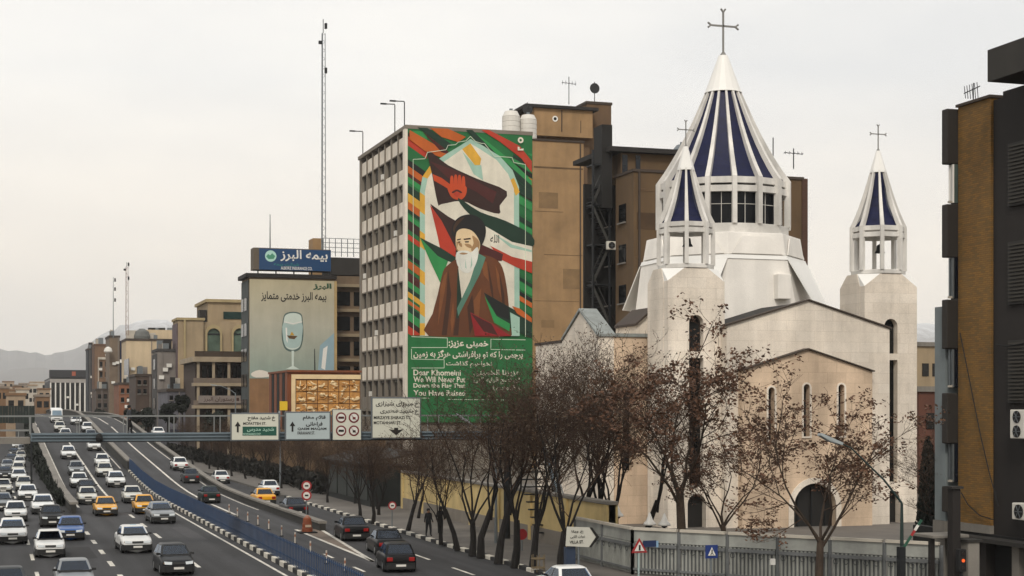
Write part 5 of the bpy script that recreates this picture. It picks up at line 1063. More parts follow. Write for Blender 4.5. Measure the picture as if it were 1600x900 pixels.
def arrow_up(t, u, x, y, s, down=False):
    if not down: pts = [(x - s * .18, y + s), (x - s * .18, y - s * .1), (x - s * .55, y - s * .1), (x, y - s), (x + s * .55, y - s * .1), (x + s * .18, y - s * .1), (x + s * .18, y + s)]
    else: pts = [(x - s * 1.9, y - s * .55), (x - s * .5, y - s * .35), (x - s * .5, y - s * .9), (x + s * .5, y - s * .9), (x + s * .5, y - s * .35), (x + s * 1.9, y - s * .55), (x, y + s)]
    poly_u('arrow', pts, u, INK, t)
t, u = board(360, 645, 437, 689, 'white direction sign with up arrow and green lower field', SWH)
arrow_up(t, u, 371.5, 667, 8.5); text_u('خ شهید مفتح', 387, 650, 430, 658, u, INK, t, bold=.03); text_u('MOFATTEH ST.', 380, 659.5, 416, 664, u, INK, t, bold=.02); g = poly_u('green_field', [(379, 666.5), (432, 666.5), (432, 680.5), (379, 680.5)], u, SGREEN, t); text_u('شهید مدرس', 386, 668, 428, 675, u - .012, flat('sign pale green', '#9fc4b2'), t, bold=.02); text_u('MODARRES EXP.', 380, 676.5, 408, 680, u - .012, flat('sign pale green', '#9fc4b2'), t)
t, u = board(445, 643, 517, 688, 'greyish direction sign with up arrow, second from the green one', SGR)
arrow_up(t, u, 457, 666.5, 8); text_u('قائم مقام', 473, 649, 509, 657, u, INK, t, bold=.03); text_u('فراهانی', 478, 659, 504, 667, u, INK, t, bold=.03); text_u('QAEM MAQAM', 465, 668, 510, 672.5, u, INK, t, bold=.02); text_u('FARAHANI ST.', 465, 674, 492, 679, u, INK, t, bold=.02)
t, u = board(519, 639.5, 565, 688, 'square white board with four red ringed prohibition signs', SWH, 'prohibition_board', 1.2)
RED = flat('sign red', '#7c1c22', .5)
for k, (x, y) in enumerate(((533, 652.5), (553, 652.5), (533, 673), (553, 673))):
    q = onU(x, y, u); rr_ = 8.3 / 2500 * (FU / ray(x, y).y); cir = lambda s: [(rr_ * s * math.cos(i * math.pi / 12), rr_ * s * math.sin(i * math.pi / 12)) for i in range(24)]
    b = MB(); b.slab(cir(1), [], q, UX, UZ, (0, .008, 0)); d = b.build('sign_disc', RED, t); b = MB(); b.slab(cir(.72), [], q + Vector((0, -.012, 0)), UX, UZ, (0, .008, 0)); b.build('disc_centre', BWHITE, d)
    if k in (0, 2): MB().box(q.x - rr_ * .5, q.x + rr_ * .5, u - .03, u - .021, q.z - rr_ * .18, q.z + rr_ * .2).build('symbol', INK, d)
    if k == 0: MB().box(q.x - rr_ * .6, q.x + rr_ * .6, u - .04, u - .031, q.z - rr_ * .08, q.z + rr_ * .02).build('bar', RED, d)
    if k in (1, 3): MB().bar((q.x - rr_ * .5, u - .025, q.z + rr_ * .5), (q.x + rr_ * .5, u - .025, q.z - rr_ * .5), .04, .01).build('bar', RED, d); MB().box(q.x - rr_ * .25, q.x + rr_ * .3, u - .03, u - .021, q.z - rr_ * .3, q.z + rr_ * .1).build('symbol', RED if k == 1 else INK, d)
t, u = board(580, 620.5, 658, 685.5, 'largest grey framed sign with a wide down arrow', SWH)
text_u('خ میرزای شیرازی', 587, 627, 654, 637, u, INK, t, bold=.02); text_u('خ شهید مطهری', 594, 639, 654, 648, u, INK, t, bold=.02); text_u('MIRZAYE SHIRAZI ST.', 584, 650, 642, 655, u, INK, t, bold=.02); text_u('MOTAHHARI ST.', 584, 658, 627, 663, u, INK, t, bold=.02); arrow_up(t, u, 619, 674, 6.2, True)
p = onU(155, 684, FU - .2); t = thing('hanging_lamp', 'dark round lamp fixed to the footbridge girder', 'lamp', (p.x, p.y, p.z - .2)); MB().lathe((p.x, FU - .3, p.z - .2), [(.04, 0), (.14, .05), (.16, .2), (.1, .36), (.03, .4)], 12).build('housing', BLACK, t, smooth=True); MB().bar((p.x, FU - .3, p.z + .18), (p.x, FU - .02, p.z + .18), .04).build('bracket', DSTEEL, t)
# green hoarding far left
a, c = onY(-40, 634, 120), onY(54, 661, 120); t = thing('green_hoarding', 'dark green corrugated hoarding beyond the footbridge at far left', 'hoarding', (c.x - 2, a.y, 0)); HG = M('dark green sheet', '#12241f', .6, var=.2, streak=.2)
for k in range(22): x = c.x - 4.6 + k * .21; bx('sheet', HG, t, x, x + .2, c.y, c.y + .06 + .04 * (k % 2), c.z, a.z)
for x in (c.x - 4.2, c.x - .3): bx('post', DSTEEL, t, x, x + .15, c.y + .15, c.y + .3, 0, a.z - .1)
CARGLASS = bpy.data.materials.new('tinted car glass'); CARGLASS.use_nodes = True
_t = CARGLASS.node_tree; _t.nodes.clear(); _o = _t.nodes.new('ShaderNodeOutputMaterial'); _m = _t.nodes.new('ShaderNodeMixShader'); _a = _t.nodes.new('ShaderNodeBsdfTransparent'); _g = _t.nodes.new('ShaderNodeBsdfGlossy'); _f = _t.nodes.new('ShaderNodeFresnel')
_a.inputs[0].default_value = (.5, .58, .64, 1); _g.inputs['Roughness'].default_value = .04; _g.inputs[0].default_value = (.75, .85, 1, 1); _f.inputs['IOR'].default_value = 1.7
_t.links.new(_f.outputs[0], _m.inputs[0]); _t.links.new(_a.outputs[0], _m.inputs[1]); _t.links.new(_g.outputs[0], _m.inputs[2]); _t.links.new(_m.outputs[0], _o.inputs[0])
# ------------------------------------------------------------------ vehicles: three kinds modelled once, then copied with their parts
def paint(name, col):
    dk = name in ('black', 'dark', 'green', 'grey'); return M('car paint ' + name, col, .4 if dk else .34, var=.06, scale=.8, coat=.16 if dk else .4, spec=.12 if dk else .3)
PAINT = {'white': paint('white', '#d6d7d5'), 'offwhite': paint('offwhite', '#c2c1b8'), 'silver': paint('silver', '#7f8488'), 'grey': paint('grey', '#3f4346'), 'black': paint('black', '#101113'), 'blue': paint('blue', '#2c5c9e'), 'taxi': paint('taxi', '#dc9d12'), 'green': paint('green', '#1f2f2c'), 'dark': paint('dark', '#23262a')}
TRIM = M('black trim', '#131414', .6, var=.1); RIM = M('wheel rim', '#8a8c8e', .4, .6, var=.1); HL = M('headlight glass', '#c4cacc', .08, var=.1, spec=.9); TL_ = M('tail light', '#a01612', .25, var=.1); AMB = M('amber lamp', '#b06018', .2)
def make_car(name, L, W, H, hood, belt, cowl, rear_base, roof_f, roof_r, trunk, bump_dark=True):
    t = empty(name); hl = L / 2; hw = W / 2
    st = [(-hl, .34, hood - .16, .80), (-hl + .07, .26, hood - .07, .90), (-hl + .3, .2, hood, .97), (cowl - .1, .2, belt - .06, 1), (cowl + .3, .2, belt, 1), (0, .2, belt, 1), (rear_base - .3, .2, belt + .01, 1)]
    if trunk: st += [(rear_base + .05, .2, belt, 1), (hl - .25, .22, belt - .02, .97), (hl - .06, .28, belt - .1, .92), (hl, .36, belt - .2, .84)]
    else: st += [(hl - .2, .22, belt - .02, .97), (hl - .05, .28, belt - .08, .92), (hl, .38, belt - .22, .86)]
    rs = []
    for y, zb, zt, k in st:
        w = hw * k; m = (zb + zt) / 2
        half = [(w * .88, zb), (w * .985, zb + .12), (w, m + .04), (w * .975, zt - .06), (w * .9, zt), (w * .45, zt + .025)]
        rs.append([(x, y, z) for x, z in half] + [(-x, y, z) for x, z in half[::-1]])
    b = MB().rings(rs)
    # cabin: three outlines, waist to roof
    def outline(yf, yr, w, z, c): return [(-w + c, yf, z), (w - c, yf, z), (w, yf + c * 1.6, z), (w, yr - c * 1.2, z), (w - c, yr, z), (-w + c, yr, z), (-w, yr - c * 1.2, z), (-w, yf + c * 1.6, z)]
    zb = belt - .03; w0, w1 = hw * .93, hw * .74
    o0 = outline(cowl, rear_base, w0, zb, .1); o1 = outline(roof_f, roof_r, w1, H - .06, .1); o2 = outline(roof_f + .14, roof_r - .12, w1 - .1, H, .12)
    body = b.build('body', PAINT['white'], t, smooth=True)
    bm = bmesh.new(); bm.from_mesh(body.data)                  # round the panels off
    bmesh.ops.subdivide_edges(bm, edges=bm.edges[:], cuts=1, use_grid_fill=True, smooth=.6); bm.to_mesh(body.data); bm.free()
    body.data.polygons.foreach_set('use_smooth', [True] * len(body.data.polygons)); body.data.set_sharp_from_angle(angle=R(45))
    o1b = [(x, y, z - .05) for x, y, z in o1]
    rf = MB().rings([o1b, o1, o2]).build('roof', PAINT['white'], t, smooth=True, bevel=.03); rf.data.set_sharp_from_angle(angle=R(40))
    V_ = Vector
    for i, j in ((1, 2), (3, 4), (5, 6), (7, 0)):              # the four corner pillars
        P = [V_(o0[i]), V_(o0[j]), V_(o1[j]), V_(o1[i])]; c = V_((0, (cowl + rear_base) / 2, zb)); n = (P[1] - P[0]).cross(P[2] - P[0]).normalized()
        if n.dot(P[0] - c) < 0: n = -n
        MB().extr(P, -n * .05).build('pillar', PAINT['white'], t)
    for sx, i, j in ((1, 2, 3), (-1, 7, 6)):                   # middle pillars
        A, B, Cc, D = V_(o0[i]), V_(o0[j]), V_(o1[j]), V_(o1[i]); MB().extr([A.lerp(B, .47), A.lerp(B, .53), D.lerp(Cc, .53), D.lerp(Cc, .47)], (-sx * .04, 0, 0)).build('middle_pillar', TRIM, t)
    INT = M('car interior', '#1d1d1f', .9, var=.2)
    MB().hull([(x * w0 * .97, y, z) for x in (-1, 1) for y in (cowl + .05, rear_base - .06) for z in (belt + .035, belt + .05)] + [(x * w0 * .9, cowl + .3, belt + .09) for x in (-1, 1)]).build('dashboard', INT, t)
    yc = (roof_f + roof_r) / 2
    for x, y, w in ((-.36, yc - .1, .22), (.36, yc - .1, .22), (0, roof_r - .05, .6)):
        MB().hull([(x + k * w, y + d, belt + h) for k in (-1, 1) for d, h in ((-.02, .06), (.1, .06), (.06, .24), (.12, .24))]).build('seat', INT, t, bevel=.02, seg=1)
        if w < .3: MB().hull([(x + k * .1, y + .07 + d, belt + h) for k in (-1, 1) for d in (0, .06) for h in (.27, .39)]).build('headrest', INT, t)
    def pane(nm, A, B, Cc, D, i0, i1, i2, i3, out):            # glass between the pillars
        A, B, Cc, D = map(Vector, (A, B, Cc, D)); f = lambda s_, v: (A.lerp(B, s_)).lerp(D.lerp(Cc, s_), v); n = (B - A).cross(D - A).normalized()
        if n.dot(Vector(out)) < 0: n = -n
        MB().extr([f(i0, i2), f(i1, i2), f(i1, i3), f(i0, i3)], -n * .012).build(nm, CARGLASS, t)
    pane('windscreen', o0[0], o0[1], o1[1], o1[0], 0, 1, .02, .97, (0, -1, .3)); pane('rear_window', o0[5], o0[4], o1[4], o1[5], 0, 1, .04, .97, (0, 1, .3))
    for s in (0, 1):
        A, B, Cc, D = ((o0[2], o0[3], o1[3], o1[2]) if s == 0 else (o0[7], o0[6], o1[6], o1[7])); out = (1 if s == 0 else -1, 0, .2)
        pane('side_window', A, B, Cc, D, 0, .47, .05, .95, out); pane('side_window', A, B, Cc, D, .53, 1, .05, .95, out)
    r = .29
    for sx in (-1, 1):
        for y in (-hl + .78, hl - .82):
            MB().path([(sx * (hw - .1), y, r + .03), (sx * (hw + .004), y, r + .03)], r + .065, 18).build('wheel_arch', TRIM, t)
            w = MB().path([(sx * (hw - .18), y, r), (sx * (hw + .012), y, r)], r, 18).build('wheel', BLACK, t)
            MB().lathe((0, 0, 0), [(.01, 0)], 3).v; q = MB().path([(sx * (hw + .0125), y, r), (sx * (hw + .022), y, r)], r * .62, 12).build('rim', RIM, w)
        MB().extr([(sx * hw * .84, -hl - .03, hood - .19), (sx * hw * .42, -hl - .06, hood - .21), (sx * hw * .40, -hl - .03, hood - .08), (sx * hw * .86, -hl + .0, hood - .05)], (0, .14, 0)).build('headlight', HL, t)
        MB().box(min(sx * hw * .8, sx * hw * .88), max(sx * hw * .8, sx * hw * .88), -hl + .04, -hl + .14, hood - .18, hood - .1).build('indicator', M('clear amber', '#a8835a', .2), t)
        zt = belt - .14; MB().box(min(sx * hw * .5, sx * hw * .86), max(sx * hw * .5, sx * hw * .86), hl - .1, hl + .045, zt - .2, zt).build('tail_light', TL_, t, bevel=.02, seg=1)
        MB().hull([(sx * (hw * .9), cowl + .32, belt + .02), (sx * (hw + .12), cowl + .36, belt + .02), (sx * (hw + .12), cowl + .36, belt + .14), (sx * (hw * .9), cowl + .32, belt + .13), (sx * (hw + .1), cowl + .28, belt + .05), (sx * (hw + .1), cowl + .28, belt + .12)]).build('mirror', TRIM, t)
    MB().extr([(-hw * .36, -hl - .055, hood - .2), (hw * .36, -hl - .055, hood - .2), (hw * .36, -hl - .025, hood - .09), (-hw * .36, -hl - .025, hood - .09)], (0, .12, 0)).build('grille', TRIM, t)
    for s, y in ((-1, -hl), (1, hl)):
        bm_ = MB().hull([(x * hw * 1.0, y - s * .3, z) for x in (-1, 1) for z in (.17, .52)] + [(x * hw * .86, y + s * .085, z) for x in (-1, 1) for z in (.19, .49)]).build('bumper', TRIM if bump_dark else PAINT['silver'], t)  # deep and black: shade low on nose and tail is put into colour
        MB().box(-.25, .25, y + s * .09 - .006, y + s * .09 + .006, .32, .43).build('number_plate', BWHITE, t)
    for sx in (-1, 1):                                        # door seams; sill strips painted black for the shade low on the body
        for y in (cowl + .38, (cowl + rear_base) / 2 + .1, rear_base - .28): MB().box(min(sx * (hw - .01), sx * (hw + .003)), max(sx * (hw - .01), sx * (hw + .003)), y - .008, y + .008, .34, belt - .1).build('door_seam', TRIM, t)
        MB().box(min(sx * (hw - .01), sx * (hw + .012)), max(sx * (hw - .01), sx * (hw + .012)), -hl + 1.15, hl - 1.2, .2, .42).build('sill_shade_trim', TRIM, t)
    MB().hull([(x * hw * .82, cowl - .06, belt - .03) for x in (-1, 1)] + [(x * hw * .84, cowl + .03, belt + .03) for x in (-1, 1)] + [(x * hw * .82, cowl - .05, belt - .06) for x in (-1, 1)]).build('wiper_cowl', TRIM, t)
    MB().box(-hw * .9, hw * .9, -hl + .5, hl - .5, .12, .3).build('underbody', BLACK, t)
    return t
CARS = {'sedan': make_car('sedan_car', 4.35, 1.68, 1.40, .74, .9, -.98, 1.32, -.25, .8, True), 'hatch': make_car('hatchback_car', 3.85, 1.64, 1.43, .76, .92, -1.05, 1.72, -.3, 1.25, False), 'saloon': make_car('saloon_car', 4.5, 1.72, 1.46, .78, .95, -1.05, 1.45, -.2, .95, True), 'boxy': make_car('compact_car', 3.9, 1.6, 1.44, .8, .94, -.85, 1.2, -.3, .78, True)}
def make_van():
    t = empty('minibus'); b = MB(); rs = []
    for y, zb, zt, w in ((-2.5, .35, .95, .84), (-2.44, .3, 1.1, .9), (-2.0, .28, 2.1, .93), (-1.7, .28, 2.3, .95), (2.4, .28, 2.32, .95), (2.5, .34, 2.2, .92)):
        half = [(w * .9, zb), (w, zb + .15), (w, (zb + zt) / 2), (w * .93, zt - .08), (w * .8, zt)]; rs.append([(x, y, z) for x, z in half] + [(-x, y, z) for x, z in half[::-1]])
    body = b.rings(rs).build('body', PAINT['white'], t, smooth=True); body.data.set_sharp_from_angle(angle=R(40))
    MB().extr([(-.76, -2.44, 1.18), (.76, -2.44, 1.18), (.7, -2.06, 2.02), (-.7, -2.06, 2.02)], (0, .1, 0)).build('windscreen', CARGLASS, t)
    for s in (-1, 1):
        MB().box(min(s * .945, s * .96), max(s * .945, s * .96), -1.6, 2.2, 1.25, 1.95).build('side_window', CARGLASS, t); MB().box(min(s * .5, s * .78), max(s * .5, s * .78), -2.53, -2.45, .62, .82).build('headlight', HL, t)
        for y in (-1.7, 1.6): w = MB().path([(s * .75, y, .32), (s * .965, y, .32)], .32, 16).build('wheel', BLACK, t)
    MB().box(-.8, .8, -2.56, -2.44, .32, .55).build('bumper', TRIM, t); MB().box(-.25, .25, -2.58, -2.565, .38, .5).build('number_plate', BWHITE, t); MB().box(-.45, .45, -2.53, -2.46, .68, .78).build('grille', TRIM, t)
    return t
CARS['van'] = make_van()
used_proto = set(); PLACED = []; CS = .77
def car(kind, px, py, col, lane, label, cat='car', group=None, roofbox=None, yaw=0):
    if lane in 'LS': p = onZ(px, py, 0); p.z = .006
    else: p = on_ramp(px, py); p.z += .012
    p.y += {'sedan': 2.1, 'saloon': 2.2, 'hatch': 1.85, 'boxy': 1.9, 'van': 2.4}[kind] * CS       # the measured point is the near bumper
    if lane in 'MO': p.z = ramp(p.y) + .012
    if kind in used_proto: t = copy_tree(CARS[kind])
    else: t = CARS[kind]; used_proto.add(kind)
    t.scale = (CS, CS, CS); t.location = p; sl = math.atan((ramp(p.y + 2) - ramp(p.y - 2)) / 4) if lane in 'MO' else 0
    t.rotation_euler = (sl, 0, R(yaw)) if lane in 'LM' else (-sl, 0, math.pi + R(yaw))
    tag(t, label, cat, group or {'L': 'cars jammed in the lower left carriageway', 'M': 'cars coming down from the flyover', 'O': 'cars leaving up the flyover', 'S': 'cars on the service road'}[lane])
    for c in t.children:
        if c.name.startswith(('body', 'roof', 'pillar')):
            c.material_slots[0].link = 'OBJECT'; c.material_slots[0].material = PAINT[col]
    if roofbox:
        o = MB().hull([(x, y, z) for x in (-.2, .2) for y in (-.06, .1) for z in (1.40, 1.41)] + [(x, .02, 1.5) for x in (-.17, .17)]).build('roof_light', flat('roof box', roofbox, .4), None, origin=(0, 0, 0)); o.parent = t; o.location = (0, 0, 0)
    PLACED.append((px, py, p.x, p.y, label)); return t
# lower left carriageway, coming towards the camera (bumper foot measured in the photograph)
car('boxy', 14, 946, 'grey', 'L', 'dark grey car cut off at the bottom left corner')
car('sedan', 119, 929, 'silver', 'L', 'silver car cut by the lower edge beside the dashed line')
car('boxy', 79, 872, 'white', 'L', 'white boxy car in front of the blue car')
car('saloon', 20, 851, 'white', 'L', 'large white sedan at the left edge beside the white boxy car')
car('sedan', 113, 845, 'blue', 'L', 'bright blue sedan among white cars', yaw=-3)
car('boxy', 82, 824, 'black', 'L', 'black car just behind the blue sedan')
car('saloon', 68, 804, 'white', 'L', 'white sedan directly behind the black car')
car('boxy', 25, 816, 'white', 'L', 'white car behind the large white sedan at the left edge')
car('sedan', 3, 799, 'silver', 'L', 'silver car half out of frame at the left edge')
car('sedan', 44, 783, 'white', 'L', 'white sedan leading the distant jam by the retaining wall')
car('boxy', 38, 768, 'offwhite', 'L', 'off-white car, second in the distant jam by the retaining wall')
car('sedan', 30, 753, 'white', 'L', 'white sedan, third in the distant jam by the retaining wall')
car('boxy', 5, 773, 'offwhite', 'L', 'off-white car at the left edge above the silver one')
car('sedan', 8, 748, 'grey', 'L', 'grey sedan at the left edge beyond the off-white car')
for i, (x, y, c) in enumerate(((29, 741, 'offwhite'), (12, 735, 'silver'), (31, 730, 'white'), (18, 724, 'grey'), (33, 719, 'offwhite'), (22, 713, 'dark'), (35, 707, 'silver'), (26, 701, 'white'))):
    car('sedan' if i % 2 else 'boxy', x, y, c, 'L', '%s car, %s in the tail of the jam under the footbridge' % ({'offwhite': 'off-white', 'dark': 'dark'}.get(c, c), ['first', 'second', 'third', 'fourth', 'fifth', 'sixth', 'seventh', 'last'][i]))
# middle carriageway, coming down from the flyover
car('hatch', 277, 900, 'dark', 'M', 'dark grey hatchback with bright headlights at the bottom of the middle lanes', yaw=2)
car('saloon', 213, 865, 'white', 'M', 'white sedan with a small light on its roof', roofbox='#9fb6c4', yaw=2)
car('saloon', 255, 819, 'silver', 'M', 'silver grey sedan in front of the blue barrier', yaw=2)
car('boxy', 228, 804, 'taxi', 'M', 'yellow taxi half hidden behind the silver grey sedan')
car('sedan', 167, 807, 'taxi', 'M', 'yellow taxi alone in the left of the middle lanes')
car('boxy', 209, 787, 'offwhite', 'M', 'off-white car right behind the half hidden yellow taxi')
car('boxy', 138, 789, 'offwhite', 'M', 'off-white compact car behind the lone yellow taxi')
car('sedan', 137, 776, 'dark', 'M', 'dark sedan close behind the off-white compact car')
car('sedan', 125, 763, 'white', 'M', 'white sedan in the left lane, first above the dark sedan')
car('boxy', 120, 744, 'silver', 'M', 'silver car in the left lane, second above the dark sedan')
car('saloon', 183, 762, 'white', 'M', 'white sedan nearest of the three beside the median wall')
car('sedan', 165, 746, 'offwhite', 'M', 'off-white sedan, middle one of three beside the median wall')
car('boxy', 161, 731, 'white', 'M', 'white car, farthest of three beside the median wall')
car('saloon', 108, 718, 'white', 'M', 'white sedan alone in the left lane just below the footbridge')
car('boxy', 148, 705, 'white', 'M', 'white car in the right lane just below the footbridge')
car('sedan', 103, 687, 'white', 'M', 'white sedan seen through the footbridge, in the left lane')
car('boxy', 143, 689, 'silver', 'M', 'silver car seen through the footbridge, in the right lane')
car('boxy', 94, 675, 'offwhite', 'M', 'off-white car on the flyover crest, in front of the minibus')
car('sedan', 138, 676, 'white', 'M', 'white sedan on the crest right of the off-white car')
car('van', 89, 661, 'white', 'M', 'white minibus at the top of the flyover', 'minibus')
car('sedan', 120, 664, 'white', 'M', 'white sedan on the crest beside the minibus')
# outgoing lanes, seen from behind
car('sedan', 283, 736, 'white', 'O', 'white car driving away up the flyover ramp')
car('boxy', 300, 756, 'grey', 'O', 'grey car driving away behind the white one on the ramp')
car('boxy', 331, 787, 'green', 'O', 'dark green car driving away, lowest on the ramp')
car('sedan', 249, 684, 'white', 'O', 'white car far up the outgoing lanes behind the footbridge')
# service road
car('sedan', 348, 756, 'white', 'S', 'white car mostly hidden behind the side wall'); car('boxy', 425, 775, 'white', 'S', 'white car ahead of the yellow taxi on the service road'); car('sedan', 417, 790, 'taxi', 'S', 'yellow taxi on the service road seen from behind')
car('sedan', 466, 808, 'dark', 'S', 'dark car beside the orange barrel'); car('saloon', 561, 846, 'black', 'S', 'black sedan on the service road, alone beside the gore', yaw=-4); car('sedan', 616, 869, 'black', 'S', 'black sedan partly hidden by the nearest black car', yaw=-4); car('hatch', 632, 895, 'black', 'S', 'nearest black car with glowing red tail light at the bottom edge', yaw=-6)
car('saloon', 912, 944, 'white', 'S', 'white car at the bottom edge under the arrow sign, only its roof showing')
# ------------------------------------------------------------------ trees: grown limb by limb
BARK = M('dark bark', '#1b1613', .95, var=.3, scale=3, grain=.2, bump=.5, bscale=14); BARK2 = M('plane tree bark', '#4a3c30', .95, var=.4, scale=2, grain=.2)
TWIG = M('brown twigs', '#4b3729', .95, var=.3, scale=1.2); LEAFR = M('withered leaves', '#5a4733', .8, var=.45, scale=2.2); LEAFB = M('dry brown leaves', '#6a4a35', .8, var=.5, scale=2.2)
def grow(seed, H, fork, limbs, spread, lean=(0, 0), twigs=5, r0=.16, up=.55, leaf=0, lsize=.1, dens=1.0):
    rg = random.Random(seed); wood, tw, lv = MB(), MB(), MB()
    def jit(d, a): return (d + Vector((rg.gauss(0, a), rg.gauss(0, a), rg.gauss(0, a * .6)))).normalized()
    def leaves(p, n, s):
        for _ in range(n):
            q = p + Vector((rg.gauss(0, s), rg.gauss(0, s), rg.gauss(0, s))); a = jit(Vector((0, 0, 0)) + Vector((rg.uniform(-1, 1), rg.uniform(-1, 1), rg.uniform(-1, 1))), .1) * lsize * rg.uniform(.6, 1.3); b = a.cross(Vector((rg.uniform(-1, 1), rg.uniform(-1, 1), rg.uniform(-1, 1)))).normalized() * lsize * rg.uniform(.4, .8)
            lv.add([q - a, q + b * .9, q + a, q - b], [(0, 1, 2, 3)])
    def limb(p, d, L, r, lvl):
        n = 5 if lvl <= 1 else 3; pts = [p]; rad = [r]; dd = d
        for i in range(n):
            dd = jit(dd + Vector((0, 0, up * (.16 if lvl < 2 else .10))), .10 + .05 * lvl); pts.append(pts[-1] + dd * (L / n)); rad.append(r * (1 - .75 * (i + 1) / n))
        (wood if lvl <= 1 else tw).path(pts, [max(x, .006) for x in rad], 6 if lvl == 0 else 5 if lvl == 1 else 3, cap=False)
        if lvl >= 4: 
            if leaf: leaves(pts[-1], rg.randint(0, leaf * 2), .1)
            return
        kids = {1: 6, 2: int(twigs * dens), 3: 3}[lvl]
        for k in range(kids):
            t = rg.uniform(.25, 1.0); i = min(int(t * n), n - 1); q = pts[i].lerp(pts[i + 1], t * n - i); side = Vector((rg.gauss(0, 1), rg.gauss(0, 1), rg.gauss(.25, .5))).normalized()
            limb(q, (dd * .75 + side * .75).normalized(), L * rg.uniform(.4, .62), max(r * .42, .007), lvl + 1)
        if leaf and lvl >= 3: leaves(pts[-1], rg.randint(0, leaf * 2), .12)
    top = Vector((lean[0], lean[1], fork)); pts = [Vector((0, 0, -.1)), Vector((lean[0] * .3, lean[1] * .3, fork * .4)) + Vector((rg.gauss(0, .05), rg.gauss(0, .05), 0)), top]
    wood.path(pts, [r0 * 1.35, r0 * 1.05, r0 * .85], 8, cap=False)
    for k in range(limbs):
        an = 2 * math.pi * (k + rg.uniform(-.3, .3)) / limbs; s = spread * rg.uniform(.5, 1.15)
        d = Vector((math.cos(an) * s + lean[0] * .1, math.sin(an) * s + lean[1] * .1, 1)).normalized()
        limb(top - Vector((0, 0, rg.uniform(0, fork * .25))), d, (H - fork) * rg.uniform(.62, .9), r0 * .42, 1)
    zm = max(max(v.z for v in wood.v), max(v.z for v in tw.v)); k = H / zm
    for m in (wood, tw, lv): m.v = [Vector((v.x, v.y, v.z * k)) for v in m.v]
    return wood, tw, lv
def tree_proto(name, bark, twig, leafm, *a, **k):
    w, t_, l = grow(*a, **k); t = empty(name); w.build('trunk', bark, t, recalc=False); t_.build('crown', twig, t, recalc=False)
    if l.v: o = l.build('leaves', leafm, t, recalc=False)
    return t
BARE = [tree_proto('bare_tree', BARK, TWIG, LEAFR, s, 9, f, n, sp, lean=ln, twigs=7, leaf=lf + 1, lsize=.05, r0=.135, dens=1.15, up=.95) for s, f, n, sp, ln, lf in ((1, 2.3, 5, .28, (.5, .1), 0), (2, 2.6, 4, .24, (-.4, .2), 1), (3, 1.9, 5, .36, (.1, -.1), 0), (4, 2.8, 4, .24, (.7, .3), 1), (6, 2.2, 6, .30, (-.2, 0), 1))]
rg = random.Random(21)
def tree(k, p, H, rot, label, group='bare trees along the kerb', protos=BARE, used=set()):
    src = protos[k]
    if (id(protos), k) in used: t = copy_tree(src)
    else: t = src; used.add((id(protos), k))
    s = H / 9; t.location = p; t.rotation_euler = (0, 0, R(rot)); t.scale = (s, s, s); tag(t, label, 'tree', group); return t
near = [(876, 897, 9.2, 2, 20, 'bare forked tree directly behind the arrow sign'), (832, 888, 9.0, 4, 130, 'bare tree left of the arrow sign, by the ringed plant guard'), (804, 884, 9.2, 0, 250, 'bare tree, second to the left of the arrow sign'), (778, 878, 9.6, 3, 10, 'bare tree with a thick trunk, third to the left of the arrow sign'), (751, 869, 9.2, 1, 200, 'thin bare tree, left of the thick trunk'), (738, 866, 8.6, 2, 300, 'slender crooked bare tree next to the thin one'), (715, 858, 7.0, 3, 160, 'bare tree with a broad trunk before the cream wall'), (689, 850, 5.6, 1, 80, 'small bare tree beside the two pedestrians'), (637, 830, 6.9, 0, 0, 'bare tree leaning right at the left end of the cream wall'), (583, 817, 6.4, 4, 60, 'bare tree above the lone black sedan'), (563, 808, 6.2, 2, 190, 'bare tree left of the dark kiosk')]
for x, y, H, k, rot, lb in near:
    p = onZ(x, y, .1); p.z = .1; tree(k, p, H, rot, lb)
nth = ['first', 'second', 'third', 'fourth', 'fifth', 'sixth', 'seventh', 'eighth', 'ninth', 'tenth', 'eleventh', 'twelfth', 'thirteenth', 'fourteenth', 'fifteenth', 'sixteenth']
for i in range(16):
    y = 92 + i * 6.2 + rg.uniform(-1, 1); v = 21.4 + rg.uniform(-.3, .5) + (3.2 if i % 3 == 1 else 0)
    tree((i * 3 + 1) % 5, Vector((v, y, .1)), rg.uniform(4.9, 5.8), rg.uniform(0, 360), 'bare street tree, %s in the far row counted away from the orange barrel' % nth[i])
for i in range(13):
    tree((i * 2 + 3) % 5, Vector((22.9 + rg.uniform(-.4, .9), 88 + i * 8 + rg.uniform(-2, 2), .1)), rg.uniform(4.6, 5.6), rg.uniform(0, 360), 'bare tree in the second row against the wall, %s counted from the kiosk' % nth[i], 'bare trees in a second row by the wall')
for i, (x, yb, Y, H, k, lb) in enumerate(((900, 850, 70, 9.9, 0, 'bare tree inside the compound, right of the arrow sign'), (935, 840, 72, 10.6, 4, 'bare multi-stemmed tree before the street-side gable'), (850, 835, 78, 9.6, 1, 'bare tree before the left end of the church wall'), (965, 830, 69, 9.6, 2, 'bare tree by the fence corner'), (1003, 830, 71, 8.6, 3, 'bare tree right behind the pair of bell lamps'))):
    p = onY(x, yb, Y); p.z = .1; tree(k, p, H, i * 70 + 15, lb, 'bare trees inside the church compound')
LEAFY = [tree_proto('plane_tree', BARK2, TWIG, LEAFB, s, 9, f, n, sp, lean=ln, twigs=5, leaf=9, lsize=.075, r0=.15, up=.4, dens=1.0) for s, f, n, sp, ln in ((31, 2.9, 5, .62, (.25, 0)), (35, 3.2, 5, .66, (-.2, .2)))]
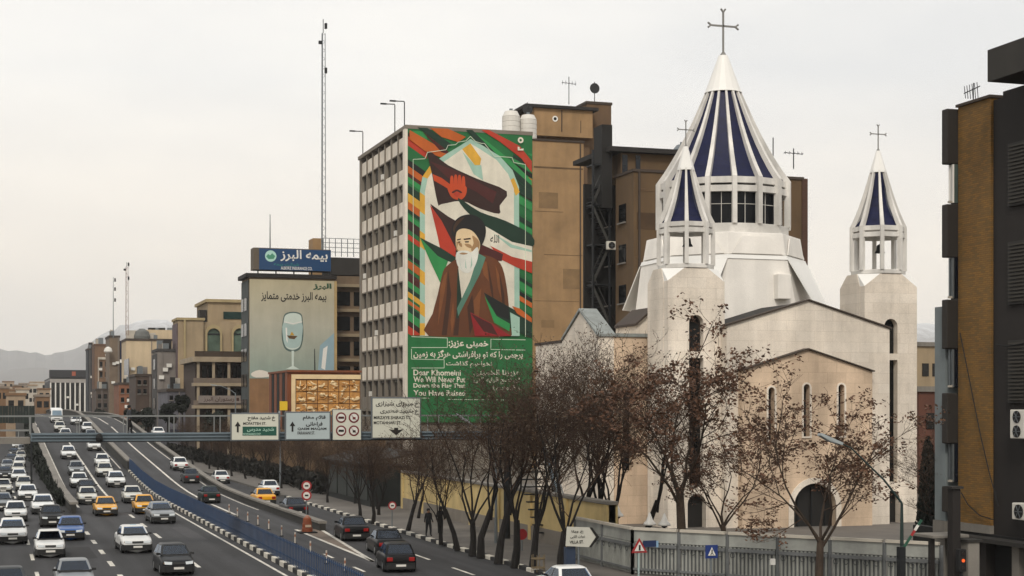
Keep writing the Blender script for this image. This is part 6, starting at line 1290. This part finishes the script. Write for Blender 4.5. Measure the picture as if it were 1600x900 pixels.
for (x, Y, H, k, rot, lb) in ((1278, 52.5, 8.3, 0, 40, 'plane tree with withered brown leaves in front of the church portal'), (1062, 63, 10.6, 1, 110, 'taller plane tree with brown leaves covering the left bell tower'), (1135, 64, 7.0, 0, 200, 'lower plane tree with brown leaves right of the left bell tower')):
    p = onY(x, 700, Y); p.z = .02; tree(k, p, H, rot, lb, 'plane trees with withered leaves', LEAFY)
p = onY(1478, 800, 62); p.z = .1; tree(1, p, 6.2, 30, 'thin pale tree at the foot of the brick building', 'bare trees inside the church compound')
# dark cypress
cy = onY(1450, 830, 74); ct = thing('cypress_tree', 'narrow dark cypress between church and brick building', 'tree', (cy.x, cy.y, .1)); rg2 = random.Random(4); b = MB()
for i in range(2600):
    t = rg2.random(); z = .4 + t * 4.6; r = .55 * (1 - t) ** .6 * (.5 + .5 * rg2.random()) + .05; an = rg2.uniform(0, 6.28); q = Vector((cy.x + r * math.cos(an), cy.y + r * math.sin(an), z)); a = Vector((rg2.gauss(0, .04), rg2.gauss(0, .04), .12)); c = Vector((rg2.gauss(0, .05), rg2.gauss(0, .05), .02)); b.add([q - a, q + c, q + a, q - c], [(0, 1, 2, 3)])
b.build('crown', M('cypress green', '#1b2219', .9, var=.4, scale=3), ct, recalc=False); MB().path([(cy.x, cy.y, .1), (cy.x, cy.y, 4.5)], [.1, .02], 6).build('trunk', BARK, ct)
# dark evergreens at the foot of the far houses
EG = M('dusty evergreen', '#232a20', .9, var=.5, scale=1.6)
for i, (x, yt, Y, w, lb) in enumerate(((285, 620, 196, .7, 'dark round evergreen before the balcony building'), (262, 632, 215, 1.0, 'smaller dark evergreen left of the round one'), (228, 636, 240, 1.2, 'dark evergreen below the grey block'), (335, 644, 170, 1.0, 'dark evergreen at the end of the far row'), (160, 640, 300, 1.2, 'dusty evergreen at the foot of the brick block'), (205, 640, 270, 1.1, 'dusty evergreen before the terracotta shop house'))):
    q = onY(x, yt, Y); t = thing('evergreen_tree', lb, 'tree', (q.x, q.y, 0), 'dark evergreens by the far houses'); b = MB(); r5 = random.Random(40 + i); cl = [(q.x + r5.gauss(0, w * .4), q.y + r5.gauss(0, w * .4), q.z - w * r5.uniform(.3, 2.2), w * r5.uniform(.35, .65)) for _ in range(16)]
    for k in range(2600):
        cx, cy_, cz, cr = cl[k % 16]; d = Vector((r5.gauss(0, 1), r5.gauss(0, 1), r5.gauss(0, 1))).normalized() * cr * r5.uniform(.6, 1); p = Vector((cx, cy_, cz)) + d; s = .13; a = Vector((r5.gauss(0, s), r5.gauss(0, s), r5.gauss(0, s))); c = Vector((r5.gauss(0, s), r5.gauss(0, s), r5.gauss(0, s))); b.add([p - a, p + c, p + a, p - c], [(0, 1, 2, 3)])
    b.build('crown', EG, t, recalc=False); MB().path([(q.x, q.y, 0), (q.x, q.y, q.z - w)], [.18, .08], 6).build('trunk', BARK, t)
# ivy on the ramp's retaining wall
iv = MB(); rg3 = random.Random(8)
for i in range(9000):
    u = 108 + (rg3.random() ** 1.4) * 110; zt = ramp(u) + .6; z = zt * rg3.random() ** .5; 
    if math.sin(u * .7) + math.sin(u * .23 + 1) < -1.0: continue
    q = Vector((4.6 - rg3.random() * .25, u, max(.05, z))); s = rg3.uniform(.08, .2); a = Vector((rg3.gauss(0, s * .4), rg3.gauss(0, s), rg3.gauss(0, s))); c = Vector((rg3.gauss(0, s * .4), rg3.gauss(0, s), rg3.gauss(0, s))); iv.add([q - a, q + c, q + a, q - c], [(0, 1, 2, 3)])
o = iv.build('ivy', M('dark ivy', '#1c241a', .9, var=.5, scale=1.5), recalc=False, origin=(4.6, 110, 0)); tag(o, 'dark ivy hanging over the retaining wall of the flyover', 'ivy', kind='stuff')
# clipped dark hedge under the far trees
hd = MB()
for i in range(7000):
    u = 112 + rg3.random() * 110; q = Vector((22.6 + rg3.random() * 1.4, u, .1 + 1.3 * rg3.random() ** .7 + .2 * math.sin(u * .8))); s = rg3.uniform(.07, .16); a = Vector((rg3.gauss(0, s), rg3.gauss(0, s), rg3.gauss(0, s))); c = Vector((rg3.gauss(0, s), rg3.gauss(0, s), rg3.gauss(0, s))); hd.add([q - a, q + c, q + a, q - c], [(0, 1, 2, 3)])
o = hd.build('hedge', M('dark hedge', '#201e16', .9, var=.5, scale=1.5), recalc=False, origin=(23, 112, 0)); tag(o, 'low dark hedge under the far row of trees', 'hedge')

# ------------------------------------------------------------------ people
SKIN = flat('skin', '#8a6248', .6); HAIR = flat('dark hair', '#120e0c', .8)
def person(loc, yaw, h, top, legs, label, stride=.18, bag=False):
    t = thing('person', label, 'person', loc)
    J = {'pelvis': (0, 0, .53), 'belly': (0, 0, .62), 'chest': (0, -.005, .74), 'neck': (0, 0, .835), 'headb': (0, -.01, .875), 'head': (0, -.015, .94)}
    E = [('pelvis', 'belly'), ('belly', 'chest'), ('chest', 'neck'), ('neck', 'headb'), ('headb', 'head')]; Rr = {'pelvis': .085, 'belly': .082, 'chest': .09, 'neck': .036, 'headb': .05, 'head': .056}
    for s, n in ((1, 'r'), (-1, 'l')):
        f = stride * s * .5
        for k, p, r in (('sh', (.1 * s, 0, .8), .046), ('el', (.135 * s, .02 + f * .3, .65), .033), ('wr', (.14 * s, -.03 - f * .5, .53), .024), ('ha', (.14 * s, -.05 - f * .5, .485), .028), ('hip', (.05 * s, 0, .5), .068), ('kn', (.055 * s, -.03 - f * .55, .275), .047), ('an', (.055 * s, f * .1 - f, .055), .03), ('to', (.06 * s, -.075 - f, .022), .026)): J[k + n] = p; Rr[k + n] = r
        E += [('chest', 'sh' + n), ('sh' + n, 'el' + n), ('el' + n, 'wr' + n), ('wr' + n, 'ha' + n), ('pelvis', 'hip' + n), ('hip' + n, 'kn' + n), ('kn' + n, 'an' + n), ('an' + n, 'to' + n)]
    names = list(J); me = bpy.data.meshes.new('body'); me.from_pydata([Vector(J[n]) * h for n in names], [(names.index(a), names.index(b)) for a, b in E], [])
    o = bpy.data.objects.new('body', me); COL.objects.link(o); sk = o.modifiers.new('skin', 'SKIN'); o.modifiers.new('sub', 'SUBSURF').levels = 1
    for i, n in enumerate(names): me.skin_vertices[0].data[i].radius = (Rr[n] * h, Rr[n] * h); me.skin_vertices[0].data[i].use_root = (n == 'pelvis')
    dg = bpy.context.evaluated_depsgraph_get(); ev = o.evaluated_get(dg); m2 = bpy.data.meshes.new_from_object(ev); bpy.data.objects.remove(o)
    for m in (top, legs, SKIN, BLACK): m2.materials.append(m)
    for p in m2.polygons:
        z = p.center.z / h; x = abs(p.center.x) / h; p.use_smooth = True; p.material_index = 3 if z < .045 else 2 if (z > .845 or (z < .52 and x > .11)) else 1 if z < .5 else 0
    o = bpy.data.objects.new('body', m2); COL.objects.link(o); o.parent = t
    b = MB().lathe((0, .008 * h, .935 * h), [(.03 * h, -.05 * h), (.064 * h, -.02 * h), (.066 * h, .03 * h), (.045 * h, .06 * h), (.01 * h, .07 * h)], 12)
    hr = b.build('hair', HAIR, None, smooth=True, origin=(0, 0, 0)); hr.parent = t; hr.location = (0, 0, 0)
    for v in hr.data.vertices:
        if v.co.y < -.03 * h and v.co.z < .955 * h: v.co.y = -.03 * h
    t.rotation_euler = (0, 0, R(yaw)); return t
NAVYC = flat('dark jacket', '#14161c', .85); TRO = flat('dark trousers', '#17161a', .85)
p = onU(202, 660, FU + 1.0); person((p.x, FU + 1.0, gb + .32), 95, 1.31, flat('grey jacket', '#3a3d42', .85), TRO, 'person in dark clothes walking across the footbridge')
for x, y, lb, c in ((660, 838, 'left one of two pedestrians in dark clothes under the trees', NAVYC), (679, 834, 'right one of two pedestrians in dark clothes under the trees', flat('black coat', '#0f0e10', .85))):
    q = onZ(x, y, .13); person((q.x + .3, q.y, .13), 10 if x < 670 else 170, 1.36, c, TRO, lb)

# ------------------------------------------------------------------ street furniture
def pole(t, p, top, r=.04, m=STEEL): MB().path([(p[0], p[1], p[2]), (p[0], p[1], top)], r, 8).build('pole', m, t)
# white arrow board
q0 = onY(885, 855, 58); q1 = onY(935, 823, 58); cx = (q0.x + q1.x) / 2; uu = q0.y
ap = thing('arrow_sign', 'white arrow-shaped direction board on a pole', 'road sign', (cx - .2, uu + .1, .1))
E1 = lambda px, py: onU(px, py, uu)
pts = [(886, 823), (922, 824), (936, 839), (921, 855), (884, 853)]
MB().extr([E1(*p) for p in pts], (0, .03, 0)).build('board', flat('board white', '#b9b8ae', .5), ap); MB().extr([E1(x, y) - Vector((0, .02, 0)) for x, y in [(921, 824), (925, 824), (936, 839), (924, 855), (920, 855), (931, 839)]], (0, .015, 0)).build('chevron', INK, ap)
for k, (s, a, b_) in enumerate((('خ ویلا', 893, 912), ('نجات اللهی', 891, 914), ('VILLA ST.', 890, 912))): text_u(s, a, 828 + k * 8, b_, 833.5 + k * 8, uu - .03, INK, ap, bold=.02)
pp = E1(905, 853); pole(ap, (pp.x, uu + .06, .1), pp.z + .6, .045); bx('box', M('blue box', '#2a3b55', .6), ap, pp.x - .45, pp.x - .1, uu + .12, uu + .4, .6, pp.z - .05)
def tri_sign(px, py, Y, label):
    c = onY(px, py, Y); t = thing('warning_sign', label, 'road sign', (c.x, c.y, .1)); s = .34
    f = lambda k: [c + Vector((0, 0, s * k)), c + Vector((-.87 * s * k, 0, -.5 * s * k)), c + Vector((.87 * s * k, 0, -.5 * s * k))]
    MB().extr(f(1), (0, .02, 0)).build('plate', flat('sign red bright', '#a8262a', .5), t); MB().extr([p - Vector((0, .02, 0)) for p in f(.62)], (0, .015, 0)).build('face', BWHITE, t); pole(t, (c.x, c.y + .06, .1), c.z + .1, .035, M('pale post', '#9fb0ae', .5)); b = MB().box(c.x - .03, c.x + .03, c.y - .04, c.y - .021, c.z - .08, c.z + .1); b.build('symbol', INK, t)
tri_sign(999, 856, 54.5, 'red triangular warning sign at the fence corner')
c = onY(1017, 850, 54.8); t = thing('street_name_plate', 'small dark blue street name plate by the red triangle', 'sign', (c.x, c.y, c.z - .1)); bx('plate', flat('name plate blue', '#16305e', .5), t, c.x - .28, c.x + .2, c.y, c.y + .03, c.z - .1, c.z + .12); bx('plate_end', flat('name plate pale', '#7fa0bb'), t, c.x + .201, c.x + .28, c.y, c.y + .03, c.z - .12, c.z + .1); bx('bracket', DSTEEL, t, c.x - .38, c.x - .281, c.y + .01, c.y + .03, c.z - .02, c.z + .03)
c = onY(1112, 862, 50.5); t = thing('crossing_sign', 'square blue pedestrian crossing sign', 'road sign', (c.x, c.y, .05)); bx('plate', flat('crossing blue', '#12357e', .45), t, c.x - .21, c.x + .21, c.y, c.y + .03, c.z - .21, c.z + .21); MB().extr([c + Vector((x, -.02, z)) for x, z in ((-.13, -.12), (.13, -.12), (0, .14))], (0, .015, 0)).build('triangle', BWHITE, t); b = MB(); b.bar(c + Vector((0, -.03, -.02)), c + Vector((0, -.03, .07)), .035, .01); b.bar(c + Vector((0, -.03, -.02)), c + Vector((-.05, -.03, -.1)), .025, .01); b.bar(c + Vector((0, -.03, -.02)), c + Vector((.05, -.03, -.1)), .025, .01); b.build('walking_figure', INK, t); pole(t, (c.x, c.y + .06, .0), c.z + .15, .035)
def disc_sign(px, pys, Y, r, label, kind):
    c = onY(px, pys[0], Y); t = thing('round_sign', label, 'road sign', (c.x, c.y, .1)); 
    for py in pys:
        c = onY(px, py, Y); cir = lambda s: [(r * s * math.cos(i * math.pi / 10), r * s * math.sin(i * math.pi / 10)) for i in range(20)]
        b = MB(); b.slab(cir(1), [], c, UX, UZ, (0, .02, 0)); d = b.build('disc', flat('sign red bright', '#a8262a'), t)
        if kind == 'noentry': MB().box(c.x - r * .62, c.x + r * .62, c.y - .02, c.y - .003, c.z - r * .16, c.z + r * .16).build('bar', BWHITE, d)
        elif kind == 'ring': b = MB(); b.slab(cir(.68), [], c - Vector((0, .015, 0)), UX, UZ, (0, .012, 0)); f = b.build('centre', BWHITE, d); MB().box(c.x - r * .35, c.x + r * .35, c.y - .03, c.y - .018, c.z - r * .16, c.z + r * .16).build('symbol', INK, f)
    pole(t, (c.x, c.y + .05, .1), onY(px, min(pys), Y).z + r * .5, .035)
disc_sign(479, (759, 774), 88, .28, 'two red ringed round signs on one pole by the barrel', 'ring'); disc_sign(613, (790,), 84, .22, 'small round red ringed sign near the kiosk', 'ring'); disc_sign(816, (835,), 70, .24, 'plain dark red round sign among the tree trunks', 'plain')
# orange barrel at the nose of the gore
c = onZ(480, 833); t = thing('traffic_barrel', 'orange crash barrel at the tip of the side wall', 'barrel', (c.x, c.y, 0)); MB().lathe((c.x, c.y, 0), [(.28, 0), (.28, .26), (.25, .28), (.25, .5), (.23, .52), (.21, .76), (.15, .8)], 14).build('drum', M('dirty orange', '#8a4420', .7, var=.35, scale=3), t, smooth=False); MB().lathe((c.x, c.y, .8), [(.15, 0), (.13, .05), (.07, .1), (.01, .12)], 12).build('cone_top', flat('orange plastic', '#b8502a'), t); MB().box(c.x - .45, c.x + .45, c.y - .45, c.y + .45, .02, .08).build('base', BLACK, t); bx('band', M('barrel band', '#b09a84', .7), t, c.x - .15, c.x + .15, c.y - .29, c.y - .27, .32, .44)
# plant guard ring and street lamps
c = onZ(841, 893, .1); t = thing('tree_guard', 'pale ringed metal guard at the foot of a tree', 'tree guard', (c.x, c.y, .1))
for z in (.25, .6): MB().path([(c.x + .26 * math.cos(i * math.pi / 8), c.y + .26 * math.sin(i * math.pi / 8), z) for i in range(17)], .025, 5).build('ring', M('dull brass', '#7a6a4e', .6), t)
for i in range(6): a = i * math.pi / 3; MB().path([(c.x + .26 * math.cos(a), c.y + .26 * math.sin(a), .1), (c.x + .26 * math.cos(a), c.y + .26 * math.sin(a), .75)], .015, 5).build('upright', M('dull brass', '#7a6a4e'), t)
def lamp_post(Y, base, bend, arm, head, label, m, r=.07):
    P = lambda q: onY(q[0], q[1], Y); b0 = P(base); b0.z = .05; t = thing('street_lamp', label, 'street lamp', (b0.x, b0.y, 0)); e = P(bend); e.x = b0.x if abs(base[0] - bend[0]) < 12 else e.x; a = P(arm); h = P(head)
    MB().path([b0, Vector((b0.x, b0.y, e.z * .5)), e], [r * 1.4, r, r * .7], 8).build('pole', m, t); MB().path([e, e.lerp(a, .35) + Vector((0, 0, .12)), a, h], [r * .6, r * .5, r * .4, r * .35], 6).build('arm', m, t)
    d = (h - a).normalized(); n = d.cross(Vector((0, 1, 0))).normalized(); w = .34
    MB().hull([h + d * s + Vector((0, y, 0)) + n * z for s in (-.05, w * 2.0) for y in (-.13, .13) for z in (-.03, .05)] + [h + d * w + Vector((0, y, 0)) + n * .1 for y in (-.12, .12)]).build('lamp_head', M('lamp head grey', '#9aa2a4', .4, .3), t)
    return t
lamp_post(50, (1409, 930), (1409, 786), (1330, 700), (1312, 692), 'street lamp on a dark green pole with a long arm before the church', M('green pole', '#16302c', .5), .065)
lamp_post(74, (775, 800), (772, 690), (740, 665), (733, 660), 'street lamp reaching out of the bare trees below the mural', STEEL, .06)
lamp_post(128, (438, 765), (438, 700), (437, 660), (437, 655), 'thin grey post below the gap between the first two signs', STEEL, .07)
lamp_post(190, (368, 680), (366, 615), (345, 603), (338, 602), 'curved street lamp in front of the balcony building', STEEL, .09)
# striped barrier arm and gate posts at lower right
a, c = onY(1408, 862, 49), onY(1440, 812, 49); t = thing('striped_barrier', 'raised red white and green barrier arm near the gate', 'barrier', (a.x, a.y, .0))
for i in range(6): MB().bar(a.lerp(c, i / 6), a.lerp(c, (i + .98) / 6), .07).build('segment', [flat('barrier green', '#1f5a44'), flat('barrier green', '#1f5a44'), flat('barrier green', '#1f5a44'), flat('sign red bright', '#a8262a'), BWHITE, flat('barrier green', '#1f5a44')][i], t)
bx('pivot_post', DSTEEL, t, a.x - .1, a.x + .1, a.y - .1, a.y + .1, 0, a.z + .15)
for px, w, yt, lb, m in ((1522, .42, 847, 'pale gate pillar at the lower right', CONC), (1495, .3, 764, 'tall dark post beside the pale gate pillar', DKW)):
    c = onY(px, yt, 50); t = thing('gate_pillar', lb, 'pillar', (c.x, c.y, 0)); bx('shaft', m, t, c.x - w / 2, c.x + w / 2, c.y, c.y + w, 0, c.z, bevel=.03); bx('cap', M('canopy', '#2d2a26'), t, c.x - w / 2 - .06, c.x + w / 2 + .06, c.y - .06, c.y + w + .06, c.z + .003, c.z + .08)
c = onY(1505, 876, 49.5); t = thing('traffic_signal', 'small traffic signal with a lit orange lamp', 'traffic light', (c.x, c.y, 0)); bx('housing', BLACK, t, c.x - .14, c.x + .12, c.y, c.y + .2, c.z - .35, c.z + .35, bevel=.02); MB().lathe((0, 0, 0), [(.1, 0)], 3)
b = MB(); b.slab([(.055 * math.cos(i * .628), .055 * math.sin(i * .628)) for i in range(10)], [], c + Vector((0, -.02, 0)), UX, UZ, (0, .018, 0)); b.build('lamp', M('lit orange lamp', '#e0561c', .4, emit=.7), t)
for dz in (.22, -.22): b = MB(); b.slab([(.055 * math.cos(i * .628), .055 * math.sin(i * .628)) for i in range(10)], [], c + Vector((0, -.02, dz)), UX, UZ, (0, .018, 0)); b.build('lamp', M('unlit lamp', '#241c18', .3), t)
pole(t, (c.x, c.y + .1, 0), c.z - .351, .05, DSTEEL)
a, c = onY(1466, 838, 50.6), onY(1536, 843, 50.6); t = thing('gate_lintel', 'flat grey slab over the gate at the lower right', 'gate', (a.x, a.y, 0)); bx('slab', CONC, t, a.x, c.x, a.y + .3, a.y + 1.5, c.z, a.z, bevel=.02)
for x in (a.x + .05, c.x - .25): bx('leg', DKW, t, x, x + .15, a.y + .5, a.y + .65, 0, c.z - .01)
# dark kiosk beside the cream wall
a = onZ(625, 803); k = thing('kiosk', 'dark green kiosk with a sloping roof left of the cream wall', 'kiosk', (24, 100, .13)); KM = M('kiosk dark green', '#171d1a', .7, var=.25, streak=.2)
bx('body', KM, k, 22.9, 25.6, 99, 112, .13, 2.7); MB().rings([[(x, u_, z) for x, z in ((22.4, 2.72), (26, 3.5), (26, 3.62), (22.4, 2.86))] for u_ in (98.4, 112.6)]).build('roof', KM, k)
for i in range(4): bx('shutter', M('kiosk shutter', '#2a322e', .6), k, 22.82, 22.89, 99.5 + i * 3.1, 102.2 + i * 3.1, .5, 2.4)
MB().box(23.4, 23.7, 98.2, 98.3, .5, .9)

# ------------------------------------------------------------------ air
HZ = MB().box(-11000, 13000, -380, 13500, -1.5, 640).build('haze', None, origin=(0, 0, -1.5)); HZ.data.materials.clear()
hm = bpy.data.materials.new('haze air'); hm.use_nodes = True; hn = hm.node_tree; hn.nodes.clear(); ho = hn.nodes.new('ShaderNodeOutputMaterial'); hv = hn.nodes.new('ShaderNodeVolumePrincipled'); hv.inputs['Color'].default_value = (.94, .97, 1, 1); hv.inputs['Density'].default_value = .00011; hv.inputs['Anisotropy'].default_value = .0; hn.links.new(hv.outputs[0], ho.inputs['Volume'])
HZ.data.materials.append(hm); HZ['kind'] = 'stuff'; tag(HZ, 'pale winter haze over the whole city', 'haze', kind='stuff')
